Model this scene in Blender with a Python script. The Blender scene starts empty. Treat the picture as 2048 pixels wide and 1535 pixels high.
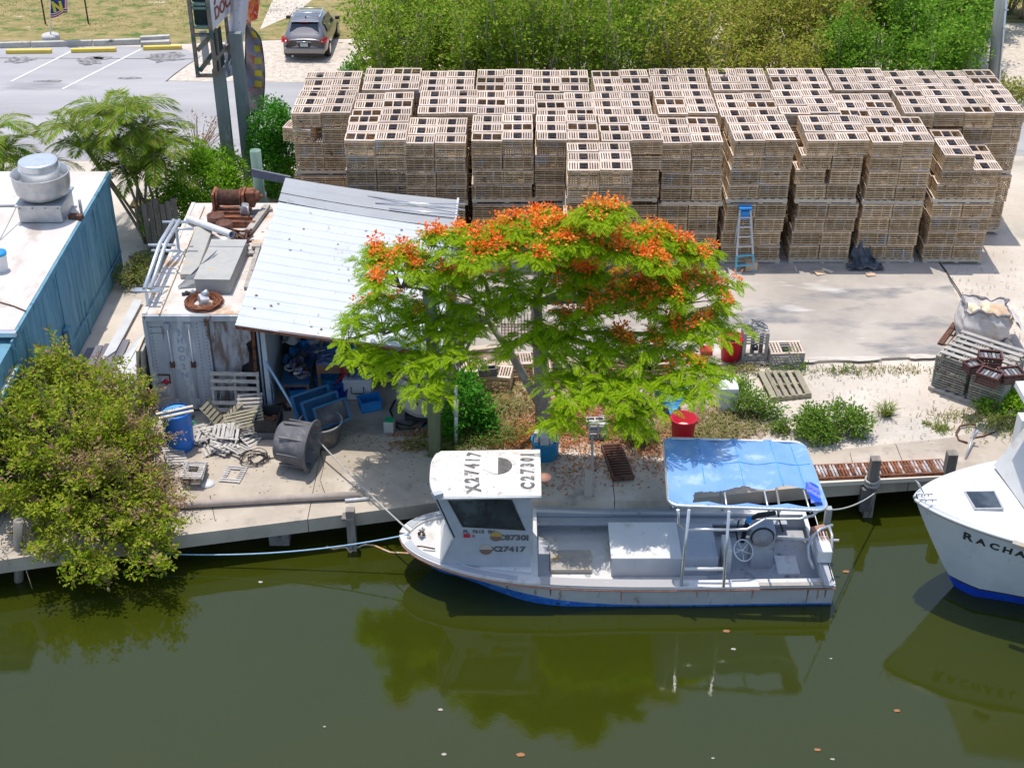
import bpy, bmesh, math, random
import numpy as np
from mathutils import Vector, Matrix, Euler
R = math.radians
PI = math.pi
random.seed(7)
rng = np.random.default_rng(11)
scn = bpy.context.scene
col = scn.collection
# ---------------------------------------------------------------- camera
CAMH, PITCH, FPX = 17.6, 32.0, 2870.0
cd = bpy.data.cameras.new('camera'); cam = bpy.data.objects.new('camera', cd); col.objects.link(cam)
cam.location = (0, 0, CAMH); cam.rotation_euler = (R(90 - PITCH), 0, 0)
cd.sensor_width = 36; cd.lens = FPX / 2048 * 36; cd.clip_end = 2000
scn.camera = cam
# ---------------------------------------------------------------- sky and sun
SUN_EL, SUN_AZ = 78.0, -28.0      # azimuth from +Y, clockwise; the sun stands behind and to the left
w = bpy.data.worlds.new('World'); scn.world = w; w.use_nodes = True
nt = w.node_tree; nt.nodes.clear()
sky = nt.nodes.new('ShaderNodeTexSky'); sky.sky_type = 'NISHITA'; sky.sun_disc = False
sky.sun_elevation = R(SUN_EL); sky.sun_rotation = R(SUN_AZ)
sky.air_density = 1.0; sky.dust_density = 1.3; sky.ozone_density = 1.0
bg = nt.nodes.new('ShaderNodeBackground'); bg.inputs['Strength'].default_value = 0.15
wo = nt.nodes.new('ShaderNodeOutputWorld')
nt.links.new(sky.outputs[0], bg.inputs[0]); nt.links.new(bg.outputs[0], wo.inputs[0])
sl = bpy.data.lights.new('sun', 'SUN'); sl.energy = 2.65; sl.angle = R(0.55); sl.color = (1.0, 0.945, 0.865)
so = bpy.data.objects.new('sun', sl); col.objects.link(so)
az, el = R(SUN_AZ), R(SUN_EL)
sd = Vector((math.sin(az) * math.cos(el), math.cos(az) * math.cos(el), math.sin(el)))
so.rotation_euler = sd.to_track_quat('Z', 'Y').to_euler(); so.location = (0, 30, 60)
scn.view_settings.view_transform = 'Standard'; scn.view_settings.look = 'None'
scn.view_settings.exposure = 0.55; scn.view_settings.gamma = 1.0
scn.view_settings.use_curve_mapping = False

# ---------------------------------------------------------------- helpers
_p = R(PITCH)
def P(px, py, z=0.0):
    """world point seen at a pixel of the 2048 px photograph, at height z"""
    u = (px - 1024) / FPX; v = -(py - 767.5) / FPX
    d = Vector((u, math.cos(_p) + v * math.sin(_p), -math.sin(_p) + v * math.cos(_p)))
    t = (z - CAMH) / d.z
    return Vector((d.x * t, d.y * t, z))

def PY(px, py, y):
    """world point seen at a pixel, on the upright plane at distance y"""
    u = (px - 1024) / FPX; v = -(py - 767.5) / FPX
    d = Vector((u, math.cos(_p) + v * math.sin(_p), -math.sin(_p) + v * math.cos(_p))); t = y / d.y
    return Vector((d.x * t, y, CAMH + d.z * t))

def nd(t, typ, **kw):
    n = t.nodes.new(typ)
    for k, v in kw.items(): setattr(n, k, v)
    return n

def mat(name, c1, c2=None, rough=0.8, metal=0.0, scale=4.0, detail=5, bump=0.0, bscale=None, c3=None, s3=2.0, t3=0.6, w3=0.08,
        isl=0.0, orand=0.0, stretch=(1, 1, 1), spec=0.4, c4=None, s4=8.0, t4=0.62, w4=0.04, trans=0.0, alpha=1.0, st3=None, st4=None, lo=0.35, hi=0.65, coat=0.0):
    m = bpy.data.materials.new(name); m.use_nodes = True
    t = m.node_tree; L = t.links
    b = t.nodes['Principled BSDF']; out = t.nodes['Material Output']
    b.inputs['Roughness'].default_value = rough; b.inputs['Metallic'].default_value = metal
    b.inputs['Specular IOR Level'].default_value = spec
    if coat: b.inputs['Coat Weight'].default_value = coat; b.inputs['Coat Roughness'].default_value = 0.06
    tc = nd(t, 'ShaderNodeTexCoord'); src = tc.outputs['Object']
    if orand:
        oi = nd(t, 'ShaderNodeObjectInfo'); ad = nd(t, 'ShaderNodeVectorMath', operation='MULTIPLY_ADD')
        cb = nd(t, 'ShaderNodeCombineXYZ')
        L.new(oi.outputs['Random'], cb.inputs[0]); L.new(oi.outputs['Random'], cb.inputs[1]); L.new(oi.outputs['Random'], cb.inputs[2])
        L.new(cb.outputs[0], ad.inputs[0]); ad.inputs[1].default_value = (37, 53, 71); L.new(src, ad.inputs[2]); src = ad.outputs[0]
    def noise(sc, st, det):
        mp = nd(t, 'ShaderNodeMapping'); mp.inputs['Scale'].default_value = st; L.new(src, mp.inputs[0])
        n = nd(t, 'ShaderNodeTexNoise'); n.inputs['Scale'].default_value = sc; n.inputs['Detail'].default_value = det
        n.inputs['Roughness'].default_value = 0.62
        L.new(mp.outputs[0], n.inputs['Vector']); return n.outputs[0]
    def mix(fac, a, bb):
        x = nd(t, 'ShaderNodeMix', data_type='RGBA'); L.new(fac, x.inputs[0])
        if isinstance(a, tuple): x.inputs[6].default_value = (*a, 1)
        else: L.new(a, x.inputs[6])
        x.inputs[7].default_value = (*bb, 1); return x.outputs[2]
    def rng_(s, lo_, hi_):
        r = nd(t, 'ShaderNodeMapRange'); L.new(s, r.inputs[0]); r.inputs[1].default_value = lo_; r.inputs[2].default_value = hi_; return r.outputs[0]
    c = c1
    n1 = None
    if c2 is not None:
        n1 = noise(scale, stretch, detail); c = mix(rng_(n1, lo, hi), c1, c2)
    if c3 is not None: c = mix(rng_(noise(s3, st3 or stretch, 6), t3, t3 + w3), c, c3)
    if c4 is not None: c = mix(rng_(noise(s4, st4 or stretch, 4), t4, t4 + w4), c, c4)
    if isl or orand:
        h = nd(t, 'ShaderNodeHueSaturation')
        if isinstance(c, tuple): h.inputs['Color'].default_value = (*c, 1)
        else: L.new(c, h.inputs['Color'])
        g = nd(t, 'ShaderNodeNewGeometry')
        val = None
        if isl:
            mm = nd(t, 'ShaderNodeMapRange'); L.new(g.outputs['Random Per Island'], mm.inputs[0]); mm.inputs[3].default_value = 1 - isl; mm.inputs[4].default_value = 1 + isl; val = mm.outputs[0]
        if orand:
            mo = nd(t, 'ShaderNodeMapRange'); L.new(oi.outputs['Random'], mo.inputs[0]); mo.inputs[3].default_value = 1 - orand; mo.inputs[4].default_value = 1 + orand
            if val is not None:
                q = nd(t, 'ShaderNodeMath', operation='MULTIPLY'); L.new(val, q.inputs[0]); L.new(mo.outputs[0], q.inputs[1]); val = q.outputs[0]
            else: val = mo.outputs[0]
        L.new(val, h.inputs['Value']); c = h.outputs[0]
    if isinstance(c, tuple): b.inputs['Base Color'].default_value = (*c, 1)
    else: L.new(c, b.inputs['Base Color'])
    if bump:
        bn = noise(bscale or scale * 3, stretch, 6); bp = nd(t, 'ShaderNodeBump'); bp.inputs['Strength'].default_value = min(1, bump * 4); bp.inputs['Distance'].default_value = bump
        L.new(bn, bp.inputs['Height']); L.new(bp.outputs[0], b.inputs['Normal'])
    if trans:
        tr = nd(t, 'ShaderNodeBsdfTranslucent'); ms = nd(t, 'ShaderNodeMixShader'); ms.inputs[0].default_value = trans
        if isinstance(c, tuple): tr.inputs[0].default_value = (*c, 1)
        else: L.new(c, tr.inputs[0])
        L.new(b.outputs[0], ms.inputs[1]); L.new(tr.outputs[0], ms.inputs[2]); L.new(ms.outputs[0], out.inputs[0])
    return m

def leafmat(name, cols, rough=0.5, trans=0.35, spec=0.35):
    """foliage: one colour of the ramp per leaf"""
    m = bpy.data.materials.new(name); m.use_nodes = True
    t = m.node_tree; L = t.links; b = t.nodes['Principled BSDF']; out = t.nodes['Material Output']
    g = nd(t, 'ShaderNodeNewGeometry'); r = nd(t, 'ShaderNodeValToRGB'); cr = r.color_ramp
    while len(cr.elements) < len(cols): cr.elements.new(0.5)
    for i, (e, c) in enumerate(zip(cr.elements, cols)):
        e.position = i / (len(cols) - 1); e.color = (*c, 1)
    L.new(g.outputs['Random Per Island'], r.inputs[0]); L.new(r.outputs[0], b.inputs['Base Color'])
    b.inputs['Roughness'].default_value = rough; b.inputs['Specular IOR Level'].default_value = spec
    tr = nd(t, 'ShaderNodeBsdfTranslucent'); L.new(r.outputs[0], tr.inputs[0])
    ms = nd(t, 'ShaderNodeMixShader'); ms.inputs[0].default_value = trans
    L.new(b.outputs[0], ms.inputs[1]); L.new(tr.outputs[0], ms.inputs[2]); L.new(ms.outputs[0], out.inputs[0])
    return m

class MB:
    def __init__(s): s.v = []; s.f = []; s.sm = []
    def add(s, vs, fs, smooth=False):
        o = len(s.v); s.v.extend([tuple(x) for x in vs]); s.f.extend([tuple(i + o for i in f) for f in fs]); s.sm.extend([smooth] * len(fs)); return s
    def box(s, c, d, rot=None):
        """c centre, d full size, rot an Euler tuple in degrees or a 3x3 matrix"""
        hx, hy, hz = d[0] / 2, d[1] / 2, d[2] / 2
        vs = [Vector((x, y, z)) for z in (-hz, hz) for y in (-hy, hy) for x in (-hx, hx)]
        if rot is not None:
            M = rot if isinstance(rot, Matrix) else Euler([R(a) for a in rot]).to_matrix()
            vs = [M @ v for v in vs]
        c = Vector(c)
        return s.add([v + c for v in vs], [(0, 2, 3, 1), (4, 5, 7, 6), (0, 1, 5, 4), (2, 6, 7, 3), (0, 4, 6, 2), (1, 3, 7, 5)])
    def beam(s, a, b, w=0.05, h=0.05, up=(0, 0, 1)):
        a = Vector(a); b = Vector(b); d = b - a; l = d.length; d.normalize(); u = Vector(up)
        if abs(d.dot(u)) > 0.98: u = Vector((0, 1, 0))
        x = d.cross(u).normalized(); y = x.cross(d).normalized()
        return s.box((a + b) / 2, (l, w, h), Matrix((d, x, y)).transposed())
    def tube(s, pts, r, n=8, cap=True, r1=None, smooth=True):
        pts = [Vector(p) for p in pts]; m = len(pts); o = len(s.v)
        prev = None; vs = []
        for i, p in enumerate(pts):
            d = (pts[min(i + 1, m - 1)] - pts[max(i - 1, 0)])
            if d.length < 1e-9: d = Vector((0, 0, 1))
            d.normalize()
            if prev is None:
                u = Vector((0, 0, 1)) if abs(d.z) < 0.9 else Vector((1, 0, 0))
                x = d.cross(u).normalized()
            else:
                x = (prev - d * prev.dot(d)).normalized()
            prev = x; y = d.cross(x)
            rr = r if r1 is None else r + (r1 - r) * i / max(1, m - 1)
            if isinstance(r, (list, tuple)): rr = r[i]
            for k in range(n):
                a = 2 * PI * k / n; vs.append(p + x * (rr * math.cos(a)) + y * (rr * math.sin(a)))
        fs = [(i * n + k, i * n + (k + 1) % n, (i + 1) * n + (k + 1) % n, (i + 1) * n + k) for i in range(m - 1) for k in range(n)]
        s.add(vs, fs, smooth)
        if cap:
            s.f.append(tuple(o + k for k in range(n))[::-1]); s.f.append(tuple(o + (m - 1) * n + k for k in range(n))); s.sm += [False, False]
        return s
    def lathe(s, prof, c=(0, 0, 0), n=24, smooth=True, M=None):
        """prof: list of (r, z); closed with caps where r is small at the ends"""
        c = Vector(c); vs = []
        for r_, z in prof:
            for k in range(n):
                a = 2 * PI * k / n; v = Vector((r_ * math.cos(a), r_ * math.sin(a), z))
                vs.append((M @ v if M else v) + c)
        fs = [(i * n + k, i * n + (k + 1) % n, (i + 1) * n + (k + 1) % n, (i + 1) * n + k) for i in range(len(prof) - 1) for k in range(n)]
        return s.add(vs, fs, smooth)
    def prism(s, poly, z0, z1):
        n = len(poly)
        vs = [(p[0], p[1], z0) for p in poly] + [(p[0], p[1], z1) for p in poly]
        fs = [tuple(range(n))[::-1], tuple(range(n, 2 * n))] + [(i, (i + 1) % n, n + (i + 1) % n, n + i) for i in range(n)]
        return s.add(vs, fs)
    def slab(s, pts, th):
        """polygon in space given a thickness along its normal"""
        pts = [Vector(p) for p in pts]; nrm = (pts[1] - pts[0]).cross(pts[2] - pts[0]).normalized(); n = len(pts)
        vs = pts + [p - nrm * th for p in pts]
        return s.add(vs, [tuple(range(n)), tuple(range(n, 2 * n))[::-1]] + [(i, n + i, n + (i + 1) % n, (i + 1) % n) for i in range(n)])
    def grid(s, fn, nu, nv, smooth=True, flip=False):
        vs = [fn(i / nu, j / nv) for j in range(nv + 1) for i in range(nu + 1)]
        w_ = nu + 1
        fs = [(j * w_ + i, j * w_ + i + 1, (j + 1) * w_ + i + 1, (j + 1) * w_ + i) for j in range(nv) for i in range(nu)]
        if flip: fs = [f[::-1] for f in fs]
        return s.add(vs, fs, smooth)
    def xf(s, M):
        s.v = [tuple(M @ Vector(v)) for v in s.v]; return s
    def mesh(s, name, off=Vector((0, 0, 0))):
        me = bpy.data.meshes.new(name)
        me.from_pydata([(v[0] - off[0], v[1] - off[1], v[2] - off[2]) for v in s.v], [], s.f)
        me.polygons.foreach_set('use_smooth', s.sm); me.update(); return me

def worldloc(o):
    v = Vector((0, 0, 0))
    while o is not None: v += o.location; o = o.parent
    return v
def tag(o, label=None, cat=None, group=None, kind=None):
    if label: o['label'] = label
    if cat: o['category'] = cat
    if group: o['group'] = group
    if kind: o['kind'] = kind
    return o
def link(o, parent=None):
    col.objects.link(o)
    if parent is not None: o.parent = parent
    return o
def thing(name, label, cat, loc=(0, 0, 0), group=None, rotz=0):
    o = bpy.data.objects.new(name, None); o.empty_display_size = 0.2; col.objects.link(o)
    o.location = loc; o.rotation_euler = (0, 0, rotz); return tag(o, label, cat, group)
def part(name, mb, m, parent, local=False, label=None, bev=0):
    """mesh of world coordinates (or local ones) under a thing"""
    me = mb.mesh(name, Vector((0, 0, 0)) if local else worldloc(parent)); me.materials.append(m)
    o = link(bpy.data.objects.new(name, me), parent)
    if label: o['label'] = label
    if bev: bevel(o, bev)
    return o
def single(name, mb, m, label=None, cat=None, loc=None, group=None, kind=None, bev=0):
    """a thing that is one mesh; loc = its base in world coordinates"""
    loc = Vector(loc) if loc is not None else Vector((0, 0, 0))
    me = mb.mesh(name, loc); me.materials.append(m)
    o = link(bpy.data.objects.new(name, me)); o.location = loc
    if bev: bevel(o, bev)
    return tag(o, label, cat, group, kind)
def bevel(o, w_, seg=2):
    md = o.modifiers.new('bevel', 'BEVEL'); md.width = w_; md.segments = seg; md.limit_method = 'ANGLE'; md.angle_limit = R(40)
def copy_tree(o, parent=None):
    c = o.copy(); col.objects.link(c)
    if parent is not None: c.parent = parent
    for ch in list(o.children): copy_tree(ch, c)
    return c
def npmesh(name, V, F, m, smooth=False):
    """fast mesh from arrays; F is (n, k)"""
    me = bpy.data.meshes.new(name); n, k = F.shape
    me.vertices.add(len(V)); me.vertices.foreach_set('co', V.astype(np.float32).ravel())
    me.loops.add(n * k); me.loops.foreach_set('vertex_index', F.astype(np.int32).ravel())
    me.polygons.add(n); me.polygons.foreach_set('loop_start', (np.arange(n) * k).astype(np.int32))
    me.polygons.foreach_set('loop_total', np.full(n, k, np.int32))
    me.polygons.foreach_set('use_smooth', np.full(n, smooth))
    me.update(calc_edges=True); me.validate()
    if m is not None: me.materials.append(m)
    return me
def text(name, s, size, m, parent, M, extrude=0.003, label=None, xs=1.0, fat=.022):
    cu = bpy.data.curves.new(name, 'FONT'); cu.body = s; cu.size = size; cu.extrude = extrude; cu.offset = size * fat; cu.align_x = 'CENTER'; cu.align_y = 'CENTER'; cu.resolution_u = 3
    to = bpy.data.objects.new(name, cu); col.objects.link(to)
    dg = bpy.context.evaluated_depsgraph_get(); me = bpy.data.meshes.new_from_object(to.evaluated_get(dg)); bpy.data.objects.remove(to)
    me.transform(M @ Matrix.Diagonal((xs, 1, 1, 1)) if xs != 1 else M); me.transform(Matrix.Translation(-worldloc(parent)))
    me.materials.clear(); me.materials.append(m); me.name = name
    o = link(bpy.data.objects.new(name, me), parent)
    if label: o['label'] = label
    return o
def frame_M(origin, xdir, ydir):
    x = Vector(xdir).normalized(); y = Vector(ydir); y = (y - x * y.dot(x)).normalized(); z = x.cross(y)
    M = Matrix((x, y, z)).transposed().to_4x4(); M.translation = Vector(origin); return M
def ring(r, n=24, c=(0, 0, 0), M=None, a0=0, a1=2 * PI):
    c = Vector(c); out = []
    for k in range(n + 1):
        a = a0 + (a1 - a0) * k / n; v = Vector((r * math.cos(a), r * math.sin(a), 0)); out.append((M @ v if M else v) + c)
    return out
def sag(a, b, d, n=14):
    a = Vector(a); b = Vector(b)
    return [a.lerp(b, i / n) + Vector((0, 0, -4 * d * (i / n) * (1 - i / n))) for i in range(n + 1)]

# ---------------------------------------------------------------- foliage helpers
def orient(n, up=0.6):
    """random unit normals leaning up, with in-plane directions"""
    N = rng.normal(size=(n, 3)); N /= np.linalg.norm(N, axis=1)[:, None]; N[:, 2] = np.abs(N[:, 2]); N[:, 2] += up
    N /= np.linalg.norm(N, axis=1)[:, None]
    A = rng.normal(size=(n, 3)); A -= (A * N).sum(1)[:, None] * N; A /= np.linalg.norm(A, axis=1)[:, None]
    return N, A
def leaf_quads(C, size, aspect=0.45, up=0.6, A=None, N=None, jit=0.3):
    n = len(C)
    if N is None: N, A2 = orient(n, up); A = A2 if A is None else A
    B = np.cross(N, A); L = size * (1 + jit * rng.uniform(-1, 1, n))[:, None]; W = L * aspect / 2
    fold = N * L * 0.10
    V = np.stack([C, C + A * L * 0.5 + B * W + fold, C + A * L, C + A * L * 0.5 - B * W + fold], 1).reshape(-1, 3)
    return V, np.arange(n * 4).reshape(-1, 4)
def clusters(C, per, spread, size, aspect=0.45, up=0.6):
    """rosettes of leaves round each twig tip"""
    n = len(C); D = rng.normal(size=(n * per, 3)); D /= np.linalg.norm(D, axis=1)[:, None]; D[:, 2] = D[:, 2] * 0.7 + 0.25
    D /= np.linalg.norm(D, axis=1)[:, None]
    O = np.repeat(C, per, 0) + D * spread * rng.uniform(0.1, 1, n * per)[:, None]
    N = rng.normal(size=(n * per, 3)) * 0.6; N[:, 2] += 0.5 + up
    N -= (N * D).sum(1)[:, None] * D; N /= np.linalg.norm(N, axis=1)[:, None]
    return leaf_quads(O, size, aspect, A=D, N=N)
def join_np(parts):
    V = []; F = []; o = 0
    for v, f in parts: V.append(v); F.append(f + o); o += len(v)
    return np.concatenate(V), np.concatenate(F)
def blob_points(blobs, n, shell=0.55):
    """points in the outer shell of a set of ellipsoids (c, r), volume weighted"""
    wts = np.array([b[1][0] * b[1][1] + b[1][1] * b[1][2] + b[1][0] * b[1][2] for b in blobs]); wts = wts / wts.sum()
    out = []
    for (c, r), k in zip(blobs, rng.multinomial(n, wts)):
        D = rng.normal(size=(k, 3)); D /= np.linalg.norm(D, axis=1)[:, None]
        q = rng.uniform(shell ** 3, 1, k) ** (1 / 3.0)
        q *= 1 + 0.13 * np.sin(D[:, 0] * 9 + c[0] * 7) * np.cos(D[:, 1] * 8 + c[1] * 5) + 0.08 * np.sin(D[:, 2] * 13 + c[2])
        out.append(np.array(c) + D * q[:, None] * np.array(r))
    return np.concatenate(out)
# ================================================================ materials
M = {}
M['marl'] = mat('marl', (.50, .435, .36), (.65, .575, .49), rough=.95, scale=.5, detail=9, bump=.012, bscale=9, c3=(.30, .26, .21), s3=7, t3=.62, w3=.08, c4=(.42, .38, .32), s4=.35, t4=.55, w4=.12)
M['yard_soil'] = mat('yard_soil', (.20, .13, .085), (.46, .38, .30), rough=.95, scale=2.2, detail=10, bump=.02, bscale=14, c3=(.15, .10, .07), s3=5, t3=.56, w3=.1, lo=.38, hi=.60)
M['dock_concrete'] = mat('dock_concrete', (.36, .305, .245), (.50, .43, .345), rough=.9, scale=.8, detail=9, bump=.006, bscale=12, c3=(.24, .21, .18), s3=1.1, t3=.60, w3=.12, c4=(.56, .49, .41), s4=.7, t4=.56, w4=.14)
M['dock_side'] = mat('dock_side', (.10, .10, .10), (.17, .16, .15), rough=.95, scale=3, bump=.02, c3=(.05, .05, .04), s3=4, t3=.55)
M['slab'] = mat('slab', (.35, .31, .27), (.49, .435, .375), rough=.9, scale=.45, detail=10, bump=.004, bscale=14, c3=(.22, .215, .215), s3=.5, t3=.52, w3=.12, st3=(.7, 1.7, 1), c4=(.66, .63, .59), s4=.38, t4=.575, w4=.10, st4=(.6, 1.9, 1))
M['asphalt'] = mat('asphalt', (.33, .32, .325), (.42, .41, .41), rough=.95, scale=.35, detail=9, bump=.006, bscale=30, stretch=(.35, 1.6, 1), c3=(.26, .25, .26), s3=.4, t3=.60, w3=.12, c4=(.12, .11, .11), s4=.75, t4=.70, w4=.06, st4=(1, 1.8, 1))
M['gravel'] = mat('gravel', (.46, .39, .32), (.66, .58, .49), rough=.97, scale=5, detail=8, bump=.02, bscale=22, c3=(.40, .37, .33), s3=1.2, t3=.58)
M['grass_field'] = mat('grass_field', (.19, .175, .05), (.36, .27, .125), rough=.97, scale=1.6, detail=10, bump=.04, bscale=16, c3=(.50, .42, .32), s3=.55, t3=.62, w3=.06, st3=(.7, 2, 1), c4=(.10, .145, .03), s4=1.1, t4=.53, w4=.1, stretch=(1, 1.6, 1))
M['white_paint_line'] = mat('white_paint_line', (.75, .75, .74), (.55, .55, .55), rough=.8, scale=9)
M['yellow_paint'] = mat('yellow_paint', (.78, .58, .10), (.70, .50, .10), rough=.7, scale=3, c3=(.45, .40, .30), s3=9, t3=.66)
M['curb_concrete'] = mat('curb_concrete', (.40, .38, .35), (.55, .53, .49), rough=.9, scale=2, bump=.01, c3=(.10, .10, .10), s3=1.4, t3=.6)
M['crack'] = mat('crack', (.06, .05, .045), rough=1)
M['oil_stain'] = mat('oil_stain', (.13, .12, .12), (.30, .29, .29), rough=.8, scale=6, lo=.4, hi=.6)
M['white_metal'] = mat('white_metal', (.56, .585, .62), (.51, .53, .56), rough=.45, scale=1.2, c3=(.55, .54, .52), s3=1.8, t3=.66, w3=.1, c4=(.35, .22, .14), s4=5, t4=.76, w4=.02)
M['grey_metal'] = mat('grey_metal', (.33, .335, .34), (.37, .375, .38), rough=.5, scale=1.5, c3=(.28, .28, .28), s3=3, t3=.6)
M['galv'] = mat('galv', (.42, .43, .44), (.54, .55, .55), rough=.42, metal=.55, scale=5, c3=(.30, .27, .24), s3=6, t3=.66)
M['alu'] = mat('alu', (.72, .73, .74), (.62, .63, .65), rough=.32, metal=.7, scale=6)
M['white_frp'] = mat('white_frp', (.68, .67, .65), (.61, .60, .58), rough=.4, scale=1.4, c3=(.38, .32, .27), s3=6, t3=.64, w3=.10, c4=(.55, .50, .44), s4=2.4, t4=.58, w4=.1)
M['white_gel'] = mat('white_gel', (.70, .70, .695), (.65, .65, .645), rough=.28, scale=1.5, c3=(.62, .60, .57), s3=2, t3=.70, w3=.1, coat=.2)
M['hull_white'] = mat('hull_white', (.66, .68, .70), (.58, .60, .63), rough=.35, scale=1.4, c3=(.34, .32, .29), s3=3.2, t3=.64, w3=.1, st3=(1.5, 1, .35))
M['hull_grey'] = mat('hull_grey', (.50, .50, .50), (.42, .42, .43), rough=.5, scale=2.2, c3=(.24, .19, .15), s3=5, t3=.60, st3=(1.6, 1, .4))
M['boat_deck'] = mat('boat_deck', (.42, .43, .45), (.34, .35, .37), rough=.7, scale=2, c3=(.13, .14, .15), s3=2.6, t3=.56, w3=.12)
M['boat_inner'] = mat('boat_inner', (.37, .39, .43), (.43, .45, .48), rough=.6, scale=2.5, c3=(.33, .33, .34), s3=4, t3=.62)  # grey darkened for contrast: shade of the fish-box fronts is in the colour
M['nonskid'] = mat('nonskid', (.36, .345, .34), (.42, .405, .395), rough=.9, scale=40, stretch=(1, 6, 1), c3=(.48, .47, .46), s3=3, t3=.6)
M['rub_rail'] = mat('rub_rail', (.34, .16, .11), (.45, .25, .18), rough=.7, scale=8)
M['bottom_blue'] = mat('bottom_blue', (.01, .10, .48), (.03, .20, .60), rough=.7, scale=7, c3=(.25, .42, .66), s3=6, t3=.62, w3=.06, c4=(.02, .05, .16), s4=9, t4=.6)
M['navy_blue'] = mat('navy_blue', (.01, .05, .45), (.01, .08, .55), rough=.4, scale=3)
M['canvas_blue'] = mat('canvas_blue', (.17, .35, .70), (.24, .42, .74), rough=.9, scale=1.6, detail=6, c3=(.40, .55, .78), s3=1.8, t3=.54, w3=.14, bump=.004, bscale=9, trans=.12)
M['glass_dark'] = mat('glass_dark', (.015, .022, .03), (.04, .05, .06), rough=.06, scale=2.5, spec=.8, c3=(.07, .085, .10), s3=1.6, t3=.52, w3=.10)  # greyish patches paint interior reflections of the panes into the colour
M['black'] = mat('black', (.02, .02, .022), (.04, .04, .042), rough=.6, scale=5)
M['black_text'] = mat('black_text', (.07, .065, .065), (.16, .15, .14), rough=.8, scale=14, lo=.3, hi=.7)
M['faded_text'] = mat('faded_text', (.10, .095, .09), (.34, .32, .30), rough=.8, scale=11, lo=.46, hi=.70)
M['rubber'] = mat('rubber', (.025, .025, .027), rough=.8)
M['rust'] = mat('rust', (.16, .055, .03), (.30, .12, .06), rough=.92, scale=9, bump=.006, c3=(.06, .035, .025), s3=7, t3=.56, orand=.2)
M['rust_dark'] = mat('rust_dark', (.09, .04, .03), (.17, .08, .05), rough=.92, scale=9, bump=.01, c3=(.04, .03, .028), s3=6, t3=.55)
M['rust_white'] = mat('rust_white', (.50, .47, .46), (.30, .13, .08), rough=.8, scale=5, orand=.15, lo=.44, hi=.58)
M['trap_wood'] = mat('trap_wood', (.48, .315, .17), (.70, .52, .32), rough=.95, scale=6, isl=.26, orand=.22, c3=(.52, .49, .45), s3=2.2, t3=.55, w3=.14, c4=(.16, .12, .085), s4=5, t4=.64)
M['trap_top'] = mat('trap_top', (.49, .37, .285), (.62, .52, .43), rough=.95, scale=5, isl=.20, orand=.16, c3=(.55, .47, .47), s3=3, t3=.55, w3=.14, c4=(.38, .40, .34), s4=6, t4=.6, w4=.1)
M['trap_plain'] = mat('trap_plain', (.45, .305, .175), (.68, .52, .34), rough=.95, scale=4, isl=.28, c3=(.50, .45, .42), s3=1.2, t3=.55, w3=.14)
M['grey_wood'] = mat('grey_wood', (.34, .31, .28), (.46, .43, .39), rough=.95, scale=5, isl=.15, orand=.12, stretch=(1, 1, 4), c3=(.20, .17, .14), s3=6, t3=.6, bump=.004)
M['green_wood'] = mat('green_wood', (.26, .235, .165), (.34, .30, .21), rough=.95, scale=5, orand=.15, c3=(.20, .21, .15), s3=6, t3=.58)
M['pale_wood'] = mat('pale_wood', (.56, .47, .35), (.64, .56, .45), rough=.9, scale=7, orand=.1, c3=(.40, .32, .22), s3=5, t3=.62)
M['trap_old'] = mat('trap_old', (.27, .245, .21), (.38, .34, .29), rough=.95, scale=6, isl=.2, orand=.14, c3=(.24, .29, .24), s3=3, t3=.5, w3=.1, c4=(.14, .11, .09), s4=7, t4=.6)
M['pile_wood'] = mat('pile_wood', (.18, .155, .13), (.30, .27, .235), rough=.95, scale=6, stretch=(1, 1, .15), bump=.012, c3=(.10, .08, .065), s3=5, t3=.58)
M['post_green'] = mat('post_green', (.165, .20, .11), (.24, .27, .16), rough=.95, scale=7, stretch=(1, 1, .12), bump=.01, c3=(.40, .38, .30), s3=5, t3=.66, w3=.05, st3=(1, 1, .3))
M['post_teal'] = mat('post_teal', (.12, .20, .16), (.22, .30, .24), rough=.95, scale=7, stretch=(1, 1, .12), bump=.01)
M['pole_wood'] = mat('pole_wood', (.24, .25, .22), (.36, .36, .32), rough=.95, scale=7, stretch=(1, 1, .1), bump=.01)
M['funnel'] = mat('funnel', (.05, .055, .08), (.20, .20, .22), rough=.6, scale=18, orand=.3)
M['cement'] = mat('cement', (.45, .43, .40), (.55, .53, .50), rough=.95, scale=8, bump=.006, c3=(.28, .26, .24), s3=6, t3=.6)
M['blue_wall'] = mat('blue_wall', (.10, .25, .33), (.16, .33, .42), rough=.85, scale=2.2, stretch=(1, 1, .25), orand=.05, c3=(.03, .13, .20), s3=3, t3=.58, w3=.1, st3=(1, 1, .2), c4=(.17, .36, .44), s4=4, t4=.58, w4=.1)
M['roof_coat'] = mat('roof_coat', (.56, .51, .47), (.64, .595, .555), rough=.85, scale=.9, detail=8, stretch=(1, .5, 1), c3=(.46, .39, .34), s3=1.3, t3=.56, w3=.12, c4=(.70, .68, .66), s4=.6, t4=.55, w4=.1)
M['steel_side'] = mat('steel_side', (.36, .38, .42), (.46, .48, .51), rough=.7, scale=2.5, stretch=(1, 1, .3), c3=(.17, .09, .06), s3=3.2, t3=.60, w3=.05, c4=(.55, .56, .57), s4=3, t4=.58)
M['ply_peel'] = mat('ply_peel', (.19, .14, .12), (.40, .40, .42), rough=.9, scale=4, stretch=(1.6, 1, .4), lo=.42, hi=.58, bump=.008, c3=(.08, .05, .04), s3=3, t3=.60)
M['cont_roof'] = mat('cont_roof', (.52, .46, .40), (.68, .65, .61), rough=.85, scale=1.6, detail=8, c3=(.50, .33, .20), s3=1.2, t3=.55, w3=.1, c4=(.28, .17, .11), s4=3.2, t4=.62, w4=.05, bump=.004)
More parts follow.
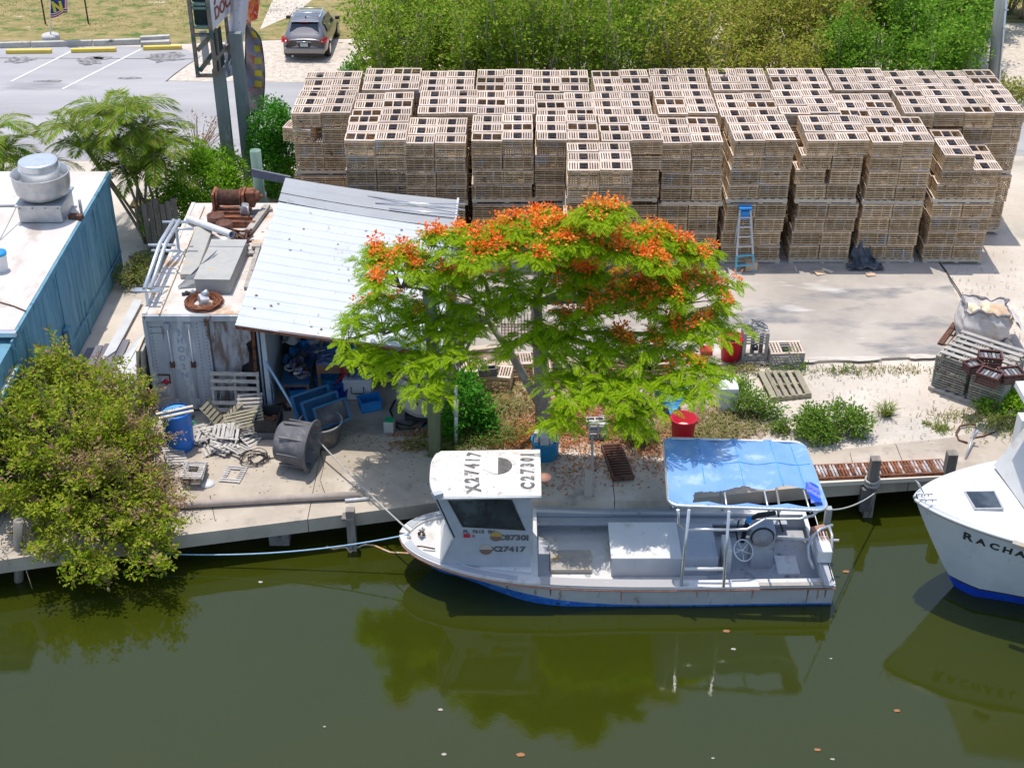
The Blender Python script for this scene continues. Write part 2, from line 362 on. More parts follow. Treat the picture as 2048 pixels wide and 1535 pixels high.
M['hatch_tan'] = mat('hatch_tan', (.34, .31, .28), (.44, .40, .34), rough=.75, scale=4, c3=(.46, .32, .12), s3=5, t3=.58, w3=.06)
M['steel_box'] = mat('steel_box', (.36, .35, .32), (.42, .41, .375), rough=.6, scale=3, c3=(.45, .36, .24), s3=3, t3=.6)
M['drum_blue'] = mat('drum_blue', (.01, .13, .52), (.015, .17, .58), rough=.4, scale=2)
M['lid_blue'] = mat('lid_blue', (.10, .36, .72), (.06, .28, .66), rough=.5, scale=3)
M['tote_blue'] = mat('tote_blue', (.02, .10, .22), (.035, .14, .28), rough=.5, scale=3)
M['tub_grey'] = mat('tub_grey', (.10, .10, .11), (.17, .165, .17), rough=.7, scale=3, c3=(.27, .24, .22), s3=3, t3=.56, w3=.1)
M['tub_rim'] = mat('tub_rim', (.26, .26, .27), (.34, .34, .35), rough=.6, scale=4)
M['red_plastic'] = mat('red_plastic', (.50, .01, .03), (.58, .02, .05), rough=.45, scale=3, c3=(.35, .02, .03), s3=4, t3=.62)
M['crate_plastic'] = mat('crate_plastic', (.085, .03, .025), (.13, .05, .04), rough=.6, scale=5)
M['cyan_plastic'] = mat('cyan_plastic', (.02, .26, .55), (.03, .33, .62), rough=.5, scale=3)
M['tarp_blue'] = mat('tarp_blue', (.04, .30, .72), (.12, .50, .85), rough=.5, scale=5)
M['tarp_black'] = mat('tarp_black', (.03, .04, .055), (.10, .12, .14), rough=.45, scale=5)
M['white_plastic'] = mat('white_plastic', (.72, .72, .71), (.66, .66, .66), rough=.5, scale=4, c3=(.5, .47, .42), s3=4, t3=.64)
M['tank_beige'] = mat('tank_beige', (.56, .50, .43), (.62, .56, .49), rough=.6, scale=2, c3=(.42, .36, .30), s3=2.5, t3=.62)
M['bag_cloth'] = mat('bag_cloth', (.50, .46, .43), (.62, .58, .54), rough=.8, scale=3, c3=(.35, .27, .20), s3=2.6, t3=.58, w3=.14, bump=.02, bscale=5)
M['bag_inner'] = mat('bag_inner', (.16, .14, .15), (.30, .27, .27), rough=.8, scale=4)
M['brown_bag'] = mat('brown_bag', (.58, .40, .26), (.66, .48, .33), rough=.85, scale=4, bump=.02)
M['buoy'] = mat('buoy', (.80, .68, .38), (.78, .72, .60), rough=.6, scale=4, orand=.12)
M['rope_grey'] = mat('rope_grey', (.38, .36, .33), (.50, .48, .45), rough=.95, scale=30)
M['rope_blue'] = mat('rope_blue', (.25, .42, .60), (.38, .52, .66), rough=.9, scale=30)
M['rope_orange'] = mat('rope_orange', (.55, .25, .08), (.62, .45, .25), rough=.9, scale=25, c3=(.65, .62, .55), s3=9, t3=.5)
M['hose_green'] = mat('hose_green', (.01, .35, .16), rough=.6)
M['ladder_alu'] = mat('ladder_alu', (.62, .64, .66), (.52, .54, .56), rough=.35, metal=.5, scale=5)
M['ladder_blue'] = mat('ladder_blue', (.02, .22, .60), (.03, .28, .66), rough=.5, scale=5)
M['ladder_cyan'] = mat('ladder_cyan', (.12, .45, .58), (.18, .50, .62), rough=.5, scale=5)
M['bark'] = mat('bark', (.25, .21, .175), (.40, .36, .31), rough=.95, scale=8, stretch=(1, 1, .4), bump=.012, c3=(.38, .36, .33), s3=4, t3=.58)
M['twig'] = mat('twig', (.15, .11, .08), (.25, .20, .15), rough=.95, scale=10)
M['stem_pale'] = mat('stem_pale', (.25, .20, .15), (.40, .33, .26), rough=.95, scale=10)
M['sign_steel'] = mat('sign_steel', (.17, .20, .20), (.26, .28, .28), rough=.8, scale=2, stretch=(1, 1, .3), c3=(.32, .33, .32), s3=3, t3=.58)
M['sign_frame'] = mat('sign_frame', (.20, .135, .10), (.27, .24, .20), rough=.9, scale=4, c3=(.07, .12, .11), s3=3, t3=.55)
M['sign_dark'] = mat('sign_dark', (.012, .03, .028), (.03, .05, .045), rough=.7, scale=5)
M['sign_white'] = mat('sign_white', (.62, .61, .63), (.70, .69, .70), rough=.6, scale=3, c3=(.45, .41, .38), s3=4, t3=.62)
M['sign_red'] = mat('sign_red', (.26, .07, .05), (.32, .10, .07), rough=.7, scale=5)
M['banner_cloth'] = mat('banner_cloth', (.58, .57, .64), (.66, .65, .70), rough=.8, scale=3, c3=(.38, .36, .38), s3=7, t3=.6)
M['banner_mix'] = mat('banner_mix', (.34, .29, .24), (.42, .36, .30), rough=.8, scale=6, c3=(.03, .06, .10), s3=5, t3=.52, c4=(.45, .32, .12), s4=6, t4=.6)
M['flag_mix'] = mat('flag_mix', (.27, .20, .20), (.34, .30, .34), rough=.8, scale=3.2, c3=(.42, .13, .11), s3=3.3, t3=.56, w3=.03, c4=(.22, .26, .38), s4=2.7, t4=.55, w4=.03)
M['flag_yellow'] = mat('flag_yellow', (.62, .50, .04), (.50, .40, .05), rough=.8, scale=4)
M['flag_orange'] = mat('flag_orange', (.80, .10, .05), (.85, .35, .10), rough=.8, scale=5, c3=(.80, .78, .72), s3=6, t3=.56, w3=.02, lo=.46, hi=.54)
M['flag_blue'] = mat('flag_blue', (.02, .045, .16), (.03, .06, .20), rough=.8, scale=4)
M['flag_red'] = mat('flag_red', (.50, .02, .04), rough=.8)
M['flag_white'] = mat('flag_white', (.75, .75, .75), rough=.8)
M['car_paint'] = mat('car_paint', (.22, .21, .215), (.24, .23, .235), rough=.3, metal=.6, scale=2, coat=.7)
M['car_black'] = mat('car_black', (.02, .02, .02), rough=.5)
M['car_glass'] = mat('car_glass', (.012, .02, .035), rough=.04, spec=.9)
M['car_red'] = mat('car_red', (.55, .005, .01), rough=.15, coat=.6)
M['chrome'] = mat('chrome', (.75, .76, .78), rough=.15, metal=.9)
M['plate'] = mat('plate', (.50, .56, .56), (.35, .45, .42), rough=.5, scale=20)
M['wire_rust'] = mat('wire_rust', (.20, .07, .035), (.30, .12, .06), rough=.9, scale=12)
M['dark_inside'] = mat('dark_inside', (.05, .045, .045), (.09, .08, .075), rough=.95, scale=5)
M['shed_ply'] = mat('shed_ply', (.36, .42, .48), (.44, .49, .54), rough=.8, scale=2, stretch=(1, 1, .3), c3=(.28, .27, .26), s3=3, t3=.6)
M['brown_panel'] = mat('brown_panel', (.25, .13, .09), (.32, .17, .11), rough=.85, scale=5)
M['blue_cloth'] = mat('blue_cloth', (.06, .11, .28), (.20, .28, .45), rough=.9, scale=7, lo=.45, hi=.55)
M['fabric_mix'] = mat('fabric_mix', (.22, .22, .30), (.05, .06, .12), rough=.9, scale=9, orand=.4, lo=.42, hi=.56, c3=(.34, .10, .14), s3=5, t3=.6, w3=.03, c4=(.10, .25, .50), s4=4, t4=.6, w4=.03)
M['litter_soil'] = M['yard_soil']
M['pipe_white'] = mat('pipe_white', (.70, .70, .71), (.60, .59, .59), rough=.4, scale=5, c3=(.40, .34, .28), s3=7, t3=.66)
M['gut_blue'] = mat('gut_blue', (.20, .24, .32), (.28, .31, .38), rough=.5, scale=3)
M['hull_skiff'] = mat('hull_skiff', (.62, .63, .64), (.52, .53, .55), rough=.5, scale=2, c3=(.35, .34, .33), s3=4, t3=.64)
M['plank_blue'] = mat('plank_blue', (.15, .15, .18), (.21, .205, .235), rough=.95, scale=7, stretch=(1, .12, 1), bump=.006)
M['leaf_litter'] = leafmat('leaf_litter', [(.34, .11, .03), (.62, .20, .05), (.42, .20, .09), (.20, .08, .04), (.66, .30, .10)], trans=.1, rough=.8)

M['roof_frp'] = mat('roof_frp', (.72, .71, .69), (.62, .60, .57), rough=.5, scale=2.2, c3=(.36, .30, .26), s3=7, t3=.58, w3=.10, c4=(.56, .50, .45), s4=3.0, t4=.54, w4=.12)
# foliage
M['mangrove'] = leafmat('mangrove', [(.13, .23, .012), (.28, .40, .018), (.44, .50, .03), (.22, .32, .016), (.56, .55, .07), (.17, .27, .015), (.50, .34, .12)], rough=.65, trans=.45, spec=.1)
M['mangrove_brown'] = leafmat('mangrove_brown', [(.46, .25, .15), (.34, .19, .11), (.34, .27, .10), (.55, .36, .26)], rough=.6)
M['bush_bright'] = leafmat('bush_bright', [(.12, .30, .012), (.22, .44, .02), (.32, .50, .04), (.16, .35, .012)], rough=.65, spec=.1, trans=.4)
M['bush_dark'] = leafmat('bush_dark', [(.04, .20, .015), (.08, .30, .02), (.14, .38, .04), (.05, .21, .015)], rough=.65, spec=.1)
M['hedge'] = leafmat('hedge', [(.12, .23, .015), (.20, .34, .02), (.32, .43, .04), (.16, .28, .018), (.42, .42, .08)], rough=.65, spec=.1)
M['hedge_dark'] = leafmat('hedge_dark', [(.07, .20, .012), (.13, .30, .02), (.22, .38, .03), (.26, .40, .06)], rough=.65, spec=.1)
M['hedge_olive'] = leafmat('hedge_olive', [(.18, .24, .018), (.30, .35, .03), (.42, .43, .06), (.48, .38, .11), (.23, .27, .025)], rough=.65, spec=.1)
M['feather'] = leafmat('feather', [(.22, .40, .006), (.35, .54, .008), (.50, .64, .014), (.27, .46, .007)], rough=.6, trans=.58, spec=.15)
M['flower'] = leafmat('flower', [(.95, .17, .012), (.98, .30, .02), (.92, .08, .01), (.98, .42, .05), (.96, .22, .015)], rough=.5, trans=.3)
M['palm'] = leafmat('palm', [(.08, .18, .010), (.15, .27, .015), (.25, .33, .03), (.36, .34, .05)], rough=.6, trans=.35, spec=.15)
M['palm_yellow'] = mat('palm_yellow', (.30, .28, .06), (.20, .24, .05), rough=.5, scale=6)
M['shrub'] = leafmat('shrub', [(.10, .20, .02), (.17, .30, .035), (.25, .38, .06), (.12, .23, .03)], rough=.65, spec=.1)
M['weed'] = leafmat('weed', [(.10, .19, .02), (.19, .26, .04), (.32, .29, .09), (.14, .22, .03)], rough=.6)
M['dry_grass'] = leafmat('dry_grass', [(.20, .20, .05), (.32, .27, .10), (.44, .35, .17), (.15, .19, .04), (.25, .25, .06)], rough=.8, trans=.2)

# ================================================================ water
def water_mat():
    m = bpy.data.materials.new('canal_water'); m.use_nodes = True; t = m.node_tree; L = t.links; b = t.nodes['Principled BSDF']
    b.inputs['Roughness'].default_value = .012; b.inputs['IOR'].default_value = 1.54
    tc = nd(t, 'ShaderNodeTexCoord')
    n = nd(t, 'ShaderNodeTexNoise'); n.inputs['Scale'].default_value = 22; n.inputs['Detail'].default_value = 3; L.new(tc.outputs['Object'], n.inputs['Vector'])
    n2 = nd(t, 'ShaderNodeTexNoise'); n2.inputs['Scale'].default_value = 1.1; n2.inputs['Detail'].default_value = 3; L.new(tc.outputs['Object'], n2.inputs['Vector'])
    ma = nd(t, 'ShaderNodeMath', operation='MULTIPLY_ADD'); L.new(n2.outputs[0], ma.inputs[0]); ma.inputs[1].default_value = 1.6; 
    mb = nd(t, 'ShaderNodeMath', operation='MULTIPLY'); L.new(n.outputs[0], mb.inputs[0]); mb.inputs[1].default_value = .16; L.new(mb.outputs[0], ma.inputs[2])
    bp = nd(t, 'ShaderNodeBump'); bp.inputs['Strength'].default_value = .35; bp.inputs['Distance'].default_value = .009; L.new(ma.outputs[0], bp.inputs['Height']); L.new(bp.outputs[0], b.inputs['Normal'])
    mx = nd(t, 'ShaderNodeMix', data_type='RGBA'); mx.inputs[6].default_value = (.027, .036, .003, 1); mx.inputs[7].default_value = (.034, .040, .0035, 1)
    n3 = nd(t, 'ShaderNodeTexNoise'); n3.inputs['Scale'].default_value = .35; L.new(tc.outputs['Object'], n3.inputs['Vector']); L.new(n3.outputs[0], mx.inputs[0]); L.new(mx.outputs[2], b.inputs['Base Color'])
    return m
M['water'] = water_mat()
WZ = -0.75
single('canal_water', MB().add([(-200, -120, WZ), (200, -120, WZ), (200, 40, WZ), (-200, 40, WZ)], [(0, 1, 2, 3)]), M['water'], kind='structure')
single('canal_bed', MB().add([(-200, -120, -3), (200, -120, -3), (200, 40, -3), (-200, 40, -3)], [(0, 1, 2, 3)]), M['dark_inside'], kind='structure')

# ================================================================ ground sheets (each about 4 mm above the one below)
def sheet(name, pts, z, m, label=None):
    pts = [(p[0], p[1], z) for p in pts]
    mb = MB().add(pts, [tuple(range(len(pts)))]); return single(name, mb, m, kind='structure')
edge = [(-60, 21.2), (-30, 21.4), (-10.2, 21.6), *[tuple(P(x, y)[:2]) for x, y in ((359, 1074), (707, 1030), (883, 1007), (1340, 1004), (1640, 974), (1860, 957))], (14, 25.2), (30, 27), (60, 30)]
back = [(x, y + .85) for x, y in edge]
# ground with a front face that is the sea wall under the dock
mb = MB(); n = len(back)
mb.add([(x, y, 0) for x, y in back] + [(x * 8, 500, 0) for x, y in back], [tuple(range(n)) + tuple(range(2 * n - 1, n - 1, -1))])
single('ground', mb, M['marl'], kind='structure')
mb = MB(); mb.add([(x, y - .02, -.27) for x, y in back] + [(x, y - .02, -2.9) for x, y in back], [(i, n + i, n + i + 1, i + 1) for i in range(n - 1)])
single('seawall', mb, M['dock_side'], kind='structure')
yb = lambda px, py: tuple(P(px, py)[:2])
dock_back = [(-60, 24), (-30, 24.5), (-10.2, 25.6), yb(330, 860), yb(870, 878), yb(1050, 905), yb(1300, 925), yb(1500, 915), yb(1640, 906), yb(1900, 878), (14, 27.6), (30, 29.6), (60, 32)]
dp = [*edge, *dock_back[::-1]]
# the dock slab in bays, with open joints between them
def interp(pl, x):
    for (x0, y0), (x1, y1) in zip(pl, pl[1:]):
        if x0 <= x <= x1: return y0 + (y1 - y0) * (x - x0) / (x1 - x0)
    return pl[-1][1]
xs = sorted({p[0] for p in edge} | {p[0] for p in dock_back})
dock = thing('dock', 'tan concrete dock slab along the canal edge behind the work boat', 'dock', (0, 24, 0))
cuts = [-60, -30, -16, -10.2, -7.2, -4.1, -1.0, 2.1, 5.2, 8.3, 11.4, 16, 30, 60]
for a, b_ in zip(cuts, cuts[1:]):
    a += .008; b_ -= .008
    ins = [x for x in xs if a < x < b_]
    poly = [(x, interp(edge, x)) for x in [a, *ins, b_]] + [(x, interp(dock_back, x)) for x in [b_, *ins[::-1], a]]
    part('concrete_bay', MB().prism(poly, -.27, .045), M['dock_concrete'], dock)
# a drop bracket and timber piles under the left dock
def hang(px, py, w_, h_, m, d=.3, name='bracket'):
    p = P(px, py); y0 = interp(edge, p.x)
    return MB().box((p.x, y0 + d / 2 + .004, -.27 - h_ / 2), (w_, d, h_))
part('bracket', hang(552, 1060, .40, .26, None), M['dock_side'], dock)
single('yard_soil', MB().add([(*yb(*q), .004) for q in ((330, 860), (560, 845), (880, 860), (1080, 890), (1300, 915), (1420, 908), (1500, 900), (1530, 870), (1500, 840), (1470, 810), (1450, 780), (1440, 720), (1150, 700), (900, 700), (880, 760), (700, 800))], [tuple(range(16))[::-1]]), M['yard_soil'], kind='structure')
# work slab
sp = [yb(900, 560), yb(1200, 520), yb(1872, 505), yb(1962, 713), yb(1560, 730), yb(1450, 732), yb(1300, 660), yb(900, 650)]
sp = [(-1.2, 31), (-1.2, 40.3), yb(1872, 505)[:1] + (40.3,), yb(1872, 505), yb(1962, 713), yb(1560, 729), yb(1420, 733), (4, 29.2), (-1.2, 29.6)]
slabo = single('work_slab', MB().prism(sp[::-1], -.05, .07), M['slab'], kind='structure')
single('shed_floor', MB().add([(-7.9, 25.6, .012), (-1.1, 25.6, .012), (-1.1, 33, .012), (-7.9, 33, .012)], [(0, 1, 2, 3)]), M['slab'], kind='structure')
# road, parking bay, gravel, field
road = [(-60, 40.6), (-6.2, 41.2), (60, 42.2), (60, 48.2), yb(330, 163), yb(402, 112), yb(360, 95), (-60, 53.9)]
single('road', MB().add([(x, y, .006) for x, y in road], [tuple(range(len(road)))]), M['asphalt'], kind='structure')
gv = [yb(332, 162), yb(405, 110), yb(390, 85), yb(560, 84), yb(720, 86), (30, 52), (60, 53), (60, 48.0), (-5, 47.9)]
single('gravel_verge', MB().add([(x, y, .010) for x, y in gv], [tuple(range(len(gv)))[::-1]]), M['gravel'], kind='structure')
fd = [(-80, 54.6), yb(370, 88), yb(560, 80), yb(700, 78), (0, 54.5), (80, 54.5), (160, 140), (-160, 140)]
single('grass_field', MB().add([(x, y, .014) for x, y in fd], [tuple(range(len(fd)))]), M['grass_field'], kind='structure')
single('field_path', MB().add([(*yb(*q), .018) for q in ((545, 2), (600, -30), (660, -30), (590, 30), (560, 42), (520, 60))], [tuple(range(6))[::-1]]), M['gravel'], kind='structure')
# painted parking lines
for a, b_ in (((22, 163), (148, 100)), ((125, 178), (283, 98))):
    a = P(*a, .014); b_ = P(*b_, .014); d = (b_ - a).normalized(); s = Vector((-d.y, d.x, 0)) * .05
    single('parking_line', MB().add([a - s, b_ - s, b_ + s, a + s], [(0, 1, 2, 3)]), M['white_paint_line'], kind='structure')
# seam in the asphalt and stains under parked cars
def strip(name, pts, w_, z, m):
    pts = [P(*q, z) for q in pts]; mb = MB(); vs = []
    for i, p in enumerate(pts):
        d = (pts[min(i + 1, len(pts) - 1)] - pts[max(i - 1, 0)]).normalized(); s = Vector((-d.y, d.x, 0)) * (w_ * (.6 + .8 * random.random())) / 2; vs += [p - s, p + s]
    mb.add(vs, [(2 * i, 2 * i + 2, 2 * i + 3, 2 * i + 1) for i in range(len(pts) - 1)]); return single(name, mb, m, kind='structure')
strip('asphalt_crack', [(100, 270), (112, 245), (118, 228), (130, 212), (142, 206)], .05, .012, M['crack'])
strip('asphalt_seam', [(0, 116), (200, 117), (395, 118)], .04, .012, M['crack'])
strip('gravel_edge_crack', [(2048, 770)] and [(332, 163), (350, 148), (375, 130), (403, 112)], .06, .014, M['crack'])
strip('slab_edge_crack', [(1870, 512), (1890, 540), (1916, 578), (1945, 630)], .05, .074, M['crack'])
def stain(px, py, rx, ry, z=.016):
    c = P(px, py, z); pts = []
    for k in range(18):
        a = 2 * PI * k / 18; r_ = 1 + random.uniform(-.35, .25); pts.append((c.x + rx * r_ * math.cos(a), c.y + ry * r_ * math.sin(a), z))
    single('oil_stain', MB().add(pts, [tuple(range(18))]), M['oil_stain'], kind='structure')
for q in ((38, 120, .55, .35), (182, 121, .5, .45), (205, 115, .35, .2), (328, 115, .75, .55), (100, 162, .5, .10), (262, 156, .45, .10)): stain(*q)
# kerb of concrete lengths and three yellow wheel stops
kerb = thing('kerb', 'grey concrete kerb between parking bay and dry grass field', 'kerb', P(160, 92))
for a, b_ in (((-60, 97), (62, 94)), ((64, 94), (185, 91)), ((187, 91), (281, 88))):
    part('kerb_length', MB().beam(P(*a) + Vector((0, 0, .1)), P(*b_) + Vector((0, 0, .1)), .16, .20), M['curb_concrete'], kerb, bev=.015)
mb = MB().beam(P(283, 92) + Vector((0, 0, .1)), P(340, 90) + Vector((0, 0, .1)), .3, .16); mb.beam(P(283, 89) + Vector((0, 0, .24)), P(341, 86) + Vector((0, 0, .24)), .2, .12)
single('concrete_block', mb, M['curb_concrete'], 'two stacked grey concrete lengths at the right end of the kerb', 'kerb stone', P(310, 91))
for i, (a, b_, lab) in enumerate((((13, 107), (104, 106), 'yellow wheel stop farthest left, at the edge of the photo'), ((143, 105), (233, 103), 'middle yellow wheel stop between the two white bay lines'), ((287, 100), (364, 98), 'yellow wheel stop just below the stacked concrete lengths'))):
    A = P(*a); B = P(*b_); single('wheel_stop', MB().beam(A + Vector((0, 0, .075)), B + Vector((0, 0, .075)), .17, .14), M['yellow_paint'], lab, 'wheel stop', (A + B) / 2, 'yellow wheel stops in the parking bay', bev=.025)
# stones and debris scattered on the marl: nobody could count them
def scatter_stones(name, regions, n, smin, smax, m, zb=.0):
    V = []; F = []; o = 0
    for k in range(n):
        x0, y0, x1, y1 = regions[k % len(regions)]; p = P(random.uniform(x0, x1), random.uniform(y0, y1), zb); s = random.uniform(smin, smax)
        a = random.uniform(0, PI); ca, sa = math.cos(a), math.sin(a); h = s * random.uniform(.15, .5)
        for dx, dy in ((-1, -.6), (1, -.5), (.8, .7), (-.7, .6)): V.append((p.x + (dx * ca - dy * sa) * s, p.y + (dx * sa + dy * ca) * s, p.z))
        V.append((p.x, p.y, p.z + h)); F += [(o, o + 1, o + 4), (o + 1, o + 2, o + 4), (o + 2, o + 3, o + 4), (o + 3, o, o + 4)]; o += 5
    me = npmesh(name, np.array(V), np.array(F), m); ob = link(bpy.data.objects.new(name, me)); return tag(ob, kind='stuff')
scatter_stones('gravel_stones', [(1560, 735, 1900, 890), (1880, 520, 2048, 700), (1640, 840, 1900, 890), (1440, 735, 1700, 880)], 2600, .008, .030, M['cement'])
scatter_stones('dark_debris', [(1560, 735, 1900, 890), (1900, 500, 2048, 690), (1460, 535, 1900, 720), (300, 900, 860, 990), (640, 870, 860, 900)], 900, .008, .028, M['twig'], .045)
scatter_stones('verge_stones', [(400, 90, 720, 165)], 1500, .02, .05, M['gravel'], .01)
# ================================================================ lobster traps
TL, TW, TH = .775, .565, .38
def trap_body(det=2):
    mb = MB(); z0 = .0
    if det == 0:
        for sy in (-1, 1):
            for k in range(4): mb.box((0, sy * (TW / 2 - .01), .05 + k * .1), (TL, .016, .07))
        for sx in (-1, 1):
            for k in range(4): mb.box((sx * (TL / 2 - .01), 0, .05 + k * .1), (.016, TW - .04, .07))
        return mb
    n = 6; pit = TH / n
    for k in range(n):
        z = pit * (k + .5)
        for sy in (-1, 1): mb.box((0, sy * (TW / 2 - .008), z), (TL, .014, pit * .54))
        for sx in (-1, 1): mb.box((sx * (TL / 2 - .008), 0, z + .001), (.014, TW - .034, pit * .54))
    for sx in (-1, 1):
        for sy in (-1, 1): mb.box((sx * (TL / 2 - .036), sy * (TW / 2 - .036), TH / 2 - .002), (.036, .036, TH - .02))
        for sy in (-1, 1): mb.box((sx * .13, sy * (TW / 2 - .026), TH / 2 - .003), (.03, .018, TH - .03))
    for k in range(4): mb.box((0, -.21 + k * .14, .012), (TL - .08, .07, .012))
    return mb
def trap_lid(open_=False):
    mb = MB(); z = TH + .008
    for sy in (-1, 1): mb.box((0, sy * (TW / 2 - .045), z), (TL + .006, .088, .016))
    if open_:
        for x in (-.38, -.125, .125, .38): mb.box((x, 0, z - .001), (.03, TW - .18, .02))
        return mb
    for s in (-1, 1):
        for k in range(5): mb.box((s * (.125 + k * .062), 0, z + .001), (.036, TW - .176, .014))
    return mb
def trap_funnel():
    mb = MB(); z = TH + .004
    mb.lathe([(.096, z + .010), (.084, z - .02), (.07, z - .13), (.06, z - .13)], n=4, smooth=False, M=Matrix.Rotation(PI / 4, 3, 'Z'))
    for k in (-1, 0, 1): mb.box((k * .05, 0, z - .03), (.008, .15, .008)); mb.box((0, k * .05, z - .031), (.15, .008, .008))
    return mb
tb = trap_body(2).mesh('trap_body'); tb.materials.append(M['trap_wood'])
tl = trap_lid().mesh('lid'); tl.materials.append(M['trap_top'])
tlo = trap_lid(True).mesh('lid'); tlo.materials.append(M['trap_top'])
tf = trap_funnel().mesh('funnel'); tf.materials.append(M['funnel'])
TG = 'slatted wooden lobster traps stacked on pallets'
def make_trap(x, y, z, rz, label, top, open_=False, group=TG):
    t = bpy.data.objects.new('lobster_trap', tb); col.objects.link(t); t.location = (x, y, z); t.rotation_euler = (R(random.uniform(-.5, .5)), R(random.uniform(-.8, .8)), rz)
    tag(t, label, 'lobster trap', group)
    l = link(bpy.data.objects.new('lid', tlo if open_ else tl), t)
    if top: link(bpy.data.objects.new('funnel', tf), t)
    return t
# pallet
def pallet_parts(w_=1.60, d_=1.73, h=.13, nb=8, deck_along_y=False):
    mb = MB()
    for s in (-1, 0, 1): mb.box((0, s * (d_ / 2 - .06), h / 2), (w_, .09, h - .044))
    for k in range(nb): mb.box((-w_ / 2 + .07 + k * (w_ - .14) / (nb - 1), 0, h - .011), (.11, d_, .022))
    for k in (0, nb // 2, nb - 1): mb.box((-w_ / 2 + .07 + k * (w_ - .14) / (nb - 1), 0, .011), (.11, d_, .022))
    return mb
pal = pallet_parts().mesh('pallet'); pal.materials.append(M['pale_wood']) ; M['pale_wood']
rowY = {1: 37.68, 2: 35.92, 3: 34.12, 4: 32.32}          # front face of each row
rowname = {1: 'back row', 2: 'second row', 3: 'front row', 4: 'lone front stack'}
ordn = ['first', 'second', 'third', 'fourth', 'fifth', 'sixth', 'seventh', 'eighth', 'ninth', 'tenth', 'eleventh', 'twelfth']
layn = ['bottom', 'second', 'third', 'fourth', 'fifth', 'sixth', 'seventh', 'top']
stacks = []
def sx_of(row, lpx, zt=3.56):
    py = {1: 186, 2: 236, 3: 286, 4: 339}[row]
    y = rowY[row]; dep = y * math.cos(_p) + (CAMH - zt) * math.sin(_p)
    return (lpx - 1024) / FPX * dep
for i, px in enumerate((600, 719, 835, 953, 1070, 1190, 1310, 1430, 1548, 1665, 1782, 1898)): stacks.append((1, i, sx_of(1, px), 8))
for i, px in enumerate((585, 709, 831, 953, 1073, 1194, 1316, 1440, 1562, 1686, 1806, 1926)): stacks.append((2, i, sx_of(2, px), 8))
for i, px in enumerate((685, 809, 943, 1070, 1197, 1331, 1464, 1605, 1743, 1889)): stacks.append((3, i, sx_of(3, px), 8))
stacks.append((4, 0, sx_of(4, 1132), 8))
rest_full = []; rest_simple = []; singles = 0
pm = random.Random(5)
W2 = TL + .010
for row, i, x0, nl in stacks:
    yf = rowY[row] + pm.uniform(-.03, .03); nst = {1: 12, 2: 12, 3: 10, 4: 1}[row]
    where = 'lone stack before the front row' if row == 4 else f'{ordn[i]} stack from left, {rowname[row]}'
    sway = [pm.uniform(-.02, .02) for _ in range(8)]
    lo_shift = pm.uniform(-.06, .06); srot = R(pm.uniform(-1.1, 1.1)); hz_ = pm.uniform(-.06, .06); tl_x = pm.uniform(-.012, .012); tl_y = pm.uniform(-.010, .010)
    if row == 3 and i == 7: sway = [-.02, 0, .04, .07, -.02, -.03, .03, .14]
    if row == 3 and i == 6: sway = [-.02, -.05, -.02, .03, .0, .0, .02, .05]
    if row == 3 and i == 9: sway = [-.04, -.02, -.01, .0, -.02, .03, .05, .0]; 
    for half in (0, 1):
        if (row in (3, 4)) or (row == 2 and i in (0, 11)):
            p = bpy.data.objects.new('pallet', pal); col.objects.link(p); p.location = (x0 + W2 + (lo_shift if half == 0 else 0), yf + .87, .07 + half * (.13 + 4 * (TH + .017) + hz_ - .003))
            p.rotation_euler = (0, 0, R(pm.uniform(-.6, .6)))
            tag(p, f'{"ground" if half == 0 else "upper"} pallet of the {where}', 'pallet', 'pallets under the trap stacks')
    for lay in range(nl):
        z = .07 + .132 * (1 if lay < 4 else 2) + lay * (TH + .017) + (hz_ if lay > 3 else 0)
        skew = R(pm.uniform(-.5, .5))
        for c in (0, 1):
            if row == 3 and i == 9 and lay == 7: continue
            if row == 3 and i == 9 and lay == 6 and c == 1: continue
            top_lay = 7
            if row == 3 and i == 9: top_lay = 6 if c == 0 else 5
            for d in (0, 1, 2):
                x = x0 + W2 * (c + .5) + sway[lay] + (lo_shift if lay < 4 else 0) + pm.uniform(-.010, .010) - math.sin(srot) * (d * .578 - .57) + tl_x * lay; y = yf + .285 + d * .578 + pm.uniform(-.018, .018) + math.sin(srot) * (c - .5) * W2 + tl_y * lay; z += pm.uniform(0, .012) * (lay == 7)
                if row == 3 and i == 7 and lay == 2 + 3 and c == 0: x -= .05
                if row == 3 and i == 7 and lay == 3 + 2 and c == 1: x += .06
                rz = srot + skew + R(pm.uniform(-.9, .9)); top = lay == top_lay; front = d == 0
                if row == 2 and i == 0 and lay == 6 and c == 0 and front: x -= .22; rz = R(-14); y -= .05
                opn = top and pm.random() < (.15 if row > 1 else .12)
                vis = (row in (3, 4) and front) or (row in (2, 3, 4) and top) or (row == 2 and front and i in (0, 11) and lay >= 3)
                if row == 3 and front and not top and ((i < 2 and lay < 3) or (2 <= i < 4 and lay < 2)): vis = False
                if row == 3 and front and i == 4 and lay < 8 and not top: vis = False
                if row == 3 and front and i == 3 and c == 1 and lay < 7: vis = False
                if vis and singles < 300:
                    singles += 1
                    side = 'left' if c == 0 else 'right'
                    if top and front: lab = f'topmost trap, front {side} corner, {where}'
                    elif top: lab = f'topmost trap, {"middle" if d == 1 else "rearmost"} {side}, {where}'
                    else: lab = f'{layn[lay]} layer trap on {side} of face, {where}'
                    make_trap(x, y, z, rz, lab, top, opn)
                else:
                    if top: rest_full.append((x, y, z, rz, opn, True))
                    elif front or (c == 0 and row in (2, 3, 4)) or (c == 1 and i <= 3 and row == 3) or (row == 2 and d == 0): rest_full.append((x, y, z, rz, False, False))
                    else: rest_simple.append((x, y, z, rz))
print('single traps', singles, 'rest', len(rest_full), len(rest_simple))
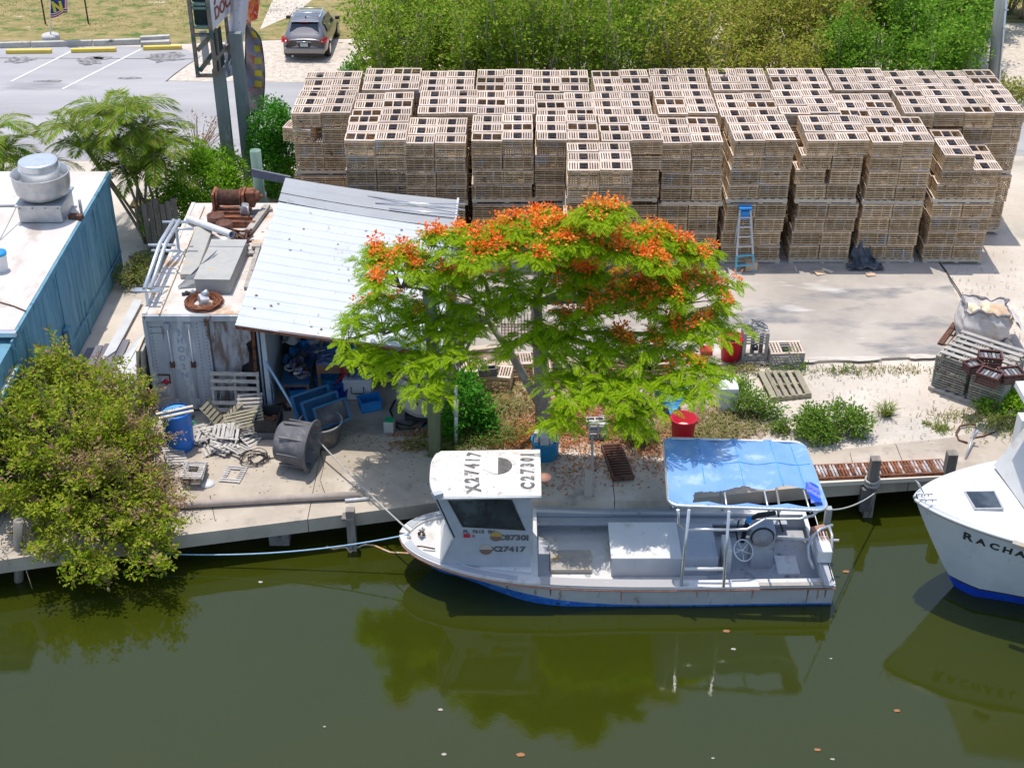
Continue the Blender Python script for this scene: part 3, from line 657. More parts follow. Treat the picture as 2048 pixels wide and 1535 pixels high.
def mesh_from_template(name, tmpl, places, m):
    tv = np.array(tmpl.v); tfc = np.array(tmpl.f); V = []; F = []; o = 0
    for x, y, z, rz in places:
        c, s = math.cos(rz), math.sin(rz)
        q = tv.copy(); q[:, 0] = tv[:, 0] * c - tv[:, 1] * s + x; q[:, 1] = tv[:, 0] * s + tv[:, 1] * c + y; q[:, 2] += z
        V.append(q); F.append(tfc + o); o += len(tv)
    return npmesh(name, np.concatenate(V), np.concatenate(F), m)
pile = thing('trap_stacks', 'the remaining wooden lobster traps of the rows, in one mass behind the front faces', 'lobster traps', (4, 38, 0)); pile['kind'] = 'stuff'
def stuffpart(name, me):
    o = link(bpy.data.objects.new(name, me), pile); me.transform(Matrix.Translation((-4, -38, 0))); o['kind'] = 'stuff'; return o
stuffpart('trap_sides', mesh_from_template('trap_sides', trap_body(2), [q[:4] for q in rest_full], M['trap_plain']))
stuffpart('inner_traps', mesh_from_template('inner_traps', trap_body(0), rest_simple, M['trap_plain']))
tt = M['trap_top'].copy(); 
stuffpart('trap_lids', mesh_from_template('trap_lids', trap_lid(), [q[:4] for q in rest_full if q[5] and not q[4]], tt))
stuffpart('open_lids', mesh_from_template('open_lids', trap_lid(True), [q[:4] for q in rest_full if q[5] and q[4]], tt))
stuffpart('funnels', mesh_from_template('funnels', trap_funnel(), [q[:4] for q in rest_full if q[5]], M['funnel']))
# ================================================================ blue building
BX, BY0, BY1, BH = -10.35, 22.9, 34.04, 2.74
b = thing('blue_building', 'low blue board-sided building with white flat roof and exhaust fan', 'building', (-14, 28, 0))
# wall of vertical siding boards
yy = BY0; k = 0
while yy < BY1 - .05:
    y2 = min(yy + .305, BY1)
    zt = BH - .16 if yy > 25.6 else 1.95
    part('siding_board', MB().box((BX - .02, (yy + y2) / 2, zt / 2 + .02), (.04 if k % 4 else .052, y2 - yy - .014, zt)), M['blue_wall'], b)
    yy = y2; k += 1
part('wall', MB().box(((BX - .045) / 2 - 11, (BY0 + BY1) / 2, 1.25), (abs(-22 - BX + .045), BY1 - BY0 - .02, 2.5)), M['blue_wall'], b)
part('front_wall', MB().box((-16.2, BY0 - .04, .8), (11.6, .06, 2.2)), M['blue_wall'], b)
part('roof', MB().box((-16.2, (25.9 + BY1) / 2, BH - .04), (11.9 - .2, BY1 - 25.9, .08)).box((-16.2, 26.05, BH - .35), (11.6, .1, .5)), M['roof_coat'], b)
part('lower_roof', MB().box((-16.2, 24.4, 2.0), (11.75, 3.1, .08)), M['roof_coat'], b)
part('roof_edge', MB().box((BX + .03, (25.9 + BY1) / 2, BH - .09), (.07, BY1 - 25.9 + .04, .15)), M['blue_wall'], b)
part('roof_edge', MB().box((BX + .03, 24.35, 1.97), (.07, 3.0, .13)), M['blue_wall'], b)
part('gutter', MB().box((BX - .5, 25.84, BH - .06), (1.1, .12, .1)), M['alu'], b)
part('trim_batten', MB().box((BX + .012, 28.9, 1.25), (.03, .09, 2.5)), M['blue_wall'], b)
part('trim_batten', MB().box((BX + .012, 25.75, 1.2), (.03, .10, 2.4)), M['blue_wall'], b)
for y0 in (26.6, 27.4, 30.5): part('trim_batten', MB().box((BX + .012, y0, .45), (.03, .12, .9)), M['blue_wall'], b)
part('conduit', MB().tube([(BX + .05, 23.2, .62), (BX + .05, 28.6, .55), (BX + .05, 33.9, .52)], .022, 6).tube([(BX + .05, 28.6, .1), (BX + .05, 28.6, 1.1)], .022, 6), M['blue_wall'], b)
part('meter_box', MB().box((BX + .09, 28.75, .95), (.12, .28, .42)).box((BX + .08, 28.45, .7), (.1, .16, .24)), M['blue_wall'], b)
# exhaust fan: curb, bowl and cap
fb = P(82, 445, BH + .04); fb = Vector((fb.x, fb.y + .55, BH))
f = thing('exhaust_fan', 'spun aluminium kitchen exhaust fan on square curb on the white roof', 'exhaust fan', fb)
part('curb_box', MB().box(fb + Vector((.0, 0, .22)), (1.02, 1.02, .40)).box(fb + Vector((0, 0, .45)), (1.12, 1.12, .05)), M['galv'], f, bev=.01)
part('bowl', MB().lathe([(.36, .48), (.44, .50), (.56, .56), (.63, .66), (.66, .80), (.675, 1.08), (.69, 1.10), (.655, 1.10), (.64, .86), (.56, .74), (.4, .68)], fb, 36), M['galv'], f)
part('cap', MB().lathe([(.45, .75), (.45, 1.18), (.48, 1.19), (.48, 1.22), (.46, 1.225), (.46, 1.36), (.45, 1.385), (.40, 1.40), (0.001, 1.41)], fb, 48, smooth=False), M['alu'], f)
mb = MB()
for dx in (-.45, -.15, .15, .45): mb.box(fb + Vector((dx, -.525, .40)), (.03, .012, .03)).box(fb + Vector((.52, dx, .40)), (.012, .03, .03))
part('bolt', mb, M['black'], f)
single('rope', MB().tube(sag(fb + Vector((-.55, -.2, .45)), P(0, 478, BH + .03), .02), .014, 5), M['rope_grey'], 'thin grey cable from the exhaust fan across the white roof', 'cable')
single('rope', MB().tube([P(0, 604, BH + .02), P(28, 612, BH + .02), P(52, 622, BH + .02)], .014, 5), M['rust_dark'], 'brown cord lying across the white roof to its edge', 'cord')
p = P(3, 540, BH); mb = MB().lathe([(.15, 0), (.17, .36), (.18, .37), (.18, .42), (.001, .42)], p, 18)
bk = single('bucket', mb, M['white_plastic'], 'white bucket with blue lid at left edge of the white roof', 'bucket', p)
part('lid', MB().lathe([(.185, .40), (.185, .45), (.001, .452)], p, 18), M['cyan_plastic'], bk)
single('rusty_brick', MB().box(P(152, 433, BH + .06), (.34, .14, .11), (0, 0, -12)), M['rust_dark'], 'rusty brown block beside the exhaust fan curb', 'brick')
single('roof_plank', MB().box(P(12, 411, BH + .03), (.5, .07, .04), (0, 0, 3)), M['grey_metal'], 'short grey strip lying left of the exhaust fan', 'plank')
single('roof_pipe', MB().tube([P(163, 425, BH), P(163, 425, BH) + Vector((0, 0, .34))], .035, 10), M['galv'], 'short upright vent pipe near the blue wall edge', 'vent pipe')

# ================================================================ container
CX0, CX1, CY0, CY1, CH = -7.96, -5.50, 27.0, 32.65, 2.50
c = thing('shipping_container', 'rusty white shipping container with riveted door and peeling panel', 'container', (-6.7, 29.8, 0))
part('roof', MB().box(((CX0 + CX1) / 2, (CY0 + CY1) / 2, CH - .03), (CX1 - CX0, CY1 - CY0, .06)), M['cont_roof'], c)
for x in (CX0 + .04, CX1 - .04): part('roof_rail', MB().box((x, (CY0 + CY1) / 2, CH - .045), (.09, CY1 - CY0 + .01, .13)), M['cont_roof'], c)
for k in range(10):
    y = CY0 + .3 + k * .56
    part('side_rib', MB().box((CX0 - .01, y, 1.2), (.06, .22, 2.3)), M['steel_side'], c); 
part('side_wall', MB().box((CX0 + .04, (CY0 + CY1) / 2, 1.2), (.04, CY1 - CY0 - .1, 2.38)).box((CX1 - .04, (CY0 + CY1) / 2, 1.2), (.04, CY1 - CY0 - .1, 2.38)).box(((CX0 + CX1) / 2, CY1 - .04, 1.2), (CX1 - CX0 - .12, .05, 2.38)), M['shed_ply'], c)
part('door', MB().box((CX0 + .66, CY0 + .03, 1.19), (1.20, .05, 2.26)), M['steel_side'], c)
for x in (.50, .96):
    l = MB().tube([(CX0 + x, CY0 - .035, .12), (CX0 + x, CY0 - .035, 2.3)], .018, 8)
    part('lock_rod', l, M['steel_side'], c)
    for z in (2.22, 1.25, .3): part('rod_bracket', MB().box((CX0 + x, CY0 - .03, z), (.10, .07, .13)), M['rust_dark'] if z == 1.25 else M['steel_side'], c)
part('door_post', MB().box((CX0 + 1.33, CY0 - .01, 1.19), (.11, .10, 2.3)), M['steel_side'], c)
part('corner_post', MB().box((CX0 + .03, CY0 + .01, 1.2), (.08, .12, 2.36)), M['steel_side'], c)
mb = MB()
for k in range(26):
    mb.box((CX0 + 1.33, CY0 - .064, .14 + k * .085), (.018, .012, .018)).box((CX0 + 1.14, CY0 + .001, .14 + k * .085), (.016, .012, .016)).box((CX0 + .14, CY0 + .001, .14 + k * .085), (.014, .012, .014))
for z in (2.18, 2.03, .95, .75):
    for k in range(7): mb.box((CX0 + .12 + k * .045, CY0 + .001, z), (.018, .012, .018))
part('rivets', mb, M['rust_dark'], c)['kind'] = 'stuff'
part('hinge_plate', MB().box((CX0 + .27, CY0 - .0, .97), (.26, .014, .03)).box((CX0 + .27, CY0 - .0, .77), (.26, .014, .03)).box((CX0 + .385, CY0 - .0, .87), (.03, .014, .2)), M['rust_dark'], c)
# peeling plywood front with a torn right edge
tx = [(1.40, .06), (2.05, .06), (2.12, .62), (2.04, .80), (2.10, .93), (1.98, 1.02), (2.02, 1.2), (2.17, 1.28), (2.20, 1.5), (2.15, 1.75), (2.28, 1.85), (2.26, 2.34), (1.40, 2.34)]
part('plywood_front', MB().slab([(CX0 + x, CY0 + .02, z) for x, z in tx], .04), M['ply_peel'], c)
part('header_beam', MB().box(((CX0 + CX1) / 2, CY0 + .0, 2.42), (CX1 - CX0, .12, .13)), M['steel_side'], c)
part('opening_shade', MB().box((CX1 - .45, CY0 + .25, 1.2), (.8, .04, 2.2)), M['dark_inside'], c)  # solid sheet; the shade inside the container is put into its dark colour
part('orange_board', MB().box((CX0 + 2.30, CY0 + .1, 1.45), (.07, .04, 1.5), (0, 2, 0)), M['rust'], c)
Mt = Matrix.Translation((CX0 + .73, CY0 - .002, 1.45)) @ Matrix.Rotation(PI / 2, 4, 'X')
for k, ch in enumerate('JHOO2N'):
    text('lettering', ch, .19, M['faded_blue'] if 'faded_blue' in M else M.setdefault('faded_blue', mat('faded_blue', (.22, .29, .42), (.40, .43, .48), rough=.8, scale=10)), c, Matrix.Translation((CX0 + .73, CY0 - .001, 2.05 - k * .22)) @ Matrix.Rotation(PI / 2, 4, 'X'))
# roof clutter -----------------------------------------------------
ZR = CH + .005
def RP(px, py, dz=0): return P(px, py, ZR + dz)
# winch
wp = RP(462, 428); w_ = thing('winch', 'rust red cable winch at the back of the container roof', 'winch', wp)
mb = MB()
for s in (-.36, .36): mb.box(wp + Vector((s, .05, .30)), (.06, .5, .60))
mb.box(wp + Vector((0, .0, .04)), (.95, .6, .08)).box(wp + Vector((0, -.28, .16)), (.8, .05, .08))
part('frame', mb, M['rust'], w_)
Mx = Matrix.Rotation(PI / 2, 3, 'Y')
dr = part('drum', MB().lathe([(.24, -.30), (.24, -.27), (.17, -.27), (.17, .27), (.24, .27), (.24, .30), (.001, .30)], wp + Vector((0, .05, .42)), 20, M=Mx), M['rust'], w_)
mb = MB()
for k in range(17): mb.tube(ring(.185, 14, wp + Vector((-.255 + k * .032, .05, .42)), Matrix.Rotation(PI / 2, 3, 'Y')), .016, 5, cap=False)
part('cable', mb, M['rust_dark'], dr)
part('gearbox', MB().box(wp + Vector((.52, .05, .42)), (.22, .34, .40)).lathe([(.14, 0), (.14, .12), (.05, .12), (.05, .2), (.001, .2)], wp + Vector((.62, .05, .45)), 14, M=Mx), M['rust'], w_, bev=.03)
part('hydraulic_motor', MB().box(wp + Vector((.40, -.28, .28)), (.16, .2, .22), (10, 20, 15)).tube([wp + Vector((.3, -.3, .3)), wp + Vector((.5, -.36, .34)), wp + Vector((.52, -.45, .2))], .03, 6), M['galv'], w_)
for q, r_, h_, lab in (((433, 448), .21, .24, 'rusty brown round can at the back of the container roof, nearer the winch'), ((450, 463), .20, .24, 'rusty brown round can on the container roof, in front of another')):
    p = RP(*q) ; single('rusty_can', MB().lathe([(r_, 0), (r_, h_), (r_ - .02, h_ + .004), (r_ - .03, h_ - .01), (.001, h_ - .012)], p, 20), M['rust_dark'], lab, 'rusty can', p)
single('rusty_beam', MB().box(RP(470, 447, .08), (1.0, .1, .14), (0, 0, -3)).box(RP(468, 438, .08), (.9, .08, .14)), M['rust'], 'rust red steel beams lying before the winch', 'steel beam')
mb = MB(); p0 = RP(478, 480, .1)
for k in range(9): mb.tube([p0 + Vector((random.uniform(-.35, .35), random.uniform(-.5, .5), random.uniform(-.06, .12))) for _ in range(5)], .025, 5)
single('scrap_metal', mb, M['rust_dark'], 'tangle of dark rusty scrap beside the white pipe on the container', 'scrap metal')
p = RP(450, 490, .16); single('pulley', MB().lathe([(.001, -.09), (.19, -.09), (.19, -.07), (.13, -.05), (.13, .05), (.19, .07), (.19, .09), (.001, .09)], p, 20, M=Euler((R(60), R(20), 0)).to_matrix()), M['galv'], 'grey pulley wheel between pipe and steel box on the container', 'pulley')
single('white_pipe', MB().tube([RP(378, 438, .08), RP(464, 469, .36)], .085, 16, cap=False).tube([RP(380, 439, .09), RP(463.8, 469, .36)], .074, 16, cap=False).lathe([(.085, 0), (.074, 0)], RP(464, 469, .36), 16, M=(RP(464, 469, .36) - RP(378, 438, .08)).to_track_quat('Z', 'Y').to_matrix()), M['pipe_white'], 'thick white pipe lying diagonally over the container roof', 'pipe')
def quadbox(name, pts, th, m, lab, cat, z=0, **k):
    return single(name, MB().slab([RP(x, y, z) for x, y in pts], th), m, lab, cat, RP(*pts[0]), **k)
quadbox('metal_sheet', [(360, 548), (392, 548), (424, 460), (392, 452)], .10, M['steel_box'], 'long flat grey beige sheet on the left of the container roof', 'sheet', .12)
sb = thing('steel_box', 'long grey beige steel box on the container roof with wire racks leaning', 'metal box', RP(430, 590))
q0 = RP(393, 588); q1 = RP(463, 586); d = (RP(474, 493) - RP(466, 566)).normalized(); L_ = 1.9
fr = Vector((-6.23, 28.36, ZR)); xw = .78
mb = MB(); bx0 = RP(392, 588).x; bx1 = RP(462, 588).x; by = RP(425, 588).y
part('body', MB().box(((bx0 + bx1) / 2 + .03, by + 1.0, ZR + .17), (bx1 - bx0, 1.95, .34), (0, 0, -2)), M['steel_box'], sb, bev=.01)
part('lid', MB().box(((bx0 + bx1) / 2 + .03, by + 1.0, ZR + .35), (bx1 - bx0 + .03, 1.98, .02), (0, 0, -2)), M['steel_box'], sb)
part('lid_seam', MB().box(((bx0 + bx1) / 2 + .05, by + 1.62, ZR + .365), (bx1 - bx0 + .03, .04, .012), (0, 0, -2)), M['grey_metal'], sb)
mb = MB(); lab = 'grey wire rack leaning on the left side of the steel box'
a = RP(356, 575, .03); b2 = RP(395, 572, .03); c2 = RP(434, 500, .45); d2 = RP(400, 530, .35)
for k in range(13):
    t_ = k / 12; mb.tube([a.lerp(b2, t_) + Vector((0, 0, .02)), d2.lerp(c2, t_ * .9 + .05)], .012, 4)
for t_ in (0, .33, .66, 1): mb.tube([a.lerp(d2, t_), b2.lerp(c2, t_)], .014, 4)
single('wire_rack', mb, M['grey_metal'], lab, 'wire rack')
# wire coil and things inside
p = RP(408, 607); mb = MB()
for k in range(40):
    r_ = random.uniform(.24, .42); mb.tube([q + Vector((random.uniform(-.015, .015), random.uniform(-.015, .015), random.uniform(-.01, .01))) for q in ring(r_, 18, p + Vector((random.uniform(-.02, .02), random.uniform(-.02, .02), random.uniform(.02, .10))))], .009, 3, cap=False)
single('wire_coil', mb, M['wire_rust'], 'coil of rusty red wire on the front of the container roof', 'wire coil', p)
single('small_motor', MB().box(p + Vector((0, 0, .12)), (.2, .18, .14), (20, 10, 30)).tube([p + Vector((-.02, .05, .2)), p + Vector((.1, .08, .26))], .06, 10), M['alu'], 'small silver and black motor inside the wire coil', 'motor')
for q, m_ in (((384, 584), M['grey_metal']), ((371, 587), M['black'])): single('scrap_bracket', MB().box(RP(*q, .03), (.16, .07, .05), (0, 0, 20)).box(RP(q[0] + 4, q[1] - 2, .05), (.05, .12, .05), (0, 0, 50)), m_, 'small ' + ('grey bracket right of a black one' if m_ is M['grey_metal'] else 'black bracket left of a grey one') + ' behind the wire coil', 'bracket')
single('old_timber', MB().beam(RP(466, 485, .08), RP(498, 462, .08), .14, .10).beam(RP(498, 462, .09), RP(535, 412, .09), .15, .1), M['grey_wood'], 'bent grey timber on container roof beside the shed roof', 'timber')
single('old_timber', MB().beam(RP(472, 508, .05), RP(510, 506, .05), .12, .06), M['grey_wood'], 'short grey timber at the back right of the steel box', 'timber')
single('old_timber', MB().beam(RP(492, 576, .05), RP(518, 490, .05), .10, .06).box(RP(513, 492, .07), (.2, .16, .06)), M['grey_wood'], 'long narrow grey board along the shed roof edge', 'timber')
single('old_timber', MB().beam(RP(500, 424, .04), RP(545, 418, .04), .10, .06), M['grey_wood'], 'grey board behind, at the back right of the container roof', 'timber')
single('roof_strip', MB().beam(RP(318, 628, .03), RP(408, 412, .03), .035, .035), M['pale_wood'], 'long thin pale strip running along container roof', 'batten')
# bent white pipe rack leaning at the left
pr = thing('pipe_rack', 'bent white aluminium pipe rack leaning on the left of the container', 'pipe rack', (-8.1, 29, 0))
A0 = Vector((-8.18, 27.3, 1.9)); A1 = P(296, 575, 2.35); A1 = Vector((-8.05, A1.y, 2.75)); 
pp = [P(287, 578, 2.9), P(318, 486, 3.1), P(346, 440, 3.25)]
for dx in (0, .13): part('rail', MB().tube([q + Vector((dx + .02, 0, 0)) for q in pp], .045, 10), M['alu'], pr)
for q in (pp[0], pp[0] + Vector((0, .18, -.05)), pp[1], pp[1] + Vector((.12, -.22, -.03)), pp[2], pp[2] + Vector((.15, -.25, -.05))):
    part('crossbar', MB().tube([q + Vector((-.25, 0, -.05)), q + Vector((.36, 0, -.05))], .035, 8), M['alu'], pr)
part('leg', MB().tube([pp[0] + Vector((.05, 0, 0)), Vector((pp[0].x + .02, pp[0].y, 0.1))], .035, 8), M['galv'], pr)
part('leg', MB().tube([pp[2] + Vector((.05, 0, 0)), Vector((pp[2].x + .02, pp[2].y - .1, .1))], .035, 8), M['galv'], pr)
part('brace', MB().tube([pp[0] + Vector((.1, .3, -.1)), Vector((pp[1].x + .4, pp[1].y - 1.0, CH + .02))], .02, 6), M['galv'], pr)

# ================================================================ shed
sh = thing('shed', 'lean-to shed under a white corrugated metal roof beside the container', 'shed', (-3.6, 28.5, 0))
# roof corner points: front left, front right, back right, back left, then the grey strip
fl = P(470, 650, 2.75); fr_ = P(884, 706, 2.35); br = P(906, 458, 2.62); bl = P(557, 404, 3.02)
gl = P(571, 358, 3.02); gr = P(914, 402, 2.60)
def rf(u, v, dz=0): # u left to right, v front to back
    a = fl.lerp(bl, v); b_ = fr_.lerp(br, v); q = a.lerp(b_, u); q.z += dz - .03 * math.sin(PI * u) + .05 * math.sin(PI * v); return q
NP_ = 15
for k in range(NP_):
    v0, v1 = k / NP_, (k + 1) / NP_ + .004
    mb = MB(); nu = 8; prof = [(0, -.004), (.012, .012), (.06, .012), (.10, 0), (.47, .0), (.49, .004), (.51, 0), (.95, 0), (1.0, .002)]
    vs = []
    for pv, h in prof:
        for i in range(nu + 1): vs.append(rf(i / nu, v0 + (v1 - v0) * pv, h))
    fs = [(j * (nu + 1) + i, j * (nu + 1) + i + 1, (j + 1) * (nu + 1) + i + 1, (j + 1) * (nu + 1) + i) for j in range(len(prof) - 1) for i in range(nu)]
    mb.add(vs, fs, True); part('roof_panel', mb, M['white_metal'], sh)
for k in range(3):
    mb = MB(); a0 = bl.lerp(gl, k / 3 + .0); a1 = bl.lerp(gl, (k + 1) / 3 + .01); b0 = br.lerp(gr, k / 3); b1 = br.lerp(gr, (k + 1) / 3 + .01)
    lift = Vector((0, 0, .03 + .008 * (k % 2))); n_ = 8; vs = []
    for t_ in (0, 1):
        for i in range(n_ + 1): q = (a0 if t_ == 0 else a1).lerp(b0 if t_ == 0 else b1, i / n_) + lift + Vector((0, 0, -.06 * math.sin(PI * i / n_) + (.010 if t_ == 0 else .0))); vs.append(q)
    mb.add(vs, [(i, i + 1, n_ + 2 + i, n_ + 1 + i) for i in range(n_)], True); part('roof_panel', mb, M['grey_metal'], sh, label='grey back sheet of the shed roof')
part('fascia', MB().beam(fl + Vector((0, .02, -.05)), fr_ + Vector((0, .02, -.05)), .03, .09), M['rust'], sh)
part('fascia', MB().beam(fl + Vector((.02, .05, -.05)), bl + Vector((.02, 0, -.05)), .03, .08), M['rust'], sh)
part('fascia', MB().beam(br + Vector((.03, -.3, -.02)), gr + Vector((.03, 0, .02)), .05, .14), M['white_metal'], sh)
part('stair_post', MB().box((-5.36, 26.75, 1.2), (.10, .12, 2.4)), M['shed_ply'], sh)
part('side_wall', MB().box((-5.41, 28.9, 1.2), (.04, 4.2, 2.45)), M['shed_ply'], sh)
part('back_wall', MB().box((-3.4, 32.2, 1.25), (3.9, .05, 2.5)), M['dark_inside'], sh)  # added wall, coloured dark to keep the shed interior dark
part('right_wall', MB().box((-1.42, 30.2, 1.15), (.05, 4.0, 2.3)), M['shed_ply'], sh)
part('right_wall', MB().box((-1.58, 26.6, 1.2), (.34, .05, 2.2)), M['shed_ply'], sh)
part('post', MB().box((-1.38, 26.55, 1.15), (.10, .10, 2.3)), M['pile_wood'], sh)
part('post', MB().box((-1.36, 29.4, 1.2), (.10, .10, 2.4)), M['pile_wood'], sh)
for v in (.05, .3, .55, .8): part('rafter', MB().beam(rf(0.02, v, -.1), rf(.98, v, -.1), .05, .12), M['pile_wood'], sh)
# loose rods on the roof
for a, b_, lab in (((735, 392), (930, 420), 'long thin grey rod, uppermost of three lying on the shed roof edge'), ((750, 406), (932, 408), 'flat grey bar, middle of three sticking out over the shed roof edge'), ((778, 417), (918, 430), 'thin grey rod, lowest of three lying on the shed roof edge')):
    z = 2.80; single('metal_rod', MB().tube([P(*a, z), P(*b_, z - .05)], .018, 6), M['alu'], lab, 'rod')
# teal post and grey beam behind the shed
p = P(521, 400, 0); p = Vector((-6.55, 34.2, 0)); single('teal_post', MB().tube([p, p + Vector((0, 0, 3.25))], .14, 14), M['post_teal'], 'greenish round wooden post behind the container, grey beam against it', 'post', p)
single('grey_beam', MB().beam(p + Vector((-.1, -.25, 2.75)), p + Vector((.9, -.45, 2.62)), .06, .22), M['plank_blue'], 'grey blue beam between teal post and shed roof', 'beam', p + Vector((.3, -.3, 2.6)))
# ================================================================ work boat
def sstep(a, b, x): t = max(0, min(1, (x - a) / (b - a))); return t * t * (3 - 2 * t)
XB, XS, CYB = -2.22, 6.18, 22.42
def hb(x):
    t = (x - XB) / (XS - XB); k = min(1, t / .40)
    return max(.03, 1.27 * (1 - (1 - k) ** 2.2) ** .52 * (1 - .05 * sstep(.6, 1, t)))
def zg(x): return -.15 + .22 * sstep(2.5, XB, x) if x < 2.5 else -.15 - .01 * (x - 2.5) / 3.7
def zg(x):
    t = (x - XB) / (XS - XB); return -.19 + .30 * max(0, 1 - t / .55) ** 1.6
def zk(x): 
    if x < -1.30: return zg(XB) - .04 + (-.80 - zg(XB)) * sstep(XB - .15, -1.30, x) ** .8
    return -.84 - .4 * sstep(-1.3, .6, x)
def ee(x): return .85 - .74 * sstep(XB, 1.2, x)
def boot(x): return -.17 - .53 * sstep(-1.9, 2.6, x) ** .8
def hy(x, z):
    k, g = zk(x), zg(x); s = max(0, min(1, (z - k) / max(.01, g - k))); return hb(x) * s ** ee(x)
boat = thing('work_boat', 'white open work boat with numbered pilothouse, blue canopy and blue bottom paint', 'boat', (2, CYB, WZ))
XN = [XB + (XS - XB) * (i / 48) ** 1.25 for i in range(49)]
def hull_rows(zf, n):
    mb = MB()
    for sd_ in (-1, 1):
        vs = []
        for j in range(n + 1):
            for x in XN:
                a, b_ = zf(x); z = a + (b_ - a) * j / n; vs.append((x, CYB + sd_ * hy(x, z), z))
        m_ = len(XN); fs = [(j * m_ + i, j * m_ + i + 1, (j + 1) * m_ + i + 1, (j + 1) * m_ + i) for j in range(n) for i in range(m_ - 1)]
        mb.add(vs, fs if sd_ < 0 else [f[::-1] for f in fs], True)
    return mb
bt = lambda x: max(zk(x) + .01, min(boot(x), zg(x) - .03))
mb = hull_rows(lambda x: (bt(x), zg(x)), 5)
yl = [(CYB - hy(XS, z), z) for z in np.linspace(bt(XS), zg(XS), 5)]
mb.add([(XS, y, z) for y, z in yl] + [(XS, 2 * CYB - y, z) for y, z in yl], [(0, 1, 6, 5), (1, 2, 7, 6), (2, 3, 8, 7), (3, 4, 9, 8)])
part('hull', mb, M['hull_grey'], boat)
mb = hull_rows(lambda x: (zk(x), bt(x)), 5); mb.add([(XS, CYB - 1.2, zk(XS)), (XS, CYB + 1.2, zk(XS)), (XS, CYB + hy(XS, bt(XS)), bt(XS)), (XS, CYB - hy(XS, bt(XS)), bt(XS))], [(0, 1, 2, 3)])
part('bottom', mb, M['bottom_blue'], boat)
# gunwale cap, rub rail
def capstrip(x0, x1, o0, o1, dz, th, sides=(-1, 1), n=40):
    mb = MB()
    for s in sides:
        vs = []
        for i in range(n + 1):
            x = x0 + (x1 - x0) * (i / n) ** (1.3 if x0 < -2 else 1)
            for o in (o0, o1):
                y = CYB + s * max(0.0, hb(x) - o); 
                for z in (zg(x) + dz, zg(x) + dz - th): vs.append((x + (.0 if o == o0 else min(o1, .14) * (1 - sstep(XB, XB + .5, x)) if x0 < -2 else 0), y, z))
        fs = []
        for i in range(n):
            a = i * 4; b_ = a + 4; fs += [(a, a + 2, b_ + 2, b_), (a + 1, b_ + 1, b_ + 3, a + 3), (a, b_, b_ + 1, a + 1), (a + 2, a + 3, b_ + 3, b_ + 2)]
        fs += [(0, 1, 3, 2), (4 * n, 4 * n + 2, 4 * n + 3, 4 * n + 1)]
        mb.add(vs, fs if s < 0 else [f[::-1] for f in fs])
    return mb
part('gunwale', capstrip(XB, XS, -.02, .20, .012, .05), M['white_frp'], boat)
part('rub_rail', capstrip(XB, XS, -.045, .0, -.045, .03), M['rub_rail'], boat)
part('nonskid_strip', capstrip(.55, 3.1, -.024, .205, .030, .012, (-1,), 12), M['nonskid'], boat)
part('nonskid_strip', capstrip(XB + .12, .1, .02, .15, .024, .010, (-1, 1), 20), M['boat_inner'], boat)
part('far_gunwale_plank', capstrip(.5, 3.4, -.02, .17, .036, .02, (1,), 12), M['boat_inner'], boat)
ZS = -.56
part('sole', MB().add([(.3, CYB - 1.08, ZS), (6.05, CYB - 1.08, ZS), (6.05, CYB + 1.08, ZS), (.3, CYB + 1.08, ZS)], [(0, 1, 2, 3)]), M['white_frp'], boat)
part('aft_sole', MB().box((4.95, CYB, ZS + .012), (2.2, 2.1, .024)), M['boat_deck'], boat)  # stained sheet, darker than the sole: canopy shade is put into its colour
for s in (-1, 1): part('inner_wall', MB().grid(lambda u, v, s=s: Vector((.3 + 5.75 * u, CYB + s * (hb(.3 + 5.75 * u) - .19), ZS + (zg(.3 + 5.75 * u) - .03 - ZS) * v)), 16, 1), M['boat_inner'], boat)
part('transom', MB().box((6.08, CYB, (ZS - .19) / 2 + .02), (.16, 2.3, .42)), M['boat_deck'], boat)
part('transom_cap', MB().box((6.05, CYB, -.165), (.26, 2.4, .04)), M['white_frp'], boat, bev=.01)
# foredeck
mb = MB(); n_ = 24; vs = []
for i in range(n_ + 1):
    x = XB + .10 + (.5 - XB - .10) * i / n_
    for s in (-1, -.5, 0, .5, 1): vs.append((x, CYB + s * max(.0, hb(x) - .17), zg(x) - .035 + .03 * (1 - s * s)))
mb.add(vs, [(i * 5 + j, (i + 1) * 5 + j, (i + 1) * 5 + j + 1, i * 5 + j + 1) for i in range(n_) for j in range(4)], True)
part('foredeck', mb, M['white_frp'], boat)
# bow hardware
bp_ = Vector((-1.78, CYB, zg(-1.8) + .02))
mb = MB().tube([bp_ + Vector((-.0, -.12, .06)), bp_ + Vector((0, .12, .06))], .022, 8).tube([bp_ + Vector((0, 0, 0)), bp_ + Vector((0, 0, .14))], .025, 8).box(bp_, (.14, .1, .02))
part('bow_cleat', mb, M['galv'], boat)
mb = MB()
for k in range(5): mb.tube([bp_ + Vector((random.uniform(-.08, .08), random.uniform(-.1, .1), .03 + .02 * k)) for _ in range(5)], .012, 5)
part('rope_wrap', mb, M['rust_dark'], boat)
part('eye_plate', MB().box((-2.02, CYB - .13, zg(-2.0) + .03), (.08, .06, .03)).tube(ring(.03, 10, (-2.02, CYB - .13, zg(-2) + .05)), .008, 5), M['galv'], boat)
part('eye_plate', MB().tube([(-1.85, CYB - .36, zg(-1.8) + .02), (-1.76, CYB - .40, zg(-1.8) + .05), (-1.5, CYB - .42, zg(-1.6) + .02)], .015, 6), M['rust_dark'], boat)
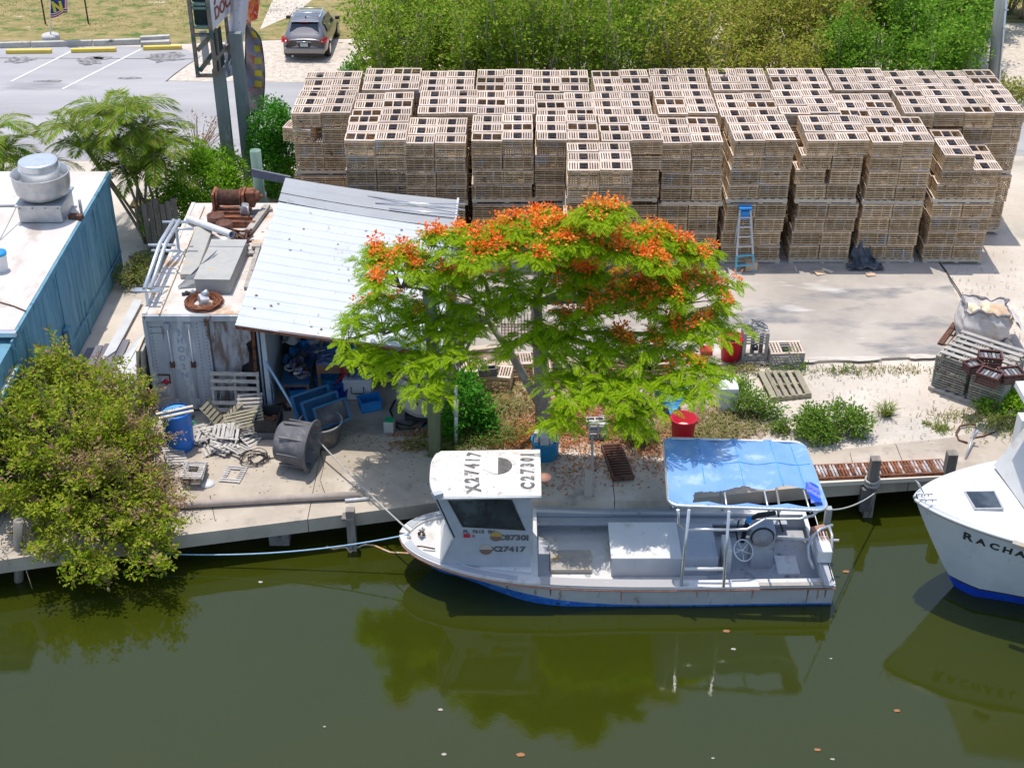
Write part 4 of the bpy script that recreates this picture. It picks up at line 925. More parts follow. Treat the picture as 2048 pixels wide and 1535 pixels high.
# pilothouse
YN, YF = 21.60, 22.86
def XZ(px, py, y=YN): q = PY(px, py, y); return (q.x, q.z)
cab = [XZ(880, 1132), XZ(902, 1090), XZ(908, 1075), XZ(866, 985), XZ(1062, 998), XZ(1061, 1150)]
zr = cab[3][1]
def wall(poly, y, th, dy=0): return MB().slab([(x, y, z) for x, z in poly], th)
ca = part('cabin_side', wall(cab, YN, .04), M['boat_inner'], boat)
part('cabin_side', wall(cab, YF, .04), M['boat_inner'], boat)
flare = [XZ(880, 1132), XZ(861, 1050), XZ(866, 985)]
front = [(cab[0][0], cab[0][1]), (cab[2][0], cab[2][1]), (cab[3][0], cab[3][1])]
mb = MB().slab([(cab[0][0], YN, cab[0][1]), (cab[0][0] - .03, YF, cab[0][1]), (cab[2][0], YF, cab[2][1]), (cab[2][0], YN, cab[2][1])], .03)
part('cabin_front', mb, M['white_frp'], boat)
wsh = [(cab[2][0], cab[2][1]), (cab[3][0], cab[3][1])]
mb = MB().slab([(wsh[0][0] - .004, YN + .12, wsh[0][1] + .05), (wsh[0][0] - .004, YF - .12, wsh[0][1] + .05), (wsh[1][0] + .05, YF - .12, wsh[1][1] - .12), (wsh[1][0] + .05, YN + .12, wsh[1][1] - .12)], .02)
part('windshield', mb, M['glass_dark'], boat)
part('windshield_post', MB().beam((wsh[0][0], YN + .05, wsh[0][1]), (wsh[1][0], YN + .05, wsh[1][1]), .1, .05).beam((wsh[0][0], YF - .05, wsh[0][1]), (wsh[1][0], YF - .05, wsh[1][1]), .1, .05).beam((wsh[1][0] + .02, YN, wsh[1][1] - .05), (wsh[1][0] + .02, YF, wsh[1][1] - .05), .1, .05), M['boat_inner'], boat)
part('cabin_base', MB().prism([(cab[0][0] - .02, YN + .25), (cab[0][0] + .25, YN + .03), (cab[5][0] + .02, YN - .12), (cab[5][0] + .02, YF + .15), (cab[0][0] + .2, YF + .1), (cab[0][0] - .02, YF - .2)], zg(-1) - .05, cab[5][1] + .10), M['white_frp'], boat, bev=.02)
part('rear_bulkhead', MB().box((cab[5][0] - .03, YF - .35, .6), (.05, .7, 2.0)), M['boat_inner'], boat)
part('console', MB().box((-.55, 22.9, .3), (.5, .5, .9)).box((-.1, 22.5, .25), (.5, .5, .35)), M['white_frp'], boat)
part('captain_chair', MB().box((-.15, 22.1, .55), (.35, .4, .5)), M['black'], boat)
def onside(name, pts, m, off, th=.008, **k): return part(name, MB().slab([PY(x, y, YN - off) for x, y in pts], th), m, ca, **k)
# side window: black frame, two panes, mullion
wf = [(891, 992), (1024, 999), (1051, 1060), (925, 1053)]
for q_ in ((.30, 22.0), (-.62, 22.3)): part('cabin_seat', MB().box((q_[0] - .1, q_[1], .5), (.4, .4, .9)), M['white_frp'], boat)
onside('window', wf, M['black'], .006)
onside('pane', [(899, 996), (969, 1000), (971, 1051), (929, 1048)], M['glass_dark'], .014)
onside('pane', [(975, 1000), (1019, 1002), (1043, 1055), (975, 1051)], M['glass_dark'], .014)
def side_text(s, px, py, h, m, xs=1.0):
    q = PY(px, py, YN - .008); return text('lettering', s, h, m, ca, frame_M(q, (1, 0, -.012), (0, 0, 1)), .002, xs=xs, fat=.04)
side_text('FL  7615  SH', 958, 1063, .10, M['black_text'], 1.15)
side_text('C8730I', 1026, 1075, .17, M['black_text'], 1.2)
side_text('X27417', 1015, 1098, .17, M['black_text'], 1.25)
onside('sticker', [(927, 1067), (940, 1067), (940, 1074), (927, 1074)], M['flag_red'], .008)
part('sticker', MB().tube([PY(947, 1071, YN - .004), PY(947, 1071, YN - .012)], .03, 12, smooth=False), M['sign_red'], ca)
def halfdisc(c, r, M_, m1, m2, par, th=.006):
    for a0, m in ((0, m1), (PI, m2)):
        pts = [Vector((r * math.cos(a0 + PI * k / 14), r * math.sin(a0 + PI * k / 14), th)) for k in range(15)]
        part('painted_disc', MB().slab([M_ @ q for q in pts], th), m, par)
M.setdefault('disc_yellow', mat('disc_yellow', (.45, .30, .07), (.40, .27, .08), rough=.8, scale=9))
M.setdefault('disc_cream', mat('disc_cream', (.74, .66, .54), (.70, .63, .54), rough=.8, scale=9))
M.setdefault('disc_brown', mat('disc_brown', (.20, .12, .09), rough=.8))
M.setdefault('disc_tan', mat('disc_tan', (.44, .39, .34), rough=.8))
halfdisc(None, .115, frame_M(PY(992, 1072, YN - .006), (1, 0, 0), (0, 0, 1)), M['disc_yellow'], M['disc_brown'], ca)
halfdisc(None, .125, frame_M(PY(972, 1098, YN - .006), (1, 0, 0), (0, 0, 1)), M['disc_tan'], M['disc_brown'], ca)
# cambered roof with rounded front corners
r0 = P(862, 983, zr + .03); r1 = P(1082, 999, zr + .03); r2 = P(1081, 893, zr + .10); r3 = P(887, 893, zr + .10)
RX0, RX1, RY0, RY1 = r0.x - .03, (r1.x + r2.x) / 2, (r0.y + r1.y) / 2, r2.y
def roofp(u, v, dz=0):
    y = RY0 + (RY1 - RY0) * v; s = abs(2 * v - 1); x0 = RX0 + .16 * s ** 3.5; x = x0 + (RX1 - x0) * u
    return Vector((x, y, zr + .04 + .09 * (1 - s * s) + dz - .04 * (1 - u)))
mb = MB().grid(lambda u, v: roofp(u, v), 12, 12); mb.grid(lambda u, v: roofp(u, v, -.07), 12, 12, flip=True)
for v in (0, 1): mb.grid(lambda u, t, v=v: roofp(u, v, -.07 * (1 - t)), 12, 1, flip=(v == 1))
for u in (0, 1): mb.grid(lambda v, t, u=u: roofp(u, v, -.07 * (1 - t)), 12, 1, flip=(u == 0))
rf_ = part('cabin_roof', mb, M['roof_frp'], boat)
part('roof_rim', MB().tube([roofp(u, 0, -.035) for u in np.linspace(0, 1, 8)], .025, 6).tube([roofp(0, v, -.035) for v in np.linspace(0, 1, 14)], .022, 6), M['white_frp'], boat)
# roof numbers run from the near edge to the far edge, curved with the roof: drawn letter by letter
def roof_text(s, px, h, step, v0, m, xs):
    for k, ch in enumerate(s):
        v = v0 + k * step; u = (px - RX0) / (RX1 - RX0); q = roofp(u, v, .004); q2 = roofp(u, v + .02, .004)
        text('lettering', ch, h, m, rf_, frame_M(q, q2 - q, (-1, 0, 0)), .002, xs=xs, fat=.05)
roof_text('X27417', P(945, 945, zr + .1).x, .36, .145, .13, M['faded_text'], .75)
roof_text('C27301', P(1056, 945, zr + .1).x, .34, .135, .16, M['faded_text'], .70)
q = roofp((P(996, 936, zr + .1).x - RX0) / (RX1 - RX0), .56, .004)
halfdisc(None, .27, frame_M(q, (0, -1, 0), (1, 0, 0)), M['black_text'], M['disc_cream'], rf_)
part('horn_box', MB().box(roofp(.03, .06, -.02) + Vector((.0, -.06, .03)), (.18, .12, .10), (0, 0, 25)), M['boat_inner'], boat)
part('roof_light', MB().lathe([(.001, 0), (.12, .0), (.14, .06), (.001, .08)], roofp(1, .35, -.1) + Vector((.06, 0, 0)), 14), M['rub_rail'], boat)
# cargo on the sole
def bbox(name, p0, p1, z0, z1, m, bev=.012, lab=None, lid=None):
    c_ = ((p0.x + p1.x) / 2, (p0.y + p1.y) / 2, (z0 + z1) / 2)
    return part(name, MB().box(c_, (abs(p1.x - p0.x), abs(p1.y - p0.y), z1 - z0)), m, boat, bev=bev, label=lab)
bbox('fish_box', P(1224, 1116, -.10), P(1352, 1046, -.10), ZS, -.10, M['boat_inner'])
bbox('fish_box', P(1355, 1116, -.13), P(1424, 1046, -.13), ZS, -.13, M['boat_inner'])
bbox('box_lid', P(1222, 1117, -.09), P(1353, 1045, -.09), -.10, -.07, M['white_frp'])
bbox('hatch_board', P(1100, 1139, -.46), P(1181, 1099, -.46), -.545, -.46, M['hatch_tan'], .006, 'tan stained hatch board')
bbox('locker', P(1066, 1150, -.4), P(1098, 1075, -.4), ZS, -.50, M['boat_inner'])
bbox('deck_hatch', P(1556, 1147, ZS + .04), P(1592, 1110, ZS + .04), ZS, ZS + .045, M['white_frp'], .02)
part('side_bench', MB().box((3.0, CYB + .93, -.30), (5.2, .22, .04)), M['boat_inner'], boat)
# engine trunk with pulley
ex = P(1520, 1138, ZS); part('engine_trunk', MB().box((ex.x + .02, ex.y + .22, -.10), (.44, .42, .92)), M['boat_deck'], boat, bev=.03)
pc = PY(1525, 1074, ex.y - .02)
part('pulley', MB().lathe([(.001, -.02), (.19, -.02), (.20, .0), (.20, .05), (.06, .055), (.05, .09), (.001, .09)], pc, 24, M=Matrix.Rotation(PI / 2, 3, 'X')), M['tub_rim'], boat)
part('pulley_seal', MB().tube(ring(.215, 24, pc + Vector((0, .01, 0)), Matrix.Rotation(PI / 2, 3, 'X')), .02, 6, cap=False), M['black'], boat)
part('exhaust_elbow', MB().tube([(ex.x - .3, ex.y + .55, -.3), (ex.x - .25, ex.y + .5, .25), (ex.x - .05, ex.y + .5, .4), (ex.x + .3, ex.y + .6, .38)], .05, 8), M['black'], boat)
# steering wheel on its console
sc = P(1458, 1150, ZS); part('steering_console', MB().box((sc.x - .05, sc.y + .28, -.25), (.16, .5, .60)), M['white_frp'], boat, bev=.02)
wc = P(1487, 1100, .05); Mw = Euler((R(38), R(28), 0)).to_matrix()
mb = MB().tube(ring(.21, 24, wc, Mw), .016, 6, cap=False)
sw = part('steering_wheel', mb, M['alu'], boat)
for a in range(5):
    v = Mw @ Vector((.2 * math.cos(a * 1.2566), .2 * math.sin(a * 1.2566), 0)); part('spoke', MB().tube([wc + Mw @ Vector((0, 0, -.05)), wc + v], .010, 5), M['alu'], sw)
part('steering_column', MB().tube([wc + Mw @ Vector((0, 0, -.04)), (sc.x + .02, sc.y + .35, -.2)], .03, 8), M['alu'], boat)
# canopy
ZC = 1.56
k0, k1, k2, k3 = P(1337, 1010, ZC), P(1657, 1021, ZC), P(1606, 884, ZC + .04), P(1327, 876, ZC + .04)
def cp(u, v, dz=0):
    q = k0.lerp(k1, u).lerp(k3.lerp(k2, u), v); q.z += dz + .05 * math.sin(PI * v); return q
def rc(u, v):
    return cp(u, v)
path = []
R_ = .09
for (cu_, cv_, a0) in ((R_ * .8, R_, PI), (1 - R_ * .8, R_, 1.5 * PI), (1 - R_ * .8, 1 - R_ * 1.2, 0), (R_ * .8, 1 - R_ * 1.2, .5 * PI)):
    for k in range(6):
        a = a0 + k / 5 * PI / 2; path.append(cp(cu_ + R_ * .8 * math.cos(a), cv_ + (R_ if cv_ < .5 else R_ * 1.2) * math.sin(a)))
path.append(path[0]); path.append(path[1])
can = thing('boat_canopy', 'blue canvas canopy torn open on the near side, on a white pipe frame', 'canopy', (4.3, CYB, -.2))
can.parent = boat; can.location = Vector((4.3, CYB, -.2)) - boat.location
for k_ in ('label', 'category'): del can[k_]
part('rail', MB().tube(path, .03, 8, cap=False), M['alu'], can)
NU, NV = 128, 80; vid = {}; vs = []; fs = []
def inround(u, v):
    du = min(u, 1 - u) / .075; dv = min(v, 1 - v) / .09
    return not (du < 1 and dv < 1 and (1 - du) ** 2 + (1 - dv) ** 2 > 1)
def tear(u): return .235 + .05 * math.sin(u * 5 + 4.2) + .02 * math.sin(u * 17)
for j in range(NV):
    for i in range(NU):
        u, v = (i + .5) / NU, (j + .5) / NV
        if not inround(u, v): continue
        if .155 + .12 * (v - .05) < u < .93 - .05 * (v) and .055 < v < tear(u): continue
        f = []
        for a, b_ in ((i, j), (i + 1, j), (i + 1, j + 1), (i, j + 1)):
            if (a, b_) not in vid:
                uu, vv = a / NU, b_ / NV; z = .03 * math.cos(uu * PI * 8) * .35 - .035 * abs(math.sin(uu * PI * 4)) + .012 * math.sin(vv * 21 + uu * 9)
                vid[(a, b_)] = len(vs); vs.append(cp(uu, vv, z + .025))
            f.append(vid[(a, b_)])
        fs.append(tuple(f))
cl = part('canvas', MB().add(vs, fs, True), M['canvas_blue'], can)
for u in (.245, .50, .755, .90): part('seam', MB().tube([cp(u, v, .03 - .035 * abs(math.sin(u * PI * 4)) + .012 * math.sin(v * 21 + u * 9) + .03 * math.cos(u * PI * 8) * .35) for v in np.linspace(.28, .985, 20)], .008, 4), M['tarp_blue'], cl)
part('seam', MB().tube([cp(u, .62, .032 - .035 * abs(math.sin(u * PI * 4)) + .012 * math.sin(.62 * 21 + u * 9) + .03 * math.cos(u * PI * 8) * .35) for u in np.linspace(.02, .98, 60)], .008, 4), M['tarp_blue'], cl)
part('torn_flap', MB().grid(lambda a, b_: cp(.90 + .075 * a, .06 + .26 * b_, .05 + .04 * math.sin(a * 3 + b_ * 7)), 5, 8), M['navy_blue'], can)
part('lacing', MB().tube([cp(0.002, v, .02 + .02 * (k % 2)) for k, v in enumerate(np.linspace(.1, .9, 50))], .012, 4).tube([cp(u, .002, .02 + .015 * (k % 2)) for k, u in enumerate(np.linspace(.1, .92, 60))], .010, 4), M['rope_grey'], can)
for u in (.0, .34, .60, .86): part('roof_bow', MB().tube([cp(u + .03, v, -.055) for v in np.linspace(.0, 1, 8)], .02, 6), M['alu'], can)
gz = -.17
for a, b_ in (((1378, 1019), (1362, 1170)), ((1458, 1022), (1447, 1172))): part('post', MB().tube([P(*a, ZC - .02), P(*b_, gz)], .03, 10), M['alu'], can)
fy = CYB + 1.15
def onfar(px, z): return Vector(((px - 1024) / FPX * (fy * math.cos(_p) + (CAMH - z) * math.sin(_p)), fy, z))
for px in (1345, 1445, 1560): part('post', MB().tube([cp((px - 1335) / 300, .93), onfar(px, -.17)], .026, 8), M['alu'], can)
part('crossbar', MB().tube([P(1369, 1137, .02), P(1446, 1137, .02)], .034, 8), M['white_frp'], can)
part('crossbar', MB().tube([P(1376, 1058, .95), P(1457, 1059, .95)], .030, 8), M['alu'], can)
part('grab_rail', MB().tube([P(1458, 1059, .9), P(1494, 1058, .9), P(1530, 1037, 1.0), P(1600, 1037, 1.0), P(1626, 1030, 1.1), P(1640, 1018, 1.3)], .026, 8), M['alu'], can)
part('grab_rail', MB().tube([P(1356, 1018, 1.5), P(1357, 1045, 1.1), P(1370, 1058, .95)], .026, 8), M['alu'], can)
# stern gear
def stern(name, pts, z, r, m): return part(name, MB().tube([P(x, y, z + (dz[0] if dz else 0)) for x, y, *dz in pts], r, 8), m, boat)
stern('davit_arm', [(1665, 1050, .35), (1640, 1058, .35), (1625, 1072, .30), (1616, 1092, .2), (1618, 1115, .05), (1628, 1138, -.1)], 0, .035, M['galv'])
stern('davit_arm', [(1658, 1052, .4), (1664, 1070, .35), (1664, 1095, .2), (1660, 1110, .0)], 0, .03, M['galv'])
for k in range(4): stern('guide_rod', [(1634 + k * 6, 1062, .3), (1648 + k * 6, 1108, .0)], .06, .014, M['rub_rail'] if k % 2 else M['white_frp'])
stern('davit_pipe', [(1548, 1075, .0), (1620, 1079, .0), (1678, 1080, .05)], 0, .028, M['white_frp'])
bq = P(1645, 1098, .1); part('winch_box', MB().box(bq, (.28, .5, .28)), M['white_frp'], boat, bev=.02)
bq = P(1636, 1062, .2); part('bracket', MB().box(bq, (.3, .12, .2), (0, 0, 20)), M['rub_rail'], boat)
part('trap_table', MB().box(P(1648, 1140, -.08), (.20, .95, .05)).box(P(1642, 1140, -.05), (.03, .95, .06)), M['boat_deck'], boat)
part('stern_plank', MB().box(P(1585, 1168, -.13), (1.25, .10, .03), (0, 0, 1)), M['hatch_tan'], boat)
part('stern_post', MB().box(P(1655, 1035, .25), (.12, .12, .5)), M['galv'], boat)
part('pump_hose', MB().tube([P(1478, 1040, .3), P(1472, 1062, .0), P(1476, 1085, -.3)], .018, 6).tube([P(1555, 1020, .4), P(1560, 1045, .1), P(1566, 1062, -.2)], .018, 6), M['black'], boat)
part('blue_fitting', MB().lathe([(.05, 0), (.05, .12), (.001, .12)], P(1497, 1044, .5), 10), M['ladder_blue'], boat)
part('cleat', MB().box(P(1368, 1165, -.13), (.17, .05, .04)), M['white_frp'], boat)

# ================================================================ second boat, only its bow in view
B2X, B2Y = 7.62, 21.86
def hb2(x): t = (x - B2X) / 8.0; k = min(1, t / .62); return max(.02, 1.85 * (1 - (1 - k) ** 2.0) ** .72)
def zg2(x): return 1.42 - .34 * min(1, (x - B2X) / 6)
def zk2(x): return max(-1.3, zg2(B2X) - 2.3 * ((x - B2X) / 1.15) ** .9) if x < B2X + 2 else -1.3
def ee2(x): return .95 - .72 * sstep(B2X, B2X + 5, x)
def hy2(x, z): k, g = zk2(x), zg2(x); s = max(0, min(1, (z - k) / max(.01, g - k))); return hb2(x) * s ** ee2(x)
cruiser = thing('moored_boat', 'large white boat at the right edge with blue bottom and name on its bow', 'boat', (10, B2Y, WZ))
XN2 = [B2X + 8.0 * (i / 50) ** 1.7 for i in range(51)]
def rows2(za, zb, n):
    mb = MB()
    for s in (-1, 1):
        vs = []
        for j in range(n + 1):
            for x in XN2:
                k, g = zk2(x), zg2(x); a = max(k, za(x)); b_ = max(k, zb(x)); z = a + (b_ - a) * j / n; vs.append((x + .06 * 0, B2Y + s * hy2(x, z), z))
        m_ = len(XN2); fs = [(j * m_ + i, j * m_ + i + 1, (j + 1) * m_ + i + 1, (j + 1) * m_ + i) for j in range(n) for i in range(m_ - 1)]
        mb.add(vs, fs if s < 0 else [f[::-1] for f in fs], True)
    return mb
BT = -.44
part('hull', rows2(lambda x: BT, lambda x: zg2(x), 8), M['hull_white'], cruiser)
part('boot_stripe', rows2(lambda x: BT - .045, lambda x: BT, 1), M['black'], cruiser)
part('bottom', rows2(lambda x: -1.3, lambda x: BT - .045, 4), M['navy_blue'], cruiser)
mb = MB(); n_ = 40; vs = []
for i in range(n_ + 1):
    x = B2X + .03 + 7.9 * (i / n_) ** 1.5
    for s in (-1, -.93, -.5, 0, .5, .93, 1): vs.append((x, B2Y + s * hb2(x), zg2(x) + (.045 if abs(s) < 1 else .0) + .07 * (1 - s * s) * min(1, (x - B2X))))
mb.add(vs, [(i * 7 + j, (i + 1) * 7 + j, (i + 1) * 7 + j + 1, i * 7 + j + 1) for i in range(n_) for j in range(6)], True)
part('foredeck', mb, M['white_gel'], cruiser)
mb = MB()
for s in (-1, 1): mb.tube([(x, B2Y + s * (hb2(x) + .015), zg2(x) - .03) for x in [B2X + 7.9 * (i / 40) ** 1.6 for i in range(41)]], .035, 6)
part('rub_rail', mb, M['white_gel'], cruiser)
mb = MB()
for s in (-1, 1): mb.tube([(x, B2Y + s * (hb2(x) + .012), zg2(x) - .075) for x in [B2X + 7.9 * (i / 40) ** 1.6 for i in range(41)]], .012, 5)
part('pinstripe', mb, M['rub_rail'], cruiser)
hq = [P(1929, 984, 1.52), P(1948, 1017, 1.52), P(2009, 1017, 1.52), P(1991, 983, 1.52)]
hq = [P(x, y, 1.50) for x, y in ((1927, 981), (1990, 980), (2008, 1016), (1949, 1017))]
part('deck_hatch', MB().slab(hq[::-1], .05), M['galv'], cruiser, bev=.01)
cq = sum(hq, Vector()) / 4; part('hatch_glass', MB().slab([cq + (q - cq) * .88 + Vector((0, 0, .004)) for q in hq][::-1], .02), M['glass_dark'], cruiser)
for q in ((1850, 992), (1858, 1003)):
    a = P(*q, 1.52); part('bow_cleat', MB().tube([a + Vector((-.14, 0, .05)), a + Vector((.14, 0, .05))], .012, 6).tube([a + Vector((-.06, 0, 0)), a + Vector((-.06, 0, .05))], .012, 6).tube([a + Vector((.06, 0, 0)), a + Vector((.06, 0, .05))], .012, 6), M['galv'], cruiser)
a = P(1850, 992, 1.5); part('bow_rail', MB().tube([a, a + Vector((-.12, .1, .22)), a + Vector((-.16, .2, .22)), a + Vector((-.02, .25, 0))], .012, 6), M['galv'], cruiser)
tr = [P(1990, 930, 1.50), P(2048, 1020, 1.5)]
trunk = [(tr[0].x - .02, B2Y + 1.05), (tr[1].x - .1, B2Y - 1.05), (15, B2Y - 1.15), (15, B2Y + 1.15)]
t0 = P(1987, 927, 1.5); t1 = P(2052, 1012, 1.45)
nx = [(9.72, B2Y + 1.15), (9.72, B2Y - 1.0)]
wsp = [P(1986, 930, 1.46), P(2060, 1030, 1.46), P(2100, 900, 2.3), P(2050, 862, 2.3)]
part('cabin_trunk', MB().add([P(1987, 930, 1.46), P(2056, 1026, 1.44), P(2120, 960, 2.25), P(2046, 858, 2.3), (15, B2Y + 1.2, 1.3), (15, B2Y - 1.3, 1.3), (15, B2Y - 1.2, 2.3), (15, B2Y + 1.2, 2.3)], [(0, 1, 2, 3), (0, 3, 7, 4), (1, 5, 6, 2), (3, 2, 6, 7)]), M['white_frp'], cruiser)
part('windshield', MB().slab([P(2030, 900, 1.87), P(2075, 945, 1.87), P(2120, 930, 2.32), P(2060, 862, 2.32)], .02), M['glass_dark'], cruiser)
part('hardtop', MB().slab([P(2031, 762, 3.4), P(2080, 850, 3.4), (15, B2Y - 1.2, 3.4), (15, B2Y + 1.4, 3.4)], .12), M['white_gel'], cruiser)
part('side_cabin', MB().box((P(2036, 850, 2.0).x + .5, P(2036, 850, 2.0).y, 1.8), (1.0, .3, .8)), M['white_gel'], cruiser)
part('flag_box', MB().box(P(2042, 1092, 1.35), (.3, .12, .1), (0, 0, -32)), M['hatch_tan'], cruiser)
# name on the bow, each letter set on the hull side
xs_ = [8.28 + .185 * k for k in range(12)]
xa = 8.50
for k, ch in enumerate('RACHAEL'):
    x = xa + .215 * k; z = zg2(x) - .38; q = Vector((x, B2Y - hy2(x, z) - .006, z)); q2 = Vector((x + .05, B2Y - hy2(x + .05, z - .003) - .006, z - .003)); q3 = Vector((x + .0, B2Y - hy2(x, z + .05) - .006, z + .05))
    text('lettering', ch, .31 if k == 0 else .25, M['black'], cruiser, frame_M(q, q2 - q, q3 - q), .002, xs=1.0, fat=.035)
# ================================================================ vegetation
def obj_np(name, V, F, m, parent=None, off=None, smooth=False):
    if off is not None: V = V - np.array(off)
    me = npmesh(name, V, F, m, smooth); o = link(bpy.data.objects.new(name, me), parent); return o
def fronds(C, D, L, npin=12, pl=.12, wd=.030, droop=.35, tip=.55, curve_up=.0):
    """feathery compound leaves: C bases, D unit directions, L lengths"""
    n = len(C); Z = np.array([0, 0, 1.0]); S = np.cross(D, Z); S /= (np.linalg.norm(S, axis=1)[:, None] + 1e-6)
    T = (np.arange(npin) + .7) / npin
    Vs = []
    for t in T:
        pos = C + D * (L * t)[:, None] + Z * (curve_up * t - droop * t * t)[None, None].repeat(n, 0).reshape(n, 1) * L[:, None] if False else C + D * (L * t)[:, None]
        pos = pos.copy(); pos[:, 2] += L * (curve_up * t - droop * t * t)
        tan = D.copy(); tan[:, 2] += curve_up - 2 * droop * t; tan /= np.linalg.norm(tan, axis=1)[:, None]
        N = np.cross(S, tan)
        ln = pl * (math.sin(PI * min(1, .18 + t * .80))) ** .6
        for s in (-1, 1):
            dr = S * s * .80 + tan * tip + N * rng.normal(0, .12, (n, 1)); dr[:, 2] -= .12; dr /= np.linalg.norm(dr, axis=1)[:, None]
            B = np.cross(N, dr); B /= np.linalg.norm(B, axis=1)[:, None]; q = ln * (L / L.mean())[:, None] * rng.uniform(.85, 1.15, (n, 1)); w_ = wd / 2
            mid = pos + dr * q * .45; end = pos + dr * q; end[:, 2] -= q[:, 0] * .10
            Vs.append(np.stack([pos, mid + B * w_, end, mid - B * w_], 1))
    V = np.stack(Vs, 1).reshape(-1, 3); return V, np.arange(len(V)).reshape(-1, 4)
# ---- royal poinciana -----------------------------------------------
pb = P(1087, 862, 0); tree = thing('flame_tree', 'spreading flame tree with feathery green leaves and orange red flowers', 'tree', pb)
def tY(px, py):
    return float(np.interp(py, [400, 430, 480, 560, 640, 700, 780, 840, 900], [24.4, 24.6, 25.1, 25.3, 24.95, 24.35, 23.5, 23.1, 22.9])) + (.35 if px < 900 and py > 600 else 0)
def PT(px, py, dy=0): return PY(px, py, tY(px, py) + dy)
lobes = [(*q[:2], 0, *q[2:]) for q in [(800, 528, .95, .8, .42, 14), (765, 622, .85, .65, .38, 10), (700, 650, .35, .4, .2, 3), (820, 722, .85, .5, .36, 11), (740, 700, .5, .4, .25, 4), (850, 640, .6, .5, .3, 6), (955, 480, 1.1, .8, .40, 14), (950, 560, 1.0, .7, .38, 11),
         (1110, 458, 1.1, .8, .42, 13), (1190, 425, .40, .36, .3, 5), (1270, 480, .95, .75, .42, 11), (1375, 560, .9, .75, .42, 10), (1405, 640, .8, .75, .42, 11), (1235, 580, 1.1, .8, .42, 12), (1085, 540, .9, .7, .35, 8),
         (1180, 690, 1.0, .7, .45, 15), (1300, 690, 1.1, .75, .45, 15), (1165, 765, .85, .6, .42, 14), (1290, 775, 1.0, .6, .42, 15), (1385, 745, .7, .6, .42, 10), (1262, 835, .40, .32, .3, 5), (920, 650, .55, .45, .28, 5), (1120, 640, .55, .45, .3, 5), (1385, 500, .40, .30, .2, 3), (1130, 830, .35, .3, .25, 4), (860, 770, .4, .3, .25, 4), (990, 610, .55, .4, .25, 5), (1010, 690, .35, .3, .2, 3), (920, 700, .45, .35, .22, 4), (1040, 590, .5, .4, .25, 5), (1075, 660, .4, .35, .25, 4), (880, 600, .5, .4, .25, 4)]]
lc = []; tips = []; tipn = []
for px, py, z, rx, ry, rz, k in lobes:
    c_ = PT(px, py + 14); lc.append(c_); rz *= .72
    k = int(k * 1.25)
    for i in range(k):
        a = 2 * PI * (i * .618034 + random.random() * .08); r_ = math.sqrt((i + .5) / k); 
        q = Vector((rx * r_ * math.cos(a), ry * r_ * math.sin(a), rz * (math.sqrt(max(0, 1 - r_ * r_ * .95)) - .25) + random.uniform(-.08, .08)))
        tips.append(tuple(c_ + q)); tipn.append((q.x, q.y, 0))
tips = np.array(tips); tipn = np.array(tipn)
per = 12; C = np.repeat(tips, per, 0) + rng.normal(0, .06, (len(tips) * per, 3)); ang = np.tile(np.arange(per) * 2.399, len(tips)) + np.repeat(rng.uniform(0, 6.28, len(tips)), per)
D = np.stack([np.cos(ang), np.sin(ang), rng.uniform(.05, .45, len(ang))], 1) + np.repeat(tipn, per, 0) * .35; D /= np.linalg.norm(D, axis=1)[:, None]
L = rng.uniform(.24, .50, len(C))
V, F = fronds(C, D, L, 18, .088, .021, .42, .55)
obj_np('crown', V, F, M['feather'], tree, pb)
def limb(pts, r0, r1, n=8): return MB().tube(pts, r0, n, r1=r1)
t0 = [pb + Vector((.02, 0, -.05)), PY(1086, 800, pb.y - .05), PY(1079, 700, pb.y - .25), PY(1072, 605, pb.y - .5)]
part('trunk', MB().tube(t0, [.20, .175, .14, .11], 12), M['bark'], tree)
f2 = [PY(1083, 812, pb.y - .05), PY(1052, 760, pb.y - .15), PY(1018, 700, pb.y - .35), PY(975, 640, pb.y - .5)]
part('limb', MB().tube(f2, [.12, .10, .085, .06], 10), M['bark'], tree)
def curve(a, b_, up=.25, n=6, w_=.12):
    a = Vector(a); b_ = Vector(b_); off = Vector((random.uniform(-w_, w_), random.uniform(-w_, w_), 0))
    return [a.lerp(b_, i / n) + Vector((0, 0, up * math.sin(PI * i / n))) + off * math.sin(PI * i / n * 1.5) for i in range(n + 1)]
ti = 0
for li, (lb, c_) in enumerate(zip(lobes, lc)):
    src = f2[3] if lb[0] < 1000 else (t0[3] if (lb[1] < 640) else t0[2].lerp(t0[3], .35))
    base_ = c_ - Vector((0, 0, lb[5] * .9)); part('branch', MB().tube(curve(src, base_, .18), .055, 6, r1=.028), M['bark'], tree)
    k = int(lb[6] * 1.25); mb = MB()
    for i in range(k): mb.tube(curve(base_, tips[ti + i] - np.array((0, 0, .04)), .05, 4, .06), .016, 4, r1=.006)
    ti += k; part('twigs', mb, M['twig'], tree)['kind'] = 'stuff'
